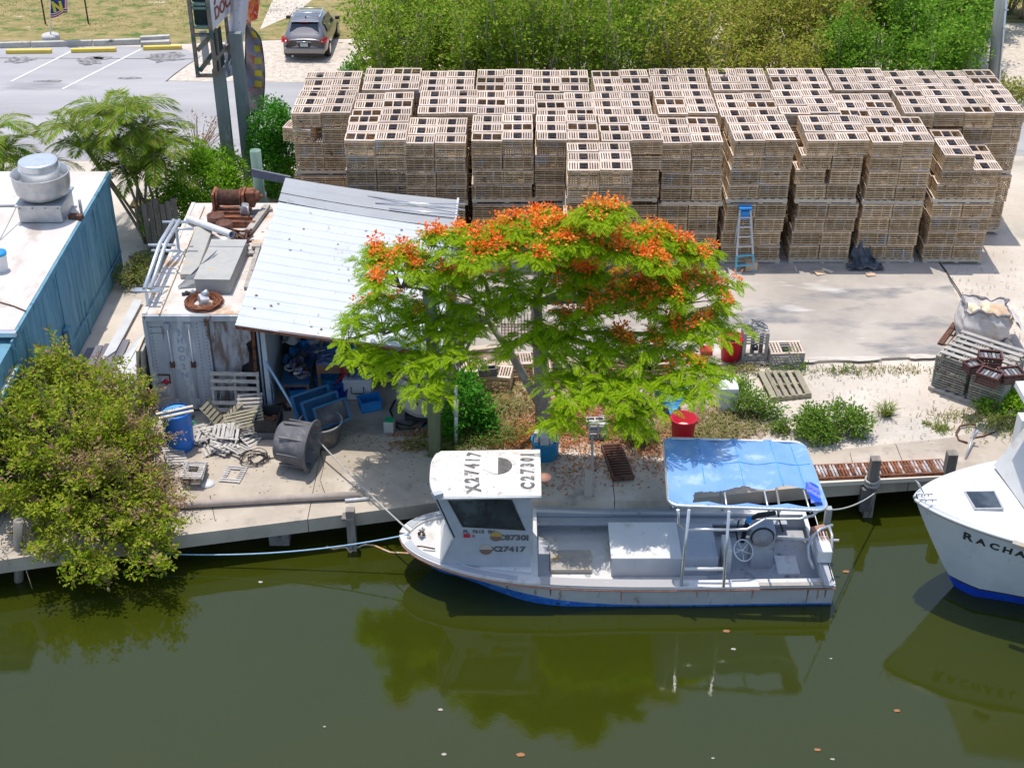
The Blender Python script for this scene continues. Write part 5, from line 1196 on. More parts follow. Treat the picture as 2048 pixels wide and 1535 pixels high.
flw = [((880, 1115), (440, 482), 4.3, 26), ((1040, 1110), (430, 455), 4.5, 5), ((1120, 1330), (455, 530), 4.45, 34), ((1130, 1240), (515, 556), 4.2, 18), ((1235, 1400), (545, 600), 4.0, 24), ((1230, 1290), (600, 650), 3.8, 6), ((1340, 1388), (628, 655), 3.5, 7), ((770, 870), (486, 528), 3.7, 16), ((735, 765), (560, 600), 3.2, 5), ((862, 905), (540, 568), 3.7, 6), ((945, 995), (500, 535), 4.0, 8), ((1270, 1305), (682, 700), 3.2, 3), ((1115, 1155), (590, 615), 3.6, 4), ((1395, 1440), (488, 520), 4.0, 4), ((1165, 1230), (402, 425), 4.95, 6), ((810, 830), (590, 612), 3.2, 2), ((1200, 1215), (620, 640), 3.7, 2), ((1040, 1080), (505, 530), 4.1, 3), ((1270, 1330), (440, 470), 4.4, 6), ((1290, 1400), (500, 545), 4.2, 9), ((905, 930), (590, 610), 3.6, 2), ((1000, 1090), (480, 520), 4, 4), ((700, 760), (600, 640), 3, 2), ((1400, 1440), (560, 620), 3, 3), ((1180, 1260), (610, 650), 3, 3), ((1330, 1400), (690, 740), 3, 2)]
FC = []
for (x0, x1), (y0, y1), z, k in flw:
    for i in range(int(k * 1.9)): FC.append(tuple(PT(random.uniform(x0 - 8, x1 + 8), random.uniform(y0 - 4, y1 + 6), -.62 + random.uniform(-.2, .12))))
def proj(A):
    A = np.asarray(A); dz = A[:, 2] - CAMH; dep = A[:, 1] * math.cos(_p) - dz * math.sin(_p); up = A[:, 1] * math.sin(_p) + dz * math.cos(_p)
    return np.stack([1024 + A[:, 0] / dep * FPX, 767.5 - up / dep * FPX], 1)
# each flower head sits on the nearest twig tip, just above and before it
tp = proj(tips); fp2 = proj(FC); FC = [tips[int(((tp - q) ** 2 * (1, 1.6)).sum(1).argmin())] + np.array((random.uniform(-.26, .26), random.uniform(-.36, .10), random.uniform(.10, .27))) for q in fp2]
FC = np.array(FC); V, F = clusters(FC, 24, .15, .068, .72, .5); obj_np('flowers', V, F, M['flower'], tree, pb)
# stems carrying the flower heads, so none hovers
mb = MB()
for q in FC:
    d_ = np.linalg.norm(tips - q, axis=1); j = int(d_.argmin()); mb.tube([tips[j], q], .008, 3, r1=.005)
    if d_[j] > .25:
        pass
part('flower_stems', mb, M['twig'], tree)['kind'] = 'stuff'
gap = [q for q in FC if np.linalg.norm(tips - q, axis=1).min() > .22]
if gap:
    C = np.repeat(np.array(gap) - np.array((0, 0, .12)), 7, 0); ang = np.tile(np.arange(7) * .9, len(gap)) + rng.uniform(0, 6, len(C)); D = np.stack([np.cos(ang), np.sin(ang), rng.uniform(0, .35, len(ang))], 1); D /= np.linalg.norm(D, axis=1)[:, None]
    V, F = fronds(C, D, rng.uniform(.28, .42, len(C)), 10, .11, .032, .42, .55); obj_np('crown', V, F, M['feather'], tree, pb)

# ---- generic shrub ---------------------------------------------------
def shrub(name, label, cat, base, blobs, ncl, per_, size, m, spread=.12, aspect=.5, shell=.55, stem=True, m2=None, frac2=0, group=None, up=.5, nst=14, stm='twig', shoots=0):
    base = Vector(base); t_ = thing(name, label, cat, base, group)
    pts = blob_points(blobs, ncl, shell); pts = pts[pts[:, 2] > WZ + .03]
    if shoots:
        ctr = pts.mean(0); idx = rng.permutation(len(pts))[:shoots]; ex = []
        for q in pts[idx]:
            d_ = (q - ctr) * np.array((.6, .6, 1.0)); d_[2] = abs(d_[2]) + .25; d_ /= np.linalg.norm(d_); l_ = rng.uniform(.15, .60)
            for t in (.35, .6, .8, 1.0): ex.append(q + d_ * l_ * t + rng.normal(0, .025, 3))
        pts = np.concatenate([pts, np.array(ex)]); pts = pts[pts[:, 2] > WZ + .03]
    if m2 is not None:
        k = int(len(pts) * frac2); idx = rng.permutation(len(pts)); a = pts[idx[k:]]; b_ = pts[idx[:k]]
        V, F = clusters(b_, per_, spread, size, aspect, up); obj_np('dry_foliage', V, F, m2, t_, base)
    else: a = pts
    V, F = clusters(a, per_, spread, size, aspect, up); obj_np('foliage', V, F, m, t_, base)
    if stem:
        mb = MB(); sel = pts[rng.permutation(len(pts))[:nst * 4]]
        for q in sel: mb.tube(curve(base + Vector((random.uniform(-.15, .15), random.uniform(-.15, .15), 0)), q, .1, 4, .1), .018, 4, r1=.007)
        part('stems', mb, M[stm], t_)['kind'] = 'stuff'
    return t_
def blob(px, py, z, rx, ry, rz): return (tuple(P(px, py, z)), (rx, ry, rz))
# big buttonwood bush at the lower left, hanging over the water
B1 = [blob(120, 870, 1.2, 1.5, 1.1, .9), blob(70, 790, 1.4, 1.1, .9, .7), blob(195, 800, 1.1, 1.1, .8, .6), blob(225, 890, .9, .85, .8, .65), blob(60, 960, .8, 1.2, .8, .8), blob(170, 990, .6, 1.3, .8, .7), blob(160, 1070, .2, 1.2, .6, .55), blob(270, 1050, .2, .85, .45, .4), blob(120, 740, 1.7, .5, .4, .4), blob(180, 1140, -.1, .7, .35, .3), blob(290, 1130, -.05, .42, .25, .22), blob(15, 850, 1.3, .6, .8, .7), blob(290, 1090, 0, .6, .3, .3), blob(20, 700, 1.9, .25, .25, .3)]
bs = P(150, 1045, 0) + Vector((0, .6, 0))
shrub('overhanging_bush', 'big yellow green bush hanging over the canal at the left', 'bush', bs, B1, 2300, 10, .095, M['mangrove'], .11, .50, .45, nst=60, shoots=420, m2=M['mangrove_brown'], frac2=.07)
B2 = [blob(275, 885, .85, .55, .6, .5), blob(262, 810, 1.0, .55, .5, .35), blob(262, 960, .6, .75, .45, .45), blob(190, 930, 1.25, .7, .4, .25), blob(312, 1000, .2, .60, .35, .28), blob(230, 1030, .3, .7, .5, .4), blob(322, 955, .22, .25, .3, .2), blob(200, 760, 1.15, .6, .4, .3)]
shrub('browning_bush', 'browning half dry bush between the big green bush and blue drum', 'bush', P(290, 990, 0) + Vector((0, .3, 0)), B2, 1000, 9, .075, M['mangrove'], .12, .42, .5, m2=M['mangrove_brown'], frac2=.68, nst=30, shoots=90)
mb = MB()
for k in range(60):
    a = P(random.uniform(0, 60), random.uniform(1030, 1130), random.uniform(-.4, .2)); mb.tube([a, a + Vector((random.uniform(-.3, .4), random.uniform(-.35, .1), random.uniform(-.35, .25)))], .012, 4, r1=.005)
single('dead_branches', mb, M['stem_pale'], 'grey tangle of dead branches at the waterline, lower left edge', 'branches', P(30, 1080, -.2))
for px, py0, py1 in ((206, 1030, 1130), (38, 1040, 1160)):
    y = P(px, py1, WZ).y; single('mooring_pile', MB().tube([(PY(px, py1 + 12, y)), PY(px - 2, py0, y)], .09, 10), M['pile_wood'], 'dark timber pile ' + ('in the middle under the big bush' if px == 206 else 'at the lower left edge beside dead branches'), 'pile')
# green bushes by the sign
shrub('green_bush', 'bright green bush beside the container and below sign poles', 'bush', P(390, 440, 0), [blob(400, 370, 1.5, 1.1, .9, .8), blob(350, 420, 1.0, .8, .7, .7), blob(440, 340, 1.6, .7, .7, .6), blob(440, 420, .9, .8, .6, .6), blob(395, 320, 2.1, .35, .4, .5), blob(480, 390, 1.0, .5, .5, .5), blob(330, 460, .5, .6, .5, .4)], 3000, 8, .085, M['bush_bright'], .14, .5, .5, nst=12)
shrub('small_bush', 'low yellow green bush between blue building and container', 'bush', P(270, 560, 0), [blob(262, 552, .25, .4, .5, .25), blob(285, 530, .3, .3, .4, .25)], 140, 8, .10, M['weed'], .15, .4)
shrub('dark_green_bush', 'dark green bush between the sign poles and leftmost stacks', 'bush', P(545, 390, 0), [blob(540, 260, 2.2, .62, .7, .9), blob(545, 330, 1.3, .6, .7, .9), blob(520, 290, 1.7, .45, .5, .6), blob(570, 300, 1.5, .4, .5, .8), blob(555, 235, 2.8, .35, .4, .4)], 1500, 8, .085, M['bush_dark'], .13, .55, .5, nst=10)
shrub('yellow_bush', 'yellowish bush at the foot of dark bush by the stacks', 'bush', P(566, 372, 0), [blob(566, 350, .5, .35, .5, .5), blob(590, 372, .3, .3, .3, .3)], 220, 8, .08, M['mangrove'], .12)
shrub('sparse_sapling', 'sparse sapling standing on the verge left of the sign poles', 'sapling', P(395, 330, 0), [blob(395, 262, 1.9, .5, .4, .5), blob(440, 250, 1.9, .35, .4, .4)], 60, 5, .08, M['mangrove_brown'], .16, .45, nst=8, stm='stem_pale')
shrub('small_bush', 'small dark green bush right of the car on the verge', 'bush', P(712, 152, 0), [blob(712, 138, .5, .35, .4, .42), blob(695, 145, .3, .2, .3, .3)], 110, 8, .10, M['bush_dark'], .16)
shrub('verge_bush', 'loose bush at the right foot of the utility pole', 'bush', P(2015, 215, 0), [blob(2025, 195, .5, .6, .8, .4), blob(2005, 170, .8, .3, .4, .3), blob(2040, 180, .9, .4, .4, .3)], 170, 7, .10, M['hedge_olive'], .2, nst=8)
# ---- tangle of thin trees behind the stacks: four builds, copied ------
def hedge_tree(m, h, spread_, ncl, nst):
    base = Vector((0, 0, 0)); mb = MB(); pts = []
    for k in range(nst):
        a = random.uniform(0, 2 * PI); r_ = spread_ * random.uniform(.15, 1) ; top = Vector((math.cos(a) * r_, math.sin(a) * r_ * .8, h * random.uniform(.7, 1)))
        c_ = curve((math.cos(a) * .15, math.sin(a) * .15, -.05), top, -.15, 6, .15); mb.tube(c_, random.uniform(.03, .06), 5, r1=.014)
        for q in c_[2:]:
            for _ in range(int(1.05 * ncl / nst / 5)): pts.append(tuple(q + Vector((random.gauss(0, .25), random.gauss(0, .25), random.gauss(0, .26)))))
    pts = np.array(pts); pts = pts[pts[:, 2] > .45]; pts = pts[(pts[:, 2] > 1.9) | (rng.random(len(pts)) < .35)]
    V, F = clusters(pts, 11, .20, .115, .55, .5)
    me1 = mb.mesh('trunks'); me1.materials.append(M['stem_pale']); me2 = npmesh('crown', V, F, m)
    return me1, me2
hv = [hedge_tree(M['hedge'], 5.2, 1.7, 900, 18), hedge_tree(M['hedge'], 4.6, 1.5, 800, 15), hedge_tree(M['hedge_olive'], 4.8, 1.7, 1000, 20), hedge_tree(M['hedge_olive'], 4.2, 1.6, 900, 16), hedge_tree(M['hedge_dark'], 4.4, 1.5, 1100, 12)]
hz = []
for r_, (Y, x0, x1, st) in enumerate(((41.6, -3.7, 13, 2.3), (44.3, -4.2, 15, 2.4), (47.6, -3.2, 17, 2.7), (51.5, -2.0, 19, 3.0), (56, -1, 26, 3.4), (61, 0, 30, 4.2))):
    x = x0
    while x < x1: hz.append((x + random.uniform(-.4, .4), Y + random.uniform(-.5, .5), x)); x += st
hz += [(17.6, 53.6, 17.6), (20.0, 55.0, 20), (22, 53.5, 22), (16.2, 50.5, 16.2), (14.8, 47.5, 15)]
tcount = {}
rk = lambda y: 0 if y < 43 else 1 if y < 46 else 2 if y < 49.6 else 3 if y < 53.5 else 4 if y < 59 else 5
hz.sort(key=lambda q: (rk(q[1]), q[0]))
for i, (x, y, _) in enumerate(hz):
    px = 1024 + x / (y * math.cos(_p) + 14 * math.sin(_p)) * FPX
    if px > 1720 + random.uniform(-60, 60): v = 4
    elif px > 1330 + random.uniform(-120, 120): v = random.choice((2, 3))
    else: v = random.choice((0, 1))
    row = 'first' if y < 43 else 'second' if y < 46 else 'third' if y < 49.6 else 'fourth' if y < 53.5 else 'fifth' if y < 59 else 'sixth'
    looks = ('dark leafy tree', 'olive thin-stemmed tree', 'bright green thin-stemmed tree')[0 if v == 4 else 1 if v in (2, 3) else 2]
    side = 'left' if px < 1130 else 'middle' if px < 1550 else 'right'
    tcount[row] = tcount.get(row, 0) + 1; nth = (ordn + ['thirteenth'])[tcount[row] - 1]
    t_ = thing('thicket_tree', f'{looks} behind the stacks, {nth} from left in the {row} rank', 'tree', (x, y, 0), 'thin-stemmed trees of the thicket', random.uniform(0, 6.28))
    s = random.uniform(.88, 1.1) * (1.0 if y < 50 else 1.0); t_.scale = (s, s, s * random.uniform(.9, 1.05))
    link(bpy.data.objects.new('trunk', hv[v][0]), t_); link(bpy.data.objects.new('crown', hv[v][1]), t_)
# ---- palms -----------------------------------------------------------
def palm(label, base, crowns, seed=1, fl=1.75, nf=9):
    t_ = thing('palm', label, 'palm tree', base); base = Vector(base)
    for ci, c_ in enumerate(crowns):
        c_ = Vector(c_); part('trunk', MB().tube(curve(base + Vector((random.uniform(-.3, .3), random.uniform(-.25, .25), 0)), c_, .0, 5, .12), .045, 7, r1=.03), M['stem_pale'], t_)
        C = []; D = []; Ls = []
        for k in range(nf):
            a = k * 2.4 + random.random() * .5; e_ = random.uniform(.35, 1.3)
            D.append((math.cos(a), math.sin(a), e_)); C.append(tuple(c_)); Ls.append(fl * random.uniform(.75, 1.1))
        C = np.array(C); D = np.array(D); D /= np.linalg.norm(D, axis=1)[:, None]; Ls = np.array(Ls)
        V, F = fronds(C, D, Ls, 44, .42, .028, .62, .75)
        obj_np('fronds', V, F, M['palm'], t_, base)
        mb = MB()
        for d_, l_ in zip(D, Ls): mb.tube([Vector(c_) + Vector(d_) * (l_ * t) + Vector((0, 0, -.62 * l_ * t * t)) for t in np.linspace(0, 1, 8)], .016, 4, r1=.005)
        part('frond_ribs', mb, M['palm_yellow'], t_)
pbb = Vector((-10.0, 35.6, 0))
palm('clump of slender palms behind the blue building', pbb, [P(150, 262, 3.0), P(215, 235, 3.6), P(235, 300, 2.9), P(290, 262, 3.3), P(255, 225, 3.9), P(180, 300, 2.4), P(300, 330, 2.3), P(315, 300, 2.8), P(265, 350, 2.0)], nf=12, fl=1.6)
palm('palm cut by the left edge behind the white roof', (-14.1, 36.0, 0), [P(10, 300, 2.6), P(-25, 330, 2.4), P(50, 330, 2.2), P(-10, 260, 3.2)], nf=8, fl=1.5)
# old palm stump and boards behind the blue wall
fence = thing('stockade_fence', 'short dark board fence behind the palms by blue wall', 'fence', (-9.6, 34.8, 0))
for k in range(6): part('board', MB().box((-9.75 + k * .16, 34.75, .75 + .04 * (k % 3)), (.14, .04, 1.5 + .08 * (k % 3))), M['pile_wood'], fence)
single('orange_bench', MB().box((-10.0, 36.4, .75), (1.1, .5, .08)).box((-10.4, 36.4, .36), (.08, .4, .7)).box((-9.6, 36.4, .36), (.08, .4, .7)), M['disc_yellow'], 'yellow topped table behind the palm stems', 'table', (-10, 36.4, 0))
# ---- low plants on the marl ------------------------------------------
shrub('leafy_shrub', 'round leafy green shrub on the gravel by the dock', 'shrub', P(1660, 880, 0), [blob(1660, 835, .35, .72, .45, .33), blob(1620, 850, .3, .4, .35, .3), blob(1715, 845, .3, .35, .35, .28), blob(1640, 870, .25, .4, .25, .2)], 520, 9, .085, M['shrub'], .11, .42, .3, nst=8)
shrub('leafy_shrub', 'straggly green shrub beside the flat pallet and white board', 'shrub', P(1500, 830, 0), [blob(1500, 805, .3, .45, .35, .28), blob(1545, 820, .2, .25, .25, .2), blob(1485, 770, .3, .25, .3, .2)], 230, 8, .085, M['shrub'], .12, .42, .3, nst=6)
shrub('leafy_shrub', 'small low plant on gravel left of the round shrub', 'shrub', P(1565, 862, 0), [blob(1565, 853, .15, .18, .18, .15)], 36, 8, .08, M['shrub'], .1, .4, nst=3)
shrub('leafy_plant', 'broad leaved dark green plant under the tree behind the white pipe', 'plant', P(940, 860, 0), [blob(935, 810, .7, .45, .4, .55), blob(905, 850, .4, .3, .3, .35), blob(965, 840, .35, .3, .3, .35), blob(930, 770, .8, .35, .3, .3)], 330, 8, .12, M['bush_dark'], .15, .5, .3, nst=7)
shrub('leafy_plant', 'low green plants below the trap pile at the right edge', 'plant', P(2010, 830, 0), [blob(2000, 810, .15, .5, .4, .18), blob(2035, 795, .15, .35, .4, .18)], 160, 8, .12, M['bush_bright'], .14, .5, .3, nst=4)
shrub('leafy_plant', 'small weeds at the edge of the work slab', 'plant', P(1700, 735, 0), [blob(1700, 738, .06, .18, .12, .07), blob(1670, 742, .05, .12, .1, .05)], 26, 7, .07, M['weed'], .09, .4, stem=False)
shrub('vine', 'vine growing over the old trap beside red bin', 'plant', P(1590, 728, 0), [blob(1580, 712, .3, .14, .05, .2), blob(1560, 735, .08, .3, .1, .08), blob(1600, 735, .08, .2, .1, .08)], 30, 6, .07, M['shrub'], .08, .45, stem=False)
def grass_tuft(label, px, py, n, h, r_, m, rx=1.0, ry=1.0, kind=None, cat='grass', name='grass_tuft'):
    p = P(px, py, 0); C = np.stack([p.x + rng.normal(0, r_ * rx, n), p.y + rng.normal(0, r_ * ry, n), np.zeros(n)], 1)
    a = rng.uniform(0, 2 * PI, n); D = np.stack([np.cos(a) * .6, np.sin(a) * .6, rng.uniform(.5, 1.3, n)], 1); D /= np.linalg.norm(D, axis=1)[:, None]
    hh = h * rng.uniform(.5, 1.2, n); S = np.stack([-np.sin(a), np.cos(a), np.zeros(n)], 1) * .008
    m1 = C + D * hh[:, None] * .6; e_ = C + D * hh[:, None]; e_[:, 2] -= hh * .22; e_ += np.stack([np.cos(a), np.sin(a), np.zeros(n)], 1) * (hh * .2)[:, None]
    V = np.stack([C - S, C + S, m1 + S, m1 - S], 1).reshape(-1, 3); V2 = np.stack([m1 - S, m1 + S, e_ + S * .2, e_ - S * .2], 1).reshape(-1, 3)
    V = np.concatenate([V, V2]); F = np.arange(len(V)).reshape(-1, 4)
    o = obj_np(name, V, F, m); o['kind'] = 'stuff' if kind is None else kind
    if kind == 'thing': del o['kind']; tag(o, label, cat)
    return o
for q in (('', 960, 878, 900, .40, .30, M['weed'], 1.6, .8), ('', 900, 905, 250, .3, .25, M['weed'], 1.2, .5), ('', 1400, 870, 450, .30, .32, M['dry_grass'], 1.4, 1.0), ('', 1450, 840, 400, .25, .3, M['dry_grass'], 1.2, 1.), ('', 1010, 820, 500, .3, .35, M['dry_grass'], 1.2, .8), ('', 2020, 850, 700, .28, .35, M['weed'], 1.2, .9), ('', 1930, 835, 260, .14, .3, M['dry_grass'], 1.5, .5), ('', 1780, 740, 260, .12, .35, M['dry_grass'], 1.6, .35), ('', 1640, 745, 200, .12, .5, M['weed'], 1.6, .3), ('', 1480, 740, 300, .2, .25, M['dry_grass'], 1.2, .5), ('', 1530, 860, 220, .18, .3, M['dry_grass'], 1.3, .5), ('', 350, 1045, 260, .1, .22, M['weed'], 1.6, .4)):
    grass_tuft(*q)
for lab, px, py, n, h, r_ in (('spiky grass tuft beside the rusty rack', 1278, 880, 420, .62, .12), ('thin wiry grass tuft on gravel beside the round shrub', 1772, 830, 110, .42, .06), ('flat green weed patch on gravel near the dock', 1882, 857, 160, .14, .1), ('small dry weed beside the green weed patch', 1852, 848, 60, .10, .06)):
    grass_tuft(lab, px, py, n, h, r_, M['weed'], kind='thing')
# field grass and leaf litter: nobody could count them
n = 26000; C = np.stack([rng.uniform(-24, -1.5, n), rng.uniform(53.3, 63, n), np.full(n, .01)], 1)
pat = np.sin(C[:, 0] * 1.3 + np.sin(C[:, 1] * .9) * 2) + np.sin(C[:, 1] * 1.7 + C[:, 0] * .6) + rng.normal(0, .7, n); C = C[pat > -.5]; n = len(C)
V, F = leaf_quads(C, .075, .5, 1.6); obj_np('field_grass', V, F, M['dry_grass'])['kind'] = 'stuff'
def litter(name, regs, size, m, z=.02):
    Cs = []
    for (px, py, rx, ry, k) in regs:
        c_ = P(px, py, 0); Cs.append(np.stack([c_.x + rng.normal(0, rx, k), c_.y + rng.normal(0, ry, k), np.full(k, z) + rng.uniform(0, .02, k)], 1))
    C = np.concatenate(Cs); C[:, 2] = np.where(C[:, 1] < 25.7, .055, C[:, 2]); C = C[C[:, 1] > 23.75]
    V, F = leaf_quads(C, size, .45, 1.4); o = obj_np(name, V, F, m); o['kind'] = 'stuff'; return o
litter('leaf_litter', [(1160, 850, 1.2, .6, 5200), (1040, 880, .5, .4, 2200), (1000, 780, .7, .6, 900), (830, 880, .35, .25, 600), (1330, 870, .6, .5, 700), (1230, 930, .9, .35, 700), (1130, 960, .9, .4, 260), (1420, 900, .7, .3, 500)], .07, M['leaf_litter'])
litter('dry_twigs', [(1430, 860, .6, .4, 250), (980, 800, .6, .5, 500), (850, 890, .3, .15, 300)], .14, M['dry_grass'])
# ================================================================ yard things
def cyl_thing(name, label, cat, p, r0, r1, h, m, n=24, wall_=.015, group=None, rim=None):
    prof = [(.001, 0), (r0, 0), (r1, h), (r1 + .012, h + .006), (r1 - wall_, h + .004), (r0 - wall_, .03), (.001, .03)]
    return single(name, MB().lathe(prof, p, n), m, label, cat, p, group)
# blue drum with two battens
p = P(362, 893, .045); dt = thing('blue_drum', 'tall blue plastic drum with two pale battens on its lid', 'drum', p)
part('body', MB().lathe([(.001, 0), (.27, 0), (.29, .03), (.30, .30), (.292, .32), (.30, .34), (.31, .60), (.302, .62), (.31, .64), (.305, .86), (.315, .88), (.315, .92), (.29, .93)], p, 32), M['drum_blue'], dt)
part('lid', MB().lathe([(.29, .90), (.27, .895), (.001, .90)], p, 32), M['lid_blue'], dt)
part('bung', MB().lathe([(.04, .90), (.04, .925), (.001, .925)], p + Vector((.08, .14, 0)), 12), M['navy_blue'], dt)
for k, (a, b_) in enumerate((((312, 828), (386, 812)), ((318, 836), (387, 821)))):
    single('batten', MB().beam(P(*a, .985), P(*b_, .985), .07, .03), M['pale_wood'], f'pale batten on the blue drum, {"farther" if k == 0 else "nearer"} of two', 'batten', P(*a, .97), 'battens on the blue drum')
# upright grey tub with blue totes
p = P(645, 884, .01); cyl_thing('grey_tub', 'upright round grey tub holding blue totes', 'tub', p, .36, .455, .56, M['tub_grey'], 30, .02)
tubrim = bpy.data.objects['grey_tub']; part('rim', MB().tube(ring(.46, 30, p + Vector((0, 0, .56))), .022, 6, cap=False), M['tub_rim'], tubrim)
def tote(c_, d_, rot, m, lab):
    t_ = thing('plastic_tote', lab, 'tote', c_); Mx_ = Euler([R(a) for a in rot]).to_matrix(); mb = MB(); x, y, z = d_; w_ = .02
    for cc, dd in (((0, 0, -z / 2), (x, y, w_)), ((x / 2, 0, 0), (w_, y, z)), ((-x / 2, 0, 0), (w_, y, z)), ((0, y / 2, 0), (x - w_, w_, z)), ((0, -y / 2, 0), (x - w_, w_, z))): mb.box(Vector(c_) + Mx_ @ Vector(cc), dd, Mx_)
    part('body', mb, m, t_); mb = MB()
    for cc, dd in (((x / 2 + .02, 0, z / 2), (.05, y + .08, .02)), ((-x / 2 - .02, 0, z / 2), (.05, y + .08, .02)), ((0, y / 2 + .02, z / 2), (x, .05, .021)), ((0, -y / 2 - .02, z / 2), (x, .05, .021))): mb.box(Vector(c_) + Mx_ @ Vector(cc), dd, Mx_)
    part('rim', mb, M['tote_blue'], t_); return t_
tote(P(622, 806, .72) + Vector((0, .05, 0)), (.82, .46, .16), (62, 0, 34), M['tote_blue'], 'dark blue tote standing on edge in the grey tub, leftmost')
tote(P(638, 815, .70) + Vector((.04, .0, 0)), (.80, .44, .14), (62, 0, 34), M['tote_blue'], 'dark blue tote in the grey tub, middle of three')
tote(P(658, 824, .62) + Vector((.05, -.05, 0)), (.72, .42, .14), (62, 0, 34), M['tub_grey'], 'grey blue tote in the grey tub, rightmost and lowest')
# tipped tub
ax = Vector((.97, -.22, -.05)).normalized(); Mz = ax.to_track_quat('Z', 'Y').to_matrix(); q = P(560, 940, .045) + Vector((-.02, .32, .54))
tt_ = thing('tipped_tub', 'big round grey tub tipped on its side on the dock', 'tub', q)
part('body', MB().lathe([(.001, .0), (.38, .0), (.42, .04), (.46, .40), (.50, .72), (.55, .72), (.55, .76), (.48, .75), (.40, .06), (.001, .05)], q, 32, M=Mz), M['tub_grey'], tt_)
mb = MB()
for a in range(8):
    v = Mz @ Vector((.475 * math.cos(a * PI / 4), .475 * math.sin(a * PI / 4), .40)); mb.beam(q + v - ax * .28 , q + v + ax * .30, .035, .03)
part('ribs', mb, M['tub_grey'], tt_)['kind'] = 'stuff'
part('rim', MB().tube(ring(.555, 32, q + ax * .74, Mz), .02, 6, cap=False), M['tub_grey'], tt_)
# black bin and small dark box
def openbox(name, lab, cat, c_, d_, rz, m, w_=.02, loc=None):
    x, y, z = d_; Mx_ = Matrix.Rotation(R(rz), 3, 'Z'); mb = MB(); c_ = Vector(c_)
    for cc, dd in (((0, 0, w_ / 2), (x, y, w_)), ((x / 2 - w_ / 2, 0, z / 2), (w_, y, z)), ((-x / 2 + w_ / 2, 0, z / 2), (w_, y, z)), ((0, y / 2 - w_ / 2, z / 2), (x - 2 * w_, w_, z)), ((0, -y / 2 + w_ / 2, z / 2), (x - 2 * w_, w_, z)), ((x / 2 + .015, 0, z - .01), (.03, y + .06, .02)), ((-x / 2 - .015, 0, z - .01), (.03, y + .06, .02)), ((0, y / 2 + .015, z - .01), (x, .03, .02)), ((0, -y / 2 - .015, z - .01), (x, .03, .02))):
        mb.box(c_ + Mx_ @ Vector(cc), dd, Mx_)
    return single(name, mb, m, lab, cat, c_)
p = P(536, 880, .01); openbox('black_bin', 'open black plastic bin between pallet pieces and grey tub', 'bin', p + Vector((0, .30, .2)), (.50, .62, .30), -4, M['black'])
mb = MB()
for k in range(7): mb.box(p + Vector((random.uniform(-.15, .15), .3 + random.uniform(-.2, .2), .27 + random.uniform(0, .08))), (.16, .10, .06), (random.uniform(-30, 30), random.uniform(-30, 30), random.uniform(0, 90)))
single('scraps', mb, M['rust'], 'small brown scraps inside the black bin', 'scraps', p, kind='stuff')
single('grey_box', MB().box(p + Vector((.0, .12, .10)), (.42, .30, .20)), M['tub_grey'], 'low grey box under the black bin', 'box', p, bev=.01)
single('white_card', MB().box(p + Vector((.05, .06, .215)), (.15, .10, .012), (0, 0, -4)), M['flag_white'], 'small white card on the low grey box', 'card')
# cord coil, white lid
mb = MB(); p = P(512, 918, .06)
for k in range(7): mb.tube([q + Vector((random.uniform(-.04, .04), random.uniform(-.03, .03), 0)) for q in ring(.16 + .02 * k, 16, p + Vector((.08 * math.sin(k), .03 * math.cos(k * 2), .012 * k)))], .010, 4, cap=False)
mb.tube([p + Vector((.2, 0, .01)), p + Vector((.38, .05, .01)), p + Vector((.45, .0, .01))], .012, 5)
single('cord_coil', mb, M['black'], 'coil of black cord lying by the tipped tub', 'cord', p)
single('pot_lid', MB().lathe([(.001, .0), (.15, .0), (.15, .02), (.001, .025)], P(415, 967, .05), 18), M['white_plastic'], 'white round lid on the dock edge', 'lid')
single('green_hose', MB().tube([P(388, 830, .05), P(372, 842, .12), P(388, 850, .05), P(402, 852, .05), P(385, 842, .14), P(370, 836, .1), P(360, 830, .4)], .018, 6), M['hose_green'], 'green hose beside the blue drum', 'hose')
# slatted lids scattered by the container: each its own object, shared slat meshes
def slat_panel(name, lab, cat, M4, w_, l_, ns, m, group=None, hole=False, frame=True, sw=None):
    t_ = bpy.data.objects.new(name, None); col.objects.link(t_); t_.matrix_world = M4; tag(t_, lab, cat, group)
    key = (w_, l_, ns, m.name); sw = sw or l_ / ns * .62
    if key not in SL:
        a = MB().box((0, 0, .012), (w_, sw, .016)).mesh('slat'); a.materials.append(m); b_ = MB().box((0, 0, 0), (.035, l_, .018)).mesh('rail'); b_.materials.append(m); c_ = MB().box((0, 0, .012), (w_ * .27, sw, .016)).mesh('slat'); c_.materials.append(m); SL[key] = (a, b_, c_)
    a, b_, c_ = SL[key]
    for k in range(ns):
        y = -l_ / 2 + (k + .5) * l_ / ns
        if hole and abs(y) < l_ * .22:
            for s in (-1, 1): o = link(bpy.data.objects.new('slat', c_), t_); o.location = (s * w_ * .365, y, 0)
        else: o = link(bpy.data.objects.new('slat', a), t_); o.location = (random.uniform(-.006, .006), y, 0)
    for s in (-1, 1): o = link(bpy.data.objects.new('rail', b_), t_); o.location = (s * (w_ / 2 - .03), 0, 0)
    return t_
SL = {}
def M4(px, py, z, rot): return Matrix.Translation(P(px, py, z)) @ Euler([R(a) for a in rot]).to_matrix().to_4x4()
slat_panel('slatted_lid', 'tan slatted trap lid leaning left, standing nearest the blue drum', 'trap lid', M4(428, 826, .32, (48, 0, 72)), .50, .62, 6, M['green_wood'], 'slatted lids piled before the container')
slat_panel('slatted_lid', 'tan slatted trap lid leaning against the pallet, right of its twin', 'trap lid', M4(466, 815, .38, (42, 0, -78)), .52, .62, 6, M['green_wood'], 'slatted lids piled before the container')
slat_panel('slatted_lid', 'tan slatted trap lid lying on top of the pile under the pallet', 'trap lid', M4(488, 838, .42, (20, -8, 12)), .85, .50, 6, M['green_wood'], 'slatted lids piled before the container')
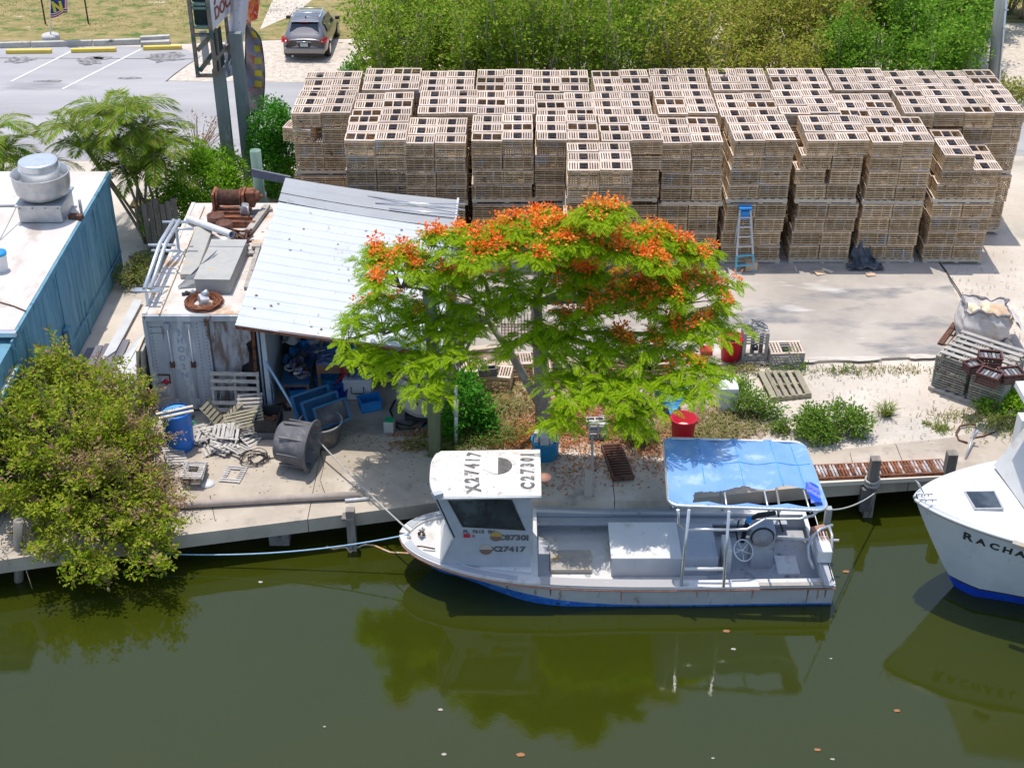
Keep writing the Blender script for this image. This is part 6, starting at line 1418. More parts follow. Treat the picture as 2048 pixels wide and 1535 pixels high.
slat_panel('slatted_lid', 'grey slatted panel high on the pile, against the leaning pallet', 'trap lid', M4(500, 805, .55, (40, 0, 6)), .55, .45, 5, M['grey_wood'], 'slatted lids piled before the container')
plr = random.Random(3); pw = ('topmost', 'upper', 'middle', 'lower', 'lowest')
for k in range(26):
    px = plr.gauss(452, 36); py = 872 + plr.gauss(0, 16) + (px - 450) * -.1
    px = max(395, min(520, px)); py = max(838, min(908, py)); z = .06 + .30 * math.exp(-((px - 455) / 35) ** 2 - ((py - 868) / 22) ** 2) * plr.random() + .02
    sznm = plr.choice(('tilted', 'flat lying', 'steeply tipped')); hx = 'far left' if px < 418 else 'left' if px < 435 else 'middle' if px < 470 else 'right'; vy = 'back' if py < 864 else 'front'
    slat_panel('slatted_lid', f'{sznm} whitened slatted lid, {vy} {hx} of the jumbled pile by the drum', 'trap lid', M4(px, py, z, (plr.uniform(-24, 24), plr.uniform(-24, 24), plr.uniform(0, 180))), .40, .50, 5, M['whitened'] if 'whitened' in M else M.setdefault('whitened', mat('whitened', (.42, .39, .36), (.56, .53, .49), rough=.95, scale=7, orand=.16, c3=(.30, .26, .22), s3=6, t3=.6)), f'jumbled slatted lids, {vy} {hx}')
for k in range(7): slat_panel('slatted_lid', f'whitened lid with square hole, {["bottom","second","third","fourth","fifth","sixth","top"][k]} of the small stack on the dock', 'trap lid', M4(388 + plr.uniform(-2, 2), 940 + plr.uniform(-2, 2), .06 + k * .045, (plr.uniform(-2, 2), plr.uniform(-2, 2), plr.uniform(-4, 2))), .46, .60, 9, M['whitened'], 'small stack of lids with square holes', hole=True)
slat_panel('slatted_lid', 'whitened lid with square hole lying flat alone on the dock', 'trap lid', M4(467, 948, .06, (0, 0, -8)), .46, .60, 8, M['whitened'], hole=True)
slat_panel('slatted_lid', 'whitened slatted lid at the foot of the drum by the bush', 'trap lid', M4(350, 912, .14, (10, 14, 25)), .46, .60, 7, M['whitened'])
# grey pallet leaning on the container
lp = thing('leaning_pallet', 'grey weathered pallet leaning upright against the container', 'pallet', P(480, 842, 0))
Ml = Matrix.Translation(Vector((P(480, 830, 0).x, CY0 - .30, .62))) @ Euler((R(78), 0, R(-2))).to_matrix().to_4x4()
for k in range(7):
    if k == 3: continue
    part('slat', MB().box((0, -.50 + k * .17, .05), (1.08, .085, .02)).xf(Ml), M['grey_wood'], lp)
for s in (-.5, 0, .5): part('stringer', MB().box((s, 0, .0), (.05, 1.1, .08)).xf(Ml), M['grey_wood'], lp)
part('hanging_rope', MB().tube([P(437, 772, .7), P(432, 795, .5), P(440, 800, .5), P(445, 770, .75), P(470, 765, .8), P(468, 785, .6)], .012, 5), M['rope_grey'], lp)
# boards and float by the bush
for k, (a, b_) in enumerate((((300, 766), (340, 752)), ((292, 785), (332, 778)), ((335, 762), (365, 756)), ((305, 800), (345, 790)))):
    single('loose_board', MB().beam(P(*a, .75 - .12 * k), P(*b_, .75 - .12 * k), .12, .03), M['pale_wood'] if k % 2 else M['grey_wood'], ('pale short board' if k % 2 else 'grey short board') + [' highest of those between bush and container', ' upper one between bush and container', ' with rope end beside the red float', ' lowest of those between bush and drum'][k], 'board', P(*a, .6))
single('board_stand', MB().box(P(322, 800, .0) + Vector((0, 0, .32)), (.7, .35, .62)), M['dark_inside'], 'dark low stand holding boards behind the blue drum', 'stand')
single('float', MB().lathe([(.001, -.09), (.06, -.075), (.09, 0), (.06, .075), (.001, .09)], P(333, 761, .78), 12), M['red_plastic'], 'small red float on the boards by the bush', 'float')
# shed post pole and mooring line to the bow
bow = Vector((-2.02, CYB + .05, zg(-2) + .05)); sp0 = PY(531, 722, 26.7)
single('blue_white_pole', MB().tube([sp0, P(612, 857, .30)], .028, 8), M['rope_blue'], 'long thin blue white pole leaning from the shed post to the dock', 'pole')
single('mooring_line', MB().tube(sag(P(620, 862, .50), bow, .08), .018, 6), M['rope_grey'], 'grey mooring line from the grey tub to the work boat bow', 'rope')
single('hanging_cord', MB().tube([sp0 + Vector((.05, -.05, -.4)), P(545, 770, .7), P(548, 800, .4), P(538, 826, .2)], .014, 5), M['rope_blue'], 'thin pale cord hanging at the shed post', 'cord')
single('mooring_line', MB().tube(sag(P(300, 1105, -.45), bow + Vector((0, -.1, 0)), .22, 20), .016, 5), M['rope_blue'], 'long pale blue line over the water from the bush to the work boat', 'rope')
single('orange_line', MB().tube([P(x, y, WZ + .02) for x, y in ((652, 1092), (668, 1097), (680, 1094), (694, 1094), (700, 1104), (712, 1095), (730, 1088), (748, 1090), (766, 1098), (780, 1104), (800, 1105), (830, 1107))], .022, 5), M['rope_orange'], 'orange and grey rope floating on the water by the bow', 'rope')
single('mooring_line', MB().tube(sag(P(1658, 1019, 1.45), PY(1752, 984, interp(edge, P(1752, 1000, 0).x) - .22), .12), .015, 6), M['rope_grey'], 'pale rope from the canopy corner to the dock piling', 'rope')
# long pipe on the dock, piles
lpz = .14; single('dock_pipe', MB().tube([P(318, 1012, lpz), P(450, 1004, lpz), P(600, 995, lpz), P(722, 989, lpz)], .075, 12), M['galv'] if False else M.setdefault('dusty_pipe', mat('dusty_pipe', (.33, .27, .23), (.42, .35, .30), rough=.9, scale=5)), 'long dusty brown pipe lying along the dock edge', 'pipe')
single('white_pipe_end', MB().tube([P(690, 1000, .09), P(738, 996, .09)], .035, 8), M['pipe_white'], 'short white pipe end beside the long dock pipe', 'pipe')
def pile(px, pyt, pyb, r_, lab, m, sq=False, z=WZ - .4):
    yy_ = interp(edge, P(px, pyb, WZ).x) - r_ - .03; a = PY(px, pyt, yy_); b_ = Vector((a.x, yy_, z)); mb = MB()
    if sq: mb.box((a + b_) / 2, (2 * r_, 2 * r_, a.z - b_.z))
    else: mb.tube([b_, a], r_, 12)
    return single('dock_pile', mb, m, lab, 'piling', (a.x, yy_, WZ)), a
pl_, a = pile(1752, 916, 1016, .095, 'square timber piling with ropes at the right dock edge', M['pile_wood'], True)
for k in range(4): part('rope_wrap', MB().tube(ring(.145, 12, a + Vector((0, 0, -.52 - .05 * k)), Euler((R(random.uniform(-9, 9)), R(random.uniform(-9, 9)), 0)).to_matrix()), .022, 6, cap=False), M['rope_grey'], pl_)
part('pile_collar', MB().box(a + Vector((-.1, .0, -1.0)), (.2, .25, .55)), M['dock_side'], pl_)
pile(700, 1018, 1090, .085, 'short timber piling at the left dock edge', M['pile_wood'], True)
single('pile_cap', MB().box(P(697, 1033, .07), (.26, .22, .05)), M['pile_wood'], 'wooden plate on the left piling', 'plate')
pile(1905, 905, 1000, .10, 'square timber piling behind the moored boat bow', M['pile_wood'], True)
# dock cleat rope at the right
q = P(1938, 912, .05); single('iron_stake', MB().tube([q + Vector((-.1, -.1, 0)), P(1950, 858, .35)], .022, 8).tube([P(1946, 878, .2), P(1956, 860, .42)], .03, 8), M['galv'], 'iron stake leaning on the dock behind the moored boat', 'stake')
single('dock_rope', MB().tube([P(1935, 885, .07), P(1918, 880, .06), P(1912, 865, .06), P(1920, 852, .06), P(1938, 848, .06), P(1952, 850, .06)], .022, 6).tube([P(1942, 876, .06), P(1965, 872, .06), P(1988, 864, .06)], .022, 6), M['rust_dark'], 'dark rope looped on the dock by the moored boat', 'rope')
# green post, white pvc pipe
p = P(869, 912, 0); single('green_post', MB().tube([p, PY(866, 700, p.y), PY(858, 585, p.y)], .135, 14), M['post_green'], 'tall round greenish wooden post standing before the flame tree', 'post', p)
p = P(912, 893, 0); pv = thing('pvc_pipe', 'upright white plastic pipe right of the green post', 'pipe', p)
part('pipe', MB().tube([p, PY(912, 806, p.y)], .042, 10), M['pipe_white'], pv); part('sleeve', MB().tube([PY(912, 832, p.y), PY(912, 800, p.y)], .05, 10), M['pipe_white'], pv); part('upper_pipe', MB().tube([PY(912, 800, p.y), PY(912, 772, p.y)], .032, 10), M['pipe_white'], pv)
# beige tank with black hose
yt = 26.35; tc_ = PY(848, 790, yt); Mt_ = Matrix.Rotation(-PI / 2, 3, 'X')
tk = thing('beige_tank', 'big round beige tank lying behind the green post', 'tank', (tc_.x, yt, 0))
part('shell', MB().lathe([(.001, -.02), (.50, .0), (.58, .04), (.60, .10), (.60, 1.15), (.001, 1.2)], tc_, 40, M=Mt_), M['tank_beige'], tk)
part('seam', MB().tube(ring(.585, 40, tc_ + Vector((0, .02, 0)), Matrix.Rotation(PI / 2, 3, 'X')), .018, 6, cap=False), M['galv'], tk)
part('cradle', MB().box(tc_ + Vector((0, .5, -.64)), (.9, .9, .12)), M['black'], tk)
single('black_hose', MB().tube([PY(834, 735, yt - .1), PY(838, 770, yt - .1), PY(832, 800, yt - .08), P(842, 838, .05), P(820, 852, .03), P(790, 845, .03), P(780, 820, .03), P(790, 800, .03)], .022, 6).tube([P(860, 838, .03), P(840, 856, .03), P(800, 858, .03), P(775, 835, .03)], .02, 6), M['black'], 'black hose looping round the beige tank', 'hose')
p = P(779, 866, .01); single('cement_block', MB().box(p + Vector((0, .1, .14)), (.22, .22, .28), (0, 0, -8)), M['cement'], 'cement block with teal top left of the green post', 'block', p, bev=.01); single('sponge', MB().box(p + Vector((0, .1, .29)), (.19, .19, .02), (0, 0, -8)), M['hose_green'], 'teal sponge on the cement block', 'sponge')
# ---- shed contents -----------------------------------------------------
def bench(name, lab, px0, px1, py, z, dep, m, leg_m, apron=.12):
    a = P(px0, py, z); b_ = P(px1, py, z); t_ = thing(name, lab, 'table', ((a.x + b_.x) / 2, a.y + dep / 2, 0)); w_ = b_.x - a.x; cx = (a.x + b_.x) / 2
    part('top', MB().box((cx, a.y + dep / 2, z), (w_, dep, .05)), m, t_); part('apron', MB().box((cx, a.y + .012, z - .025 - apron / 2), (w_, .02, apron)), leg_m, t_)
    for sx in (-1, 1):
        for yy_ in (.04, dep - .04): part('leg', MB().box((cx + sx * (w_ / 2 - .04), a.y + yy_ + .015, (z - .03) / 2), (.06, .06, z - .03)), leg_m, t_)
    return t_, a, b_
_, a, b_ = bench('workbench', 'brown fronted workbench inside the shed', 632, 696, 728, .85, .9, M['blue_cloth'], M['brown_panel'], .22)
_, c1_, c2_ = bench('cot_table', 'blue edged table heaped with junk at the left of shed', 562, 618, 768, .55, 1.6, M['tote_blue'], M['brown_panel'], .05)
jr = random.Random(9)
def junk(n, regs, name='shed_junk', lab=None, group=None):
    cats = [('folded_cloth', 'cloth'), ('cardboard_box', 'box'), ('tool', 'tool'), ('small_can', 'can'), ('coiled_rope', 'rope')]
    for k in range(n):
        x0, x1, y0, y1, z0, z1, wh = regs[k % len(regs)]; q = Vector((jr.uniform(x0, x1), jr.uniform(y0, y1), jr.uniform(z0, z1))); nm, ct = jr.choice(cats); mm = jr.choice([M['fabric_mix'], M['blue_cloth'], M['fabric_mix'], M['tote_blue'], M['grey_wood'], M['tub_grey'], M['rust_dark'], M['white_plastic'], M['ladder_blue']])
        mb = MB()
        if nm == 'folded_cloth':
            s = jr.uniform(.14, .28); mb.grid(lambda u, v: q + Vector(((u - .5) * 2 * s, (v - .5) * 1.6 * s, .10 * math.sin(u * 5 + k) * math.cos(v * 6) + .08 * (1 - abs(2 * u - 1)))), 6, 6)
        elif nm == 'cardboard_box': mb.box(q, (jr.uniform(.15, .35), jr.uniform(.15, .3), jr.uniform(.1, .25)), (jr.uniform(-12, 12), jr.uniform(-12, 12), jr.uniform(0, 90)))
        elif nm == 'tool': d_ = Vector((jr.uniform(-.3, .3), jr.uniform(-.3, .3), jr.uniform(-.1, .1))); mb.tube([q, q + d_], .015, 6).box(q + d_, (.08, .05, .04))
        elif nm == 'small_can': mb.lathe([(.001, 0), (.06, 0), (.06, .16), (.05, .17), (.001, .17)], q, 10)
        else:
            for j in range(3): mb.tube(ring(.10 + .02 * j, 10, q + Vector((0, 0, .02 * j))), .014, 4, cap=False)
        hue = {'fabric_mix': 'patterned', 'blue_cloth': 'blue', 'tote_blue': 'dark blue', 'grey_wood': 'grey', 'tub_grey': 'dark grey', 'rust_dark': 'brown', 'white_plastic': 'white', 'ladder_blue': 'bright blue'}[mm.name]
        single(nm, mb, mm, f'{hue} { {"folded_cloth":"crumpled cloth","cardboard_box":"small box","tool":"hand tool","small_can":"small can","coiled_rope":"coil of cord"}[nm] } {wh}', ct, q, f'{nm.replace("_"," ")} items {wh}')
junk(96, [(c1_.x + .05, c2_.x - .05, c1_.y + .1, c1_.y + 1.5, .60, .72, 'heaped on the table at the left of the shed'), (a.x + .05, b_.x - .05, a.y + .15, a.y + .8, .9, 1.05, 'on the brown fronted workbench in the shed'), (c1_.x, c2_.x + .3, c1_.y + 1.2, c1_.y + 2.4, .75, 1.25, 'stacked high at the back left of the shed'), (b_.x + .1, b_.x + 1.2, a.y + .2, a.y + 1.4, .5, 1.1, 'in the dark middle of the shed'), (-2.9, -1.9, 27.6, 29, .4, .9, 'behind the beige tank in the shed')])
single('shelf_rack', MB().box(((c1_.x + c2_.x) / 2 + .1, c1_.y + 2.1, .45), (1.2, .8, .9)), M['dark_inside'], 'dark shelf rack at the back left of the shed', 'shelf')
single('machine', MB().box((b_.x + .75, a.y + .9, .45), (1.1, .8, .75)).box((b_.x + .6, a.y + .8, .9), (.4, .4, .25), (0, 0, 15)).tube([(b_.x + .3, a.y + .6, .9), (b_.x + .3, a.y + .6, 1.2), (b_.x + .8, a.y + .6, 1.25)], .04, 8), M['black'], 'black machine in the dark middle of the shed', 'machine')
p = P(716, 802, .01); ck = thing('white_cooler', 'white cooler with blue cloth on top at the shed front', 'cooler', p)
part('body', MB().box(p + Vector((0, .28, .24)), (.62, .48, .46)), M['white_plastic'], ck, bev=.02); part('lid', MB().box(p + Vector((0, .28, .50)), (.66, .52, .06)), M['white_plastic'], ck, bev=.015)
part('handle', MB().tube([p + Vector((-.14, .03, .36)), p + Vector((-.14, -.0, .2)), p + Vector((.14, -.0, .2)), p + Vector((.14, .03, .36))], .012, 6), M['black'], ck)
single('blue_cloth', MB().grid(lambda u, v: p + Vector((-.22 + .5 * u, .08 + .4 * v, .56 + .05 * math.sin(u * 9) * math.cos(v * 7))), 10, 8), M['blue_cloth'], 'crumpled blue cloth on the white cooler', 'cloth')
for q, m_, lb in (((676, 790), M['ladder_blue'], 'blue bucket behind the grey tub, farther one'), ((684, 800), M['navy_blue'], 'dark blue bucket behind the grey tub, nearer the cooler')): cyl_thing('bucket', lb, 'bucket', P(*q, .01), .11, .15, .3, m_)
single('folding_chair', MB().beam(P(664, 775, .1), P(690, 745, .75), .03, .03).beam(P(690, 775, .1), P(684, 735, .9), .05, .05), M['red_plastic'], 'red folding chair frame behind the grey tub', 'chair')
single('wet_debris', MB().box(P(560, 812, .03), (.25, .18, .05), (0, 0, 30)).box(P(575, 818, .03), (.16, .1, .04)), M['yellow_paint'] if False else M['rust_dark'], 'small dark debris behind the black bin', 'debris')
# ---- under and beside the tree ------------------------------------------
p = P(1090, 910, .045); cb = cyl_thing('cut_barrel', 'cut down blue barrel full of cement blocks at the tree foot', 'barrel', p, .28, .295, .42, M['cyan_plastic'], 28)
def cinder(name, lab, c_, rz, tilt=0, group=None, m=None):
    c_ = Vector(c_); Mx_ = Euler((R(tilt), 0, R(rz))).to_matrix(); mb = MB()
    for cc, dd in (((-.19, 0, 0), (.03, .19, .19)), ((.19, 0, 0), (.03, .19, .19)), ((0, 0, 0), (.03, .15, .188)), ((0, -.08, 0), (.35, .03, .19)), ((0, .08, 0), (.35, .03, .19))): mb.box(c_ + Mx_ @ Vector(cc), dd, Mx_)
    return single(name, mb, m or M['cement'], lab, 'cement block', c_, group)
cinder('cement_block', 'hollow cement block standing upright in the cut blue barrel', p + Vector((.0, -.04, .50)), 85, 90)
for k in range(9): single('rubble', MB().box(p + Vector((random.uniform(-.19, .19), random.uniform(-.17, .17), random.uniform(.3, .46))), (.13, .10, .12), (random.uniform(-40, 40), random.uniform(-40, 40), random.uniform(0, 90))), M['cement'], 'piece of cement rubble in the cut blue barrel', 'rubble', p, 'rubble in the cut blue barrel')
pc_ = P(1196, 880, 0); yq = pc_.y
cinder('cement_block', 'pale cement block showing four holes, lower one at the tree foot', pc_ + Vector((0, .1, .11)), 0, 90); cinder('cement_block', 'pale cement block showing four holes, set on another one', pc_ + Vector((0, .1, .31)), 0, 90)
cinder('cement_block', 'pale cement block behind the pair with four holes, loop of rope on it', P(1190, 845, .1) , 5, 0)
single('rope_loop', MB().tube(ring(.09, 12, P(1204, 838, .3), Euler((R(70), 0, 0)).to_matrix()), .014, 5, cap=False), M['rope_grey'], 'small white rope loop on the cement blocks', 'rope')
single('stake', MB().beam(P(1186, 990, .05), PY(1184, 870, P(1186, 990, .05).y), .05, .05), M['grey_wood'], 'thin grey wooden stake at the dock edge behind the boat', 'stake')
single('stake', MB().beam(P(1176, 992, .05), PY(1178, 940, P(1176, 992, .05).y), .16, .04, up=(0, 1, 0)), M['disc_tan'], 'short wide board nailed to the thin stake', 'board')
# rusty conveyors with rollers
def conveyor(name, lab, a, b_, w_, n, z, mr, mrails, rr=.028):
    a = Vector(a); b_ = Vector(b_); d = (b_ - a).normalized(); s = Vector((-d.y, d.x, 0)); t_ = thing(name, lab, 'roller conveyor', (a + b_) / 2); L_ = (b_ - a).length
    for k in (-1, 1): part('rail', MB().beam(a + s * k * w_ / 2, b_ + s * k * w_ / 2, .03, .10), mrails, t_)
    for k in (0, 1): q = a if k == 0 else b_; part('end_bar', MB().beam(q - s * w_ / 2, q + s * w_ / 2, .035, .06), mrails, t_)
    me = MB().tube([-s * (w_ / 2 - .02), s * (w_ / 2 - .02)], rr, 8).mesh('roller'); me2 = me.copy(); me.materials.append(mr[0]); me2.materials.append(mr[1])
    off = worldloc(t_)
    for k in range(n): o = link(bpy.data.objects.new('roller', me if random.random() < .55 else me2), t_); o.location = a + d * L_ * (k + .5) / n + Vector((0, 0, .03)) - off
    return t_
ca_, cb_ = P(1628, 946, .14), P(1890, 934, .14)
conveyor('roller_conveyor', 'long rusty roller conveyor lying along the right dock edge', ca_, cb_, .46, 40, .1, (M['rust_white'], M['rust']), M['rust'])
single('conveyor_beam', MB().beam(P(1630, 967, .07), P(1895, 953, .07), .10, .10), M['disc_cream'], 'cream painted beam under the rusty conveyor at the dock edge', 'beam')
conveyor('roller_conveyor', 'short dark rusty roller rack on the ground under the tree', P(1222, 890, .08), P(1247, 957, .10), .42, 13, .05, (M['rust_dark'], M['rust_dark']), M['rust_dark'], .03)
# red bins, blue tarp, white board
def redbin(px, py, lab, r0=.215, r1=.27, h=.66):
    p = P(px, py, 0); t_ = cyl_thing('red_bin', lab, 'bin', p, r0, r1, h, M['red_plastic'], 26); part('rim', MB().tube(ring(r1 + .005, 26, p + Vector((0, 0, h))), .018, 6, cap=False), M['red_plastic'], t_)
    for s in (-1, 1): part('handle', MB().tube([p + Vector((s * (r1 + .0), -.08, h - .08)), p + Vector((s * (r1 + .06), -.06, h - .06)), p + Vector((s * (r1 + .06), .06, h - .06)), p + Vector((s * (r1 + .0), .08, h - .08))], .016, 6), M['red_plastic'], t_)
    return p
p = redbin(1364, 886, 'red plastic bin behind the blue boat canopy'); single('white_bag', MB().lathe([(.001, .46), (.16, .44), (.2, .38), (.001, .3)], p, 12), M['white_plastic'], 'crumpled white bag inside the red bin behind the canopy', 'bag')
p = redbin(1460, 722, 'red plastic bin full of dark line at the slab corner')
mb = MB()
for k in range(12): mb.tube([p + Vector((random.uniform(-.2, .2), random.uniform(-.2, .2), .52 + random.uniform(-.04, .06))) for _ in range(5)], .014, 4)
single('dark_line', mb, M['black'], 'tangle of dark line in the red bin at the slab corner', 'line', p)
single('red_tray', MB().box(P(1412, 702, .10), (.28, .3, .16)), M['red_plastic'], 'low red tray left of the red bin on the slab', 'tray', bev=.01)
q = P(1345, 835, .0); single('blue_tarp', MB().grid(lambda u, v: q + Vector((-.32 + .55 * u + .06 * math.sin(v * 6), .0 + .5 * v + .04 * math.sin(u * 9), .10 + .62 * math.sin(PI * min(1, .15 + v * .8)) * (.6 + .4 * math.sin(u * 7 + 1)) + .05 * math.sin(u * 23 + v * 17))), 22, 18), M['tarp_blue'], 'crumpled bright blue tarp behind the red bin', 'tarp', q)
q = P(1455, 826, 0); single('white_board', MB().box(q + Vector((0, .25, .33)), (.42, .5, .62)), M['white_plastic'], 'white foam block standing among weeds right of the red bin', 'foam block', q, bev=.02)
# standpipe by the red bin
q = P(1446, 690, .07); single('standpipe', MB().tube([q, PY(1456, 558, q.y), PY(1462, 552, q.y) + Vector((0, .1, 0)), PY(1482, 545, q.y + .4)], .022, 8), M['galv'], 'thin grey standpipe beside the red bin, elbow at its top', 'pipe')
single('white_plank', MB().beam(P(1370, 548, .12), P(1450, 543, .12), .22, .06), M['pale_wood'], 'pale plank lying on the slab left of the ladder', 'plank')
# two old traps and the flat pallet: slats are parts here
def old_trap(M4_, lab, m, mt, funnel=True, lidframe=True):
    t_ = bpy.data.objects.new('old_trap', None); col.objects.link(t_); t_.matrix_world = M4_; tag(t_, lab, 'lobster trap')
    def bx(name, c_, d_, mm):
        key = (name, tuple(round(x, 3) for x in d_), mm.name)
        if key not in SL: me = MB().box((0, 0, 0), d_).mesh(name); me.materials.append(mm); SL[key] = me
        o = link(bpy.data.objects.new(name, SL[key]), t_); o.location = c_
    n_ = 6; pit = .38 / n_
    for k in range(n_):
        z = pit * (k + .5)
        for s in (-1, 1): bx('slat', (0, s * .30, z), (.80, .014, .040), m); bx('slat', (s * .395, 0, z + .001), (.014, .575, .040), m)
    for sx in (-1, 1):
        for sy in (-1, 1): bx('post', (sx * .37, sy * .272, .19), (.035, .035, .37), m)
    for s in (-1, 1): bx('lid_board', (0, s * .262, .392), (.82, .08, .016), mt)
    for s in (-1, 1):
        for k in range(4): bx('lid_slat', (s * (.14 + k * .075), 0, .391), (.04, .44, .014), mt)
    for k in range(3): bx('bottom_slat', (0, -.2 + .2 * k, .01), (.76, .1, .014), m)
    o = link(bpy.data.objects.new('funnel', tf), t_); o.location = (0, 0, -.02)
    return t_
old_trap(M4(1570, 728, .0, (0, 0, 3)) @ Matrix.Translation((0, .12, 0)), 'old grey trap lying level beside the work slab corner', M['grey_wood'], M['trap_top'])
Mup = Matrix.Translation(P(1508, 726, 0) + Vector((0.0, .24, .40))) @ Euler((0, R(90), R(96))).to_matrix().to_4x4() @ Matrix.Translation((0, 0, -.19)); Mup = Matrix.Translation(P(1508, 728, 0) + Vector((0, .22, .41))) @ Euler((R(0), R(90), 0)).to_matrix().to_4x4() @ Euler((R(90), 0, 0)).to_matrix().to_4x4() @ Matrix.Translation((0, 0, -.2))
old_trap(Mup, 'old grey trap stood on its end beside the red bin', M['grey_wood'], M['grey_wood'])
mb = MB(); q = P(1505, 690, .80)
q = P(1508, 728, 0) + Vector((0, .25, .84))
for k in range(34): 
    c0 = q + Vector((random.uniform(-.2, .2), random.uniform(-.2, .2), random.uniform(0, .10))); mb.tube([c0 + Vector((random.uniform(-.13, .13), random.uniform(-.13, .13), random.uniform(-.05, .1))) for _ in range(5)], .009, 3)
mb.tube([q + Vector((.15, .0, .05)), q + Vector((.28, -.05, -.1)), q + Vector((.3, -.1, -.35))], .009, 4)
single('rope_heap', mb, M['galv'], 'heap of pale wire and cord on the upright old trap', 'rope heap', q)
fp = thing('flat_pallet', 'greenish wooden pallet lying flat on the gravel by the slab', 'pallet', P(1568, 768, 0))
A_, B_, C_, D_ = P(1514, 742, .13), P(1600, 740, .13), P(1624, 786, .13), P(1541, 795, .13)
nb_ = 6
for k in range(nb_):
    u0, u1 = (k + .0) / nb_ + .015, (k + 1) / nb_ - .06 + (.045 if k in (0, 5) else 0)
    part('board', MB().slab([A_.lerp(B_, u0), D_.lerp(C_, u0), D_.lerp(C_, u1), A_.lerp(B_, u1)], .022), M['green_wood'], fp)
for v in (.03, .5, .97): part('stringer', MB().beam(A_.lerp(D_, v) - Vector((0, 0, .07)), B_.lerp(C_, v) - Vector((0, 0, .07)), .05, .09), M['green_wood'], fp)
for k in (0, 3, 5): u0, u1 = k / nb_ + .02, (k + 1) / nb_ - .04; part('board', MB().slab([A_.lerp(B_, u0) - Vector((0, 0, .115)), D_.lerp(C_, u0) - Vector((0, 0, .115)), D_.lerp(C_, u1) - Vector((0, 0, .115)), A_.lerp(B_, u1) - Vector((0, 0, .115))], .012), M['green_wood'], fp)
# step ladder with blue top
p = P(1490, 545, .07); yl_ = P(1490, 548, .07).y; ld = thing('step_ladder', 'step ladder with blue top leaning before the front stacks', 'ladder', (p.x, yl_, .07))
tl_, tr_ = PY(1480, 418, yl_ + .35), PY(1501, 418, yl_ + .35); bl_, br_ = P(1471, 546, .07), P(1508, 543, .07)
zt = tl_.z
def seg(a, b_, u0, u1): return [a.lerp(b_, u0), a.lerp(b_, u1)]
for a, b_ in ((bl_, tl_), (br_, tr_)):
    part('rail', MB().beam(*seg(a, b_, .28, 1), .05, .03), M['ladder_alu'], ld); part('rail', MB().beam(*seg(a, b_, 0, .28), .05, .032), M['ladder_cyan'], ld, label='cyan foot of the ladder rail')
for k in range(6):
    u = (k + .8) / 6.6; part('step', MB().beam(bl_.lerp(tl_, u), br_.lerp(tr_, u), .09, .03), M['ladder_cyan'] if k < 2 else M['ladder_alu'], ld)
part('top_cap', MB().box((tl_ + tr_) / 2 + Vector((0, .03, .03)), (.34, .22, .06)), M['ladder_blue'], ld, bev=.01); part('bucket_shelf', MB().box((tl_ + tr_) / 2 + Vector((0, .05, -.16)), (.24, .2, .24)), M['ladder_blue'], ld, bev=.02)
for a, b_ in ((bl_, tl_), (br_, tr_)): part('rear_leg', MB().beam(Vector((a.x, yl_ + .75, .07)), b_ + Vector((0, .05, -.05)), .035, .03), M['ladder_alu'], ld)
single('cardboard_box', MB().box(P(1502, 530, .2), (.30, .25, .24)), M['brown_bag'], 'small brown box behind the ladder feet', 'box')
# black tarp heap and scraps on the slab
q = P(1727, 535, .07); tg = lambda u, v: q + Vector(((u - .5) * .62 * (1.15 - .65 * v) + .07 * math.sin(v * 7 + 1), .02 + .42 * v + .05 * math.sin(u * 11), (.86 * v ** .9) * (.75 + .25 * math.sin(PI * u)) + .05 * math.sin(u * 21 + v * 9) * (1 - v * .3)))
single('black_tarp', MB().grid(tg, 24, 24).grid(lambda u, v: q + Vector((-.45 + .95 * u, -.22 + .35 * v, .03 + .10 * abs(math.sin(u * 9 + v * 5)) * (1 - .6 * abs(2 * u - 1)))), 20, 10), M['tarp_black'], 'heap of black plastic tarp between two front stacks', 'tarp', q)
for px, py, w_, l_, rz, lb in ((1640, 545, .28, .20, 20, 'torn cardboard scrap on the slab before the stacks'), (1655, 541, .3, .1, -30, 'curled cardboard strip beside torn scrap'), (1742, 549, .25, .12, 10, 'flat pale scrap on slab right of the cardboard')):
    single('cardboard_scrap', MB().box(P(px, py, .10), (w_, l_, .02), (8, 5, rz)), M['brown_bag'] if rz > 0 else M['pale_wood'], lb, 'scrap')
# big bag of floats on a pallet
p = P(1962, 690, .0); bgp = thing('pallet', 'dark pallet under the big white bag of floats', 'pallet', p + Vector((-.25, .1, 0)), rotz=R(-32)); 
for k in range(6): part('board', MB().box((-.55 + .22 * k, 0, .11), (.13, 1.2, .022)), M['rust_dark'], bgp, local=True)
for s in (-.54, 0, .54): part('stringer', MB().box((0, s, .05), (1.25, .06, .09)), M['rust_dark'], bgp, local=True)
bc = p + Vector((.05, .30, .13)); bag = thing('bulk_bag', 'big open grey white cloth bag holding yellow floats', 'bag', bc)
def bagf(u, v):
    a = 2 * PI * u; r_ = .56 + .09 * math.sin(PI * min(1, v * 1.1)) - .05 * v; sq = 1 / max(abs(math.cos(a)), abs(math.sin(a))) ** .6
    fold = .04 * math.sin(a * 6 + v * 5) + .022 * math.sin(a * 17 + v * 11) + .02 * math.sin(v * 19 + a * 4); z = .84 * v - .05 * v * v + (.07 * math.sin(a * 3 + 1) + .025 * math.sin(a * 11)) * v ** 3
    return bc + Vector((math.cos(a) * (r_ * sq + fold), math.sin(a) * (r_ * sq + fold) * .9, z))
part('cloth', MB().grid(bagf, 60, 14).grid(lambda u, v: bagf(u, 1).lerp(bc + Vector((0, 0, .45)), v * .85) + Vector((0, 0, .05 * math.sin(u * 40) * v)), 60, 8), M['bag_cloth'], bag)
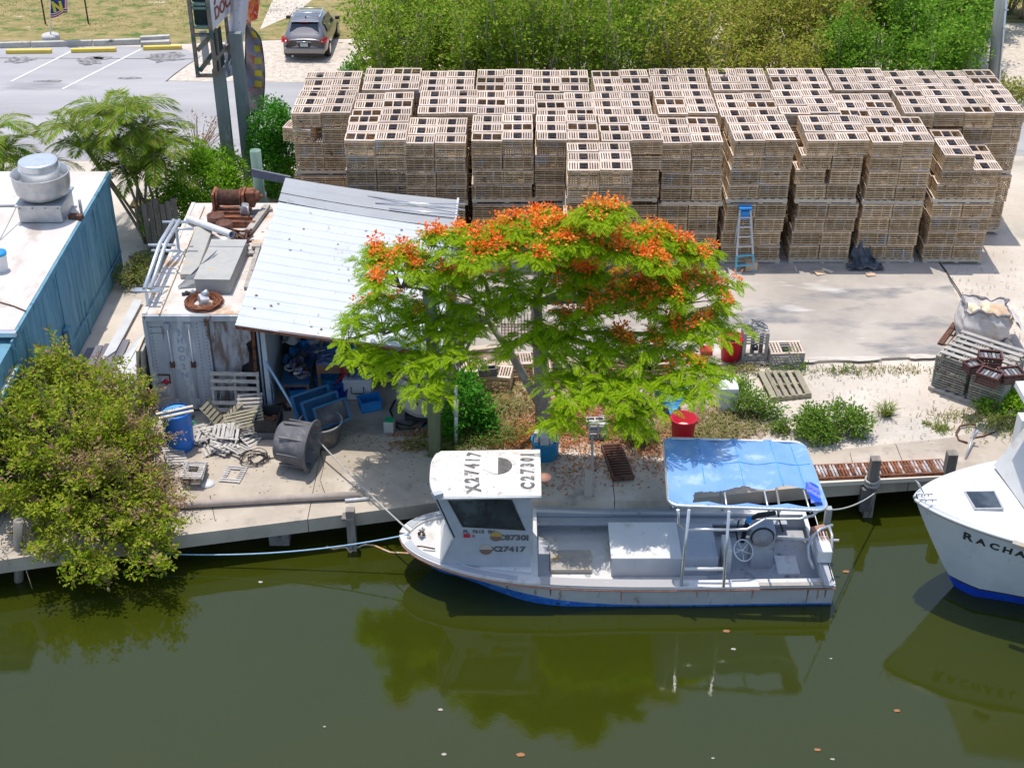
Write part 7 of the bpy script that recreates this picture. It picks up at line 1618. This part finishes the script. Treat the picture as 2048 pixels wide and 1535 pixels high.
part('rolled_edge', MB().tube([bagf(u, 1.0) + Vector((0, 0, .015 * math.sin(u * 60))) for u in np.linspace(0, 1, 61)], [.03 + .015 * math.sin(u * 31) for u in np.linspace(0, 1, 61)], 6, cap=False), M['bag_inner'], bag)
for k in range(11):
    q = bc + Vector((random.uniform(-.32, .12), random.uniform(-.2, .32), .60 + random.uniform(0, .08))); single('float', MB().lathe([(.001, -.12), (.09, -.09), (.125, 0), (.09, .09), (.001, .12)], q, 14), M['buoy'], 'pale yellow float in the big cloth bag', 'float', q, 'floats in the big bag')
single('brown_sack', MB().grid(lambda u, v: bc + Vector((.02 + .5 * u, -.42 + .6 * v, .70 + .14 * math.sin(PI * u) * math.sin(PI * v) + .04 * math.sin(u * 19 + v * 13))), 16, 16), M['brown_bag'], 'brown paper sack lying over the floats', 'sack', bc)
single('cloth_flap', MB().grid(lambda u, v: bc + Vector((.55 + .35 * u, -.55 + .9 * v, .35 + .3 * (1 - u) + .06 * math.sin(v * 9 + u * 7))), 12, 16), M['bag_cloth'], 'loose cloth flap hanging on the right of the big bag', 'cloth', bc)
single('dark_sack', MB().grid(lambda u, v: P(2010, 705, 0) + Vector((-.3 + .6 * u, -.1 + .45 * v, .02 + .3 * math.sin(PI * u) * math.sin(PI * v) + .03 * math.sin(u * 15))), 12, 12), M['tub_grey'], 'dark grey sack at the right foot of the big bag', 'sack')
# old traps stacked on a pallet, crates on top
rz = -38.0; ob = P(1960, 815, 0); Mr = Matrix.Translation(ob) @ Matrix.Rotation(R(rz), 4, 'Z')
def place_old(x, y, k, lab): 
    t_ = bpy.data.objects.new('lobster_trap', tbo); col.objects.link(t_); t_.matrix_world = Mr @ Matrix.Translation((x + plr.uniform(-.015, .015), y + plr.uniform(-.015, .015), .13 + k * .40)) @ Matrix.Rotation(R(plr.uniform(-1.5, 1.5)), 4, 'Z'); tag(t_, lab, 'lobster trap', 'old grey traps by the big bag'); l_ = link(bpy.data.objects.new('lid', tlo2), t_)
tbo = tb.copy(); tbo.materials.clear(); tbo.materials.append(M['trap_old']); tlo2 = tl.copy(); tlo2.materials.clear(); tlo2.materials.append(M['trap_old'])
for i_, (x, nm) in enumerate(((-.82, 'left'), (.05, 'right'))):
    for k in range(2 if True else 3):
        for j, y in enumerate((.30, .92)):
            place_old(x, y + (.0 if i_ else .0), k, f'greyed old trap, {["lower","upper"][k]} layer, {nm} half, {["near","far"][j]} side, below the crates')
opal = thing('pallet', 'dark pallet under the greyed old traps', 'pallet', ob, rotz=R(rz))
for k in range(8): part('board', MB().box((-1.15 + .23 * k, .6, .11), (.13, 1.3, .022)), M['grey_wood'], opal, local=True)
for s in (.02, .6, 1.18): part('stringer', MB().box((-.35, s, .05), (1.8, .06, .09)), M['grey_wood'], opal, local=True)
tpal = thing('pallet', 'grey pallet lying on the old traps, crates on it', 'pallet', Mr @ Vector((-.35, .6, .97)), rotz=R(rz))
for k in range(6): part('board', MB().box((0, -.58 + .23 * k, .09), (1.55, .12, .022)), M['grey_wood'], tpal, local=True)
for s in (-.7, 0, .7): part('stringer', MB().box((s, 0, .03), (.06, 1.25, .09)), M['green_wood'], tpal, local=True)
def crate(px, py, z, rz_, lab, d_=(.48, .34, .24)):
    c_ = P(px, py, z); t_ = thing('plastic_crate', lab, 'crate', c_, 'brown crates on the old traps', R(rz_)); x, y, h = d_
    for s in (-1, 1):
        for k in range(4): part('side_slat', MB().box((0, s * y / 2, .03 + k * .06), (x, .014, .04)), M['crate_plastic'], t_, local=True); part('side_slat', MB().box((s * x / 2, 0, .03 + k * .06), (.014, y, .04)), M['crate_plastic'], t_, local=True)
    part('rim', MB().box((0, y / 2, h + .01), (x + .04, .04, .03)).box((0, -y / 2, h + .01), (x + .04, .04, .03)).box((x / 2, 0, h + .01), (.04, y - .04, .03)).box((-x / 2, 0, h + .01), (.04, y - .04, .03)), M['crate_plastic'], t_, local=True)
    for k in range(5): part('concrete_bar', MB().box((-x / 2 + .07 + k * (x - .14) / 4, 0, h - .06), (.06, y - .04, .06)), M['tub_rim'] if k % 2 else M['tub_grey'], t_, local=True)
crate(1977, 728, 1.12, -10, 'brown crate of grey bars at the back, nearest the big bag')
crate(1944, 742, 1.10, 20, 'smallest grey brown crate at the left of the four', (.36, .26, .20)); crate(1976, 765, 1.10, -38, 'brown crate at the front middle of the four', (.46, .36, .24)); crate(2020, 760, 1.10, 8, 'brown crate farthest right of the four', (.48, .36, .22))
single('lumber', MB().beam(P(1990, 745, 1.1), P(2030, 715, .9), .10, .05), M['pale_wood'], 'pale plank behind the brown crates', 'plank')
# behind the tree: old traps, wire crate, boards
for i_, (px, py, rz_, lb) in enumerate(((945, 760, 12, 'dark trap behind the tree nearest the shed'), (990, 770, -8, 'dark trap left of the tree trunk'), (1030, 745, 5, 'dark trap behind the forked trunk'), (1110, 760, 3, 'dark trap right of the trunk behind the foliage'), (1230, 735, 0, 'trap hidden behind hanging leaves, farther right'), (1310, 745, 8, 'trap among leaves left of the red bin'))):
    t_ = bpy.data.objects.new('lobster_trap', tb); col.objects.link(t_); t_.location = P(px, py, .02); t_.rotation_euler = (0, 0, R(rz_)); tag(t_, lb, 'lobster trap'); link(bpy.data.objects.new('lid', tl), t_); link(bpy.data.objects.new('funnel', tf), t_)
cinder('cement_block', 'dark cement block on the trap behind the tree', P(975, 742, .52), 10, 0, m=M['tub_grey'])
mb = MB(); q = P(1040, 660, .1)
for k in range(12): mb.tube([q + Vector((-.45 + .08 * k, -.3, 0)), q + Vector((-.45 + .08 * k, .3, .0)), q + Vector((-.45 + .08 * k, .3, .3))], .01, 4)
for k in range(5): mb.tube([q + Vector((-.45, -.3 + .15 * k, 0)), q + Vector((.45, -.3 + .15 * k, 0))], .01, 4)
single('wire_basket', mb, M['rust_dark'], 'rusty wire basket on the slab behind the tree', 'basket', q)
for k, (a, b_) in enumerate((((930, 700), (1010, 690)), ((1090, 650), (1140, 668)), ((905, 655), (1000, 648)))): single('board', MB().beam(P(*a, .10), P(*b_, .10), .18, .05), M['brown_bag'] if k == 1 else M['pale_wood'], ['pale board on the slab edge behind the tree', 'orange brown board right of the wire basket', 'pale board on the slab nearest the shed'][k], 'board')
# ---- skiff and planks between building and container --------------------
sk = thing('upturned_skiff', 'white upturned skiff hull between blue building and container', 'skiff', P(235, 740, 0))
def skf(u, v):
    y = 25.6 + 4.3 * v; w_ = .55 * (1 - (v ** 3.0) * .75) * (1 - .15 * (1 - v)); a = PI * u
    return Vector((-8.85 + .18 * v - math.cos(a) * w_, y, .10 + .62 * math.sin(a) ** .7 * (1 - .3 * v ** 3)))
part('hull', MB().grid(skf, 14, 24), M['hull_skiff'], sk)
part('rub_strip', MB().tube([skf(.72, v) + Vector((.02, 0, .02)) for v in np.linspace(0, .95, 16)], .03, 6), M['rope_blue'], sk)
part('keel', MB().tube([skf(.5, v) + Vector((0, 0, .01)) for v in np.linspace(0, 1, 12)], .03, 6), M['white_plastic'], sk)
text('lettering', 'XOO', .17, M['black_text'], sk, frame_M(skf(.76, .50) + Vector((.02, 0, .015)), skf(.76, .45) - skf(.76, .55), skf(.60, .5) - skf(.9, .5)), .003)
for k in range(5):
    x = -10.12 + .19 * k; y1 = 29.6 + .2 * math.sin(k * 2); part_ = single('grey_plank', MB().box((x, 27.4 + .1 * k, .05 + .012 * (k % 2)), (.175, 4.6, .035)), M['plank_blue'], f'long blue grey plank beside the blue wall, {["nearest the wall","second from the wall","middle one","second from skiff","nearest the skiff"][k]}', 'plank')
single('tan_sheet', MB().slab([P(200, 722, .12), P(232, 700, .12), P(285, 600, .12), P(268, 598, .12)], .03), M['hull_skiff'], 'long pale sheet edge left of the skiff', 'sheet')
for k, (x, m_) in enumerate(((-8.12, 'grey_wood'), (-8.22, 'pale_wood'))): single('leaning_board', MB().box((x, 27.6, .95), (.05, 1.6, 1.5), (0, 6, 0)), M[m_], ('grey' if k == 0 else 'orange brown') + ' board leaning against the container side', 'board')
mb = MB()
for k in range(20): c0 = P(random.uniform(262, 300), random.uniform(505, 560), .05); mb.box(c0, (random.uniform(.1, .3), random.uniform(.1, .2), .06), (random.uniform(-20, 20), random.uniform(-20, 20), random.uniform(0, 90)))
single('debris_heap', mb, M['pile_wood'], 'heap of dark rubble behind the gap between building and container', 'debris', P(280, 540, 0), kind='stuff')
# ================================================================ car
cp0 = P(611, 124, 0); cx_, cy_ = cp0.x, cp0.y; crz = R(-1.5)
car = thing('parked_car', 'grey suv seen from behind, parked on the gravel verge', 'car', (cx_, cy_, 0), rotz=crz)
# cross sections from the tail (y 0) to the nose (y 4.6): half width, belt, roof
Cs_ = [(0.00, .78, .42, .70, .95, .60), (.06, .86, .30, .78, 1.05, .70), (.30, .90, .26, .98, 1.22, .74), (.62, .91, .25, 1.0, 1.56, .60), (.85, .91, .25, 1.0, 1.62, .60), (1.6, .92, .25, 1.0, 1.66, .62), (2.4, .92, .25, .98, 1.62, .60), (2.9, .92, .25, .96, 1.40, .62), (3.4, .91, .25, .94, 1.02, .70), (4.0, .88, .28, .84, .92, .66), (4.45, .80, .34, .66, .76, .60), (4.6, .66, .40, .56, .62, .50)]
mb = MB(); vs = []
for (y, hw, z0, zb, zt, rw) in Cs_:
    vs += [(-hw * .96, y, z0), (-hw, y, z0 + .22), (-hw, y, zb * .82), (-hw * .97, y, zb), (-rw - .02, y, zt - .06), (-rw + .08, y, zt), (0, y, zt + .02), (rw - .08, y, zt), (rw + .02, y, zt - .06), (hw * .97, y, zb), (hw, y, zb * .82), (hw, y, z0 + .22), (hw * .96, y, z0)]
nn = 13; fs = [(i * nn + j, i * nn + j + 1, (i + 1) * nn + j + 1, (i + 1) * nn + j) for i in range(len(Cs_) - 1) for j in range(nn - 1)] + [tuple(range(nn)), tuple((len(Cs_) - 1) * nn + k for k in range(nn))[::-1]] + [(i * nn, (i + 1) * nn, (i + 1) * nn + nn - 1, i * nn + nn - 1) for i in range(len(Cs_) - 1)]
mb.add(vs, fs, True); bd = part('body', mb, M['car_paint'], car, local=True); md = bd.modifiers.new('smooth', 'SUBSURF'); md.levels = md.render_levels = 1
def cpart(name, mb, m, **k): return part(name, mb, m, car, local=True, **k)
cpart('rear_window', MB().add([(-.60, .27, 1.20), (-.30, .235, 1.16), (0, .22, 1.15), (.30, .235, 1.16), (.60, .27, 1.20), (.52, .58, 1.53), (0, .56, 1.55), (-.52, .58, 1.53)], [tuple(range(8))]), M['car_glass'])
cpart('window_trim', MB().tube([(-.61, .26, 1.21), (-.30, .225, 1.155), (0, .21, 1.14), (.30, .225, 1.155), (.61, .26, 1.21)], .012, 5), M['chrome'])
cpart('spoiler', MB().box((0, .60, 1.60), (1.16, .22, .03)), M['car_paint'], bev=.012)
cpart('brake_light', MB().box((0, .49, 1.585), (.3, .02, .02)), M['car_red'])
for s in (-1, 1):
    cpart('tail_light', MB().slab([(s * .93, .22, .98), (s * .92, .06, .84), (s * .66, -.005, .84), (s * .60, .0, .88), (s * .74, .02, 1.0), (s * .88, .16, 1.06)][::s], -.05 if s < 0 else .05), M['car_red'])
    cpart('reverse_light', MB().lathe([(.001, 0), (.045, 0), (.001, .01)], (s * .72, -.02, .91), 10, M=Matrix.Rotation(PI / 2, 3, 'X')), M['chrome'])
    cpart('roof_rail', MB().tube([(s * .56, .95, 1.64), (s * .565, 1.05, 1.70), (s * .57, 1.6, 1.73), (s * .565, 2.3, 1.70), (s * .56, 2.45, 1.63)], .022, 6), M['alu'])
    cpart('mirror', MB().box((s * 1.02, 2.85, 1.08), (.18, .10, .14)), M['car_black'], bev=.02)
    cpart('side_window', MB().add([(s * .915, .85, 1.04), (s * .905, 1.7, 1.03), (s * .905, 2.7, 1.0), (s * .72, 2.35, 1.50), (s * .70, 1.5, 1.57), (s * .69, .95, 1.50)], [(0, 1, 2, 3, 4, 5)]), M['car_glass'])
    for y in (.85, 3.6):
        wl = cpart('wheel', MB().lathe([(.001, -.11), (.33, -.11), (.35, -.08), (.35, .08), (.33, .11), (.001, .11)], (s * .82, y, .35), 24, M=Matrix.Rotation(PI / 2, 3, 'Y')), M['rubber']); 
        me_ = MB().lathe([(.001, .115), (.2, .115), (.22, .11)], (s * .82 + (0 if s > 0 else 0), y, .35), 16, M=Matrix.Rotation(s * PI / 2, 3, 'Y')).mesh('rim'); me_.materials.append(M['alu']); link(bpy.data.objects.new('rim', me_), wl)
for y in (1.35, 2.05): cpart('crossbar', MB().tube([(-.56, y, 1.715), (0, y, 1.735), (.56, y, 1.715)], .022, 6), M['alu'])
cpart('antenna', MB().lathe([(.03, 0), (.02, .07), (.001, .08)], (0.0, .95, 1.64), 8), M['car_black'])
cpart('bumper', MB().box((0, .0, .50), (1.62, .12, .26)), M['car_paint'], bev=.05); cpart('bumper_lower', MB().box((0, .02, .31), (1.5, .12, .12)), M['car_black'], bev=.03)
cpart('plate_recess', MB().box((0, -.035, .76), (.44, .02, .2)), M['car_black']); cpart('licence_plate', MB().box((0, -.05, .76), (.31, .012, .15)), M['plate'])
cpart('chrome_handle', MB().tube([(-.30, -.04, .885), (0, -.055, .895), (.30, -.04, .885)], .018, 6), M['chrome']); cpart('emblem', MB().tube(ring(.045, 12, (0, .12, 1.07), Matrix.Rotation(R(60), 3, 'X')), .01, 5), M['chrome'])
cpart('exhaust', MB().tube([(-.5, -.04, .27), (-.5, .2, .27)], .035, 8), M['chrome'])
car.scale = (.895, .80, .84)
# ================================================================ sign on two steel posts
S0 = Vector((-8.06, 38, 0)); S1 = Vector((-7.60, 38.5, 0)); sdv = Vector((.135, .99, 0)).normalized()
sg = thing('roadside_sign', 'tall weathered sign with wooden frame on two grey steel posts', 'sign', (S0 + S1) / 2)
for q, h_ in ((S0, 4.05), (S1, 4.9)): part('post', MB().box(q + Vector((0, 0, h_ / 2)), (.33, .22, h_)), M['sign_steel'], sg)
# front end frame facing the canal: open bays with shelves
fx0, fx1 = PY(382, 30, 37.6).x, PY(419, 30, 37.6).x; zt_, zb_ = 7.2, 3.98
ex_ = Vector((1, 0, 0)); o_ = Vector((fx0, 37.55, 0)); W_ = fx1 - fx0
for xx in (0, W_): part('frame_post', MB().box((fx0 + xx, 37.55, (zt_ + zb_) / 2), (.09, .12, zt_ - zb_)), M['sign_frame'], sg)
zd = PY(400, 70, 37.55).z
part('frame_bar', MB().box((fx0 + W_ / 2, 37.55, zb_ + .04), (W_ - .09, .1, .08)), M['sign_frame'], sg); part('frame_bar', MB().box((fx0 + W_ / 2, 37.55, zd), (W_ - .09, .1, .08)), M['sign_frame'], sg)
part('diagonal_brace', MB().beam((fx0 + .05, 37.6, zd - .45), (fx1 - .05, 37.7, zd - .08), .06, .12).beam((fx0 + .05, 37.6, zb_ + .15), (fx1 - .05, 37.7, zb_ + .6), .06, .12), M['sign_frame'], sg)
part('white_back', MB().box((fx0 + W_ * .32, 38.1, zb_ + .62), (W_ * .4, .03, .95)), M['sign_white'], sg)
part('dark_cabinet', MB().box((fx0 + W_ / 2, 38.3, (zd + zt_) / 2 + .05), (W_ - .1, 1.2, zt_ - zd - .12)), M['sign_dark'], sg)
for z in (zd + .22, PY(400, 16, 37.55).z, PY(400, 8, 37.55).z): part('shelf', MB().box((fx0 + W_ / 2 + .0, 37.56, z), (W_ - .12, .12, .06)), M['post_teal'], sg)
# lettered face running back from the front right corner
fo = Vector((fx1 + .03, 37.55, 0)); fd_ = Vector((.125, .99, 0)).normalized()
zf0 = PY(432, 62, 37.6).z
part('sign_face', MB().slab([fo + Vector((0, 0, zf0)), fo + fd_ * 3.4 + Vector((0, 0, zf0)), fo + fd_ * 3.4 + Vector((0, 0, 7.4)), fo + Vector((0, 0, 7.4))], .05), M['sign_white'], sg)
nf_ = Vector((fd_.y, -fd_.x, 0)) * .006
text('lettering', 'DOCKS  ETC', .46, M['sign_red'], sg, frame_M(fo + fd_ * 2.05 + nf_ + Vector((0, 0, zf0 + .34)), fd_, (0, 0, 1)), .01, xs=1.30)
text('lettering', 'JIMS', .66, M['sign_red'], sg, frame_M(fo + fd_ * 1.0 + nf_ + Vector((0, 0, zf0 + .95)), fd_, (0, 0, 1)), .01)
for k in range(4): part('frame_post', MB().box(fo + fd_ * (.25 + 1.0 * k) + Vector((0, 0, (zb_ + zf0) / 2)), (.09, .09, zf0 - zb_)), M['sign_frame'], sg)
part('frame_bar', MB().beam(fo + Vector((0, 0, zb_ + .5)), fo + fd_ * 3.3 + Vector((0, 0, zb_ + .5)), .08, .1), M['sign_frame'], sg)
part('dark_panel', MB().box(fo + fd_ * .45 + Vector((-.02, 0, (zb_ + zf0) / 2)), (.04, .6, zf0 - zb_ - .2), (0, 0, -7)), M['sign_dark'], sg)
# torn banner wrapped on the far post
yb_ = 39.1
bn = thing('torn_banner', 'torn pale banner curling down the right sign post', 'banner', PY(470, 200, yb_))
def bnf(u, v):
    py = 96 - 130 * v; px = 448 + 36 * u + 14 * v ** 1.5 * 1.0 + (6 * math.sin(v * 3)); q = PY(px, py, yb_ - .35 * math.sin(PI * u)); return q
part('curled_sheet', MB().grid(bnf, 12, 16), M['banner_cloth'], bn)
part('wrapped_cloth', MB().grid(lambda u, v: PY(444 + 34 * u + 5 * math.sin(v * 5), 134 - 50 * v + 5 * math.sin(u * 6), yb_ - .30 * math.sin(PI * u) - .12 * math.sin(u * 17 + v * 6) * .4), 18, 14), M['banner_mix'], bn)
part('hanging_tatter', MB().grid(lambda u, v: PY(438 + 22 * u + 8 * v + 3 * math.sin(v * 9), 112 + 46 * v - 8 * u, yb_ - .35 - .12 * math.sin(u * 13 + v * 5)), 14, 14), M['banner_cloth'], bn)
part('orange_sheet', MB().grid(lambda u, v: PY(489 + (26 + 8 * v) * u, 52 - 80 * v - 14 * u * (1 - v), yb_ + .15 + .12 * math.sin(u * 9 + v * 4)), 10, 12), M['flag_orange'], bn)
# tall feather flag
yf_ = 40.3; ff = thing('feather_flag', 'tall faded feather flag behind the sign posts', 'flag', PY(492, 225, yf_))
def fff(u, v):
    py = 222 - 172 * v; xl = 488 + 4 * v; wr = (12 + 28 * math.sin(PI * min(1, .28 + v * .62)) ** .8) * (1 - .75 * max(0, (v - .82) / .18) ** 2); return PY(xl + wr * u, py + 6 * u * (1 - v), yf_ + .1 * math.sin(v * 14 + u * 5))
part('cloth', MB().grid(fff, 8, 34), M['flag_mix'], ff)
part('pole', MB().tube([Vector((PY(489, 235, yf_).x, yf_, 0)), *[fff(0, v) for v in np.linspace(0, 1, 8)]], .018, 6), M['black'], ff)
part('edge_tape', MB().tube([fff(1, v) for v in np.linspace(.05, .97, 20)], .016, 5), M['sign_dark'], ff)
for k, v in enumerate((.30, .42, .56, .70, .86)): part('yellow_patch', MB().grid(lambda a, b_, v=v: fff(.5 + .38 * a, v + .07 * b_) + Vector((0, -.03, 0)), 3, 4), M['flag_yellow'], ff)
single('fibre_rod', MB().tube([Vector((PY(528, 212, 40.6).x, 40.6, 0)), PY(513, 140, 40.4)], .014, 5), M['twig'], 'thin rod leaning at the foot of the feather flag', 'rod')
# flag with yellow letters on the grass
q = P(103, 84, .0); fl2 = thing('open_flag', 'blue flag with yellow letters and striped edge on a white pole', 'flag', q)
part('base', MB().lathe([(.001, 0), (.33, 0), (.33, .25), (.30, .29), (.001, .29)], q, 20), M['cement'], fl2); yq = q.y
part('pole', MB().tube([q + Vector((0, 0, .2)), PY(101, -70, yq)], .025, 8), M['alu'], fl2)
g_ = lambda u, v: PY(101 + 34 * u, 36 - 110 * v - 10 * u + 2 * math.sin(u * 6), yq - .05 + .06 * math.sin(u * 7 + v * 3))
part('cloth', MB().grid(g_, 12, 20), M['flag_blue'], fl2)
for k in range(4):
    part('stripe', MB().grid(lambda u, v, k=k: g_(u * .98 + .01, (.01 + .02 * k + .012 * v)) + Vector((0, -.02, 0)), 12, 1), M['flag_red'] if k % 2 == 0 else M['flag_white'], fl2)
    part('stripe', MB().grid(lambda u, v, k=k: g_(.82 + .045 * k + .04 * u, .08 + .9 * v) + Vector((0, -.02, 0)), 1, 12), M['flag_red'] if k % 2 == 0 else M['flag_white'], fl2)
for k, ch in enumerate('NEPO'):
    a = g_(.44, .17 + .24 * k) + Vector((0, -.05, 0)); text('lettering', ch, .50, M['flag_yellow'], fl2, frame_M(a, (1, 0, .1), (0, 0, 1)), .01, fat=.05)
for px, py in ((91, 48), (177, 48)): 
    q = P(px, py, 0); single('thin_post', MB().tube([q, q + Vector((0, 0, 1.6))], .03, 6), M['black'], 'thin dark post on the grass ' + ('left of the blue flag pole' if px < 100 else 'right of the blue flag'), 'post', q)
# ================================================================ utility pole
yu = 41.0; a = PY(1986, 168, yu); b_ = PY(2012, -120, yu); d_ = (b_ - a) / (b_.z - a.z)
up_ = thing('utility_pole', 'grey wooden utility pole at the upper right behind the stacks', 'pole', (a.x, yu, 0))
part('pole', MB().tube([a - d_ * (a.z + .1), b_], .185, 14, r1=.16), M['pole_wood'], up_)
part('conduit', MB().tube([a - d_ * a.z + Vector((.13, -.15, 0)), b_ + Vector((.12, -.14, 0))], .035, 8), M['alu'], up_)
mb = MB()
for k in range(9): mb.box(a - d_ * (a.z - .4 - .55 * k) + Vector((.14, -.17, 0)), (.11, .05, .04))
part('strap', mb, M['galv'], up_)
# ================================================================ leaves on the water, tiny litter
for k, (px, py, s) in enumerate(((1692, 1142, .07), (1453, 1261, .07), (881, 1418, .05), (888, 1507, .05), (1041, 1508, .08), (1794, 1420, .06), (1635, 1498, .06), (521, 1163, .05), (649, 1452, .03), (1662, 1316, .03), (1426, 1515, .03), (1665, 1517, .04), (1467, 1297, .05))):
    q = P(px, py, WZ + .012); a = k * 1.7
    mb = MB().add([q + Vector((s * math.cos(a + t), s * .6 * math.sin(a + t), .006 * math.sin(3 * t))) for t in np.linspace(0, 2 * PI, 8)[:-1]], [tuple(range(7))])
    single('floating_leaf', mb, M['hatch_tan'] if s < .055 else M['leaf_litter'], 'fallen leaf floating on the canal ' + ['right of the work boat stern', 'below the middle of the hull', 'below the bow reflection', 'at the bottom edge, left one', 'at the bottom edge, largest', 'below the moored boat', 'at the bottom right', 'left of the bow under the dock', 'small, left of the bow reflection', 'small, right of the canopy reflection', 'small, bottom edge middle right', 'small, bottom edge farther right', 'in the canopy reflection'][k], 'leaf', q, 'fallen leaves on the canal')

# streaks and scuffs on the work boat hull, cracks and drifted sand on the yard slab
def slab_patch(name, px, py, rx, ry, m, z=.073, n=22, label=None):
    c_ = P(px, py, z); pts = []; ph = random.random() * 6
    for k in range(n):
        a = 2 * PI * k / n; r_ = 1 + .22 * math.sin(3 * a + ph) + .14 * math.sin(7 * a + ph * 2) + random.uniform(-.08, .08); pts.append((c_.x + rx * r_ * math.cos(a), c_.y + ry * r_ * math.sin(a), z))
    single(name, MB().add(pts, [tuple(range(n))]), m, kind='structure')
M['sand_drift'] = mat('sand_drift', (.60, .55, .48), (.50, .45, .39), rough=.97, scale=3, detail=9)
for q in ((1560, 722, .7, .12), (1700, 716, .9, .10), (1850, 712, .5, .10), (1500, 690, .35, .25)): slab_patch('sand_drift', *q, M['sand_drift'])
for pts in ([(640, 900), (648, 930), (640, 960), (655, 1000)], [(1700, 905), (1706, 930)], [(420, 990), (430, 1040)]): strip('dock_crack', pts, .014, .0475, M['crack'])
for k, (px, s_) in enumerate(((1240, 1), (1100, .7), (1500, .8), (1610, 1.3), (1630, 1), (1645, .8), (1390, .6))):
    x = (px - 1024) / FPX * 27.8; z0 = zg(x) - .08; pts = [Vector((x + dx, CYB - hy(x + dx, z) - .004, z)) for dx, z in ((-.02, z0), (.02, z0), (.012, z0 - .30 * s_), (-.004, z0 - .34 * s_))]
    part('rust_streak', MB().add(pts, [(0, 3, 2, 1)]), M['disc_brown'] if k % 2 else M['rub_rail'], boat)

for px, py, rz_, lb in ((600, 790, 12, 'blue bin on the shed floor below the junk table'), (655, 770, -8, 'blue bin on the shed floor under the brown workbench'), (740, 815, 20, 'low blue bin beside the white cooler')):
    openbox('blue_bin', lb, 'bin', P(px, py, .012), (.46, .36, .26), rz_, M['ladder_blue'] if rz_ > 0 else M['cyan_plastic'])
# leaves blown on the shed roof
n = 90; q = np.array([tuple(rf(random.uniform(.25, .98), random.uniform(.02, .85), .03)) for _ in range(n)]); V, F = leaf_quads(q, .06, .5, 2.0); obj_np('roof_leaves', V, F, M['leaf_litter'])['kind'] = 'stuff'
for k in range(26):
    c_ = rf(random.uniform(.05, .95), random.uniform(.03, .97), .022); part('rust_spot', MB().add([c_ + Vector((random.uniform(.02, .05) * math.cos(a), random.uniform(.015, .04) * math.sin(a), -.0)) for a in np.linspace(0, 2 * PI, 8)[:-1]], [tuple(range(7))]), M['disc_brown'] if k % 3 else M['disc_tan'], sh)
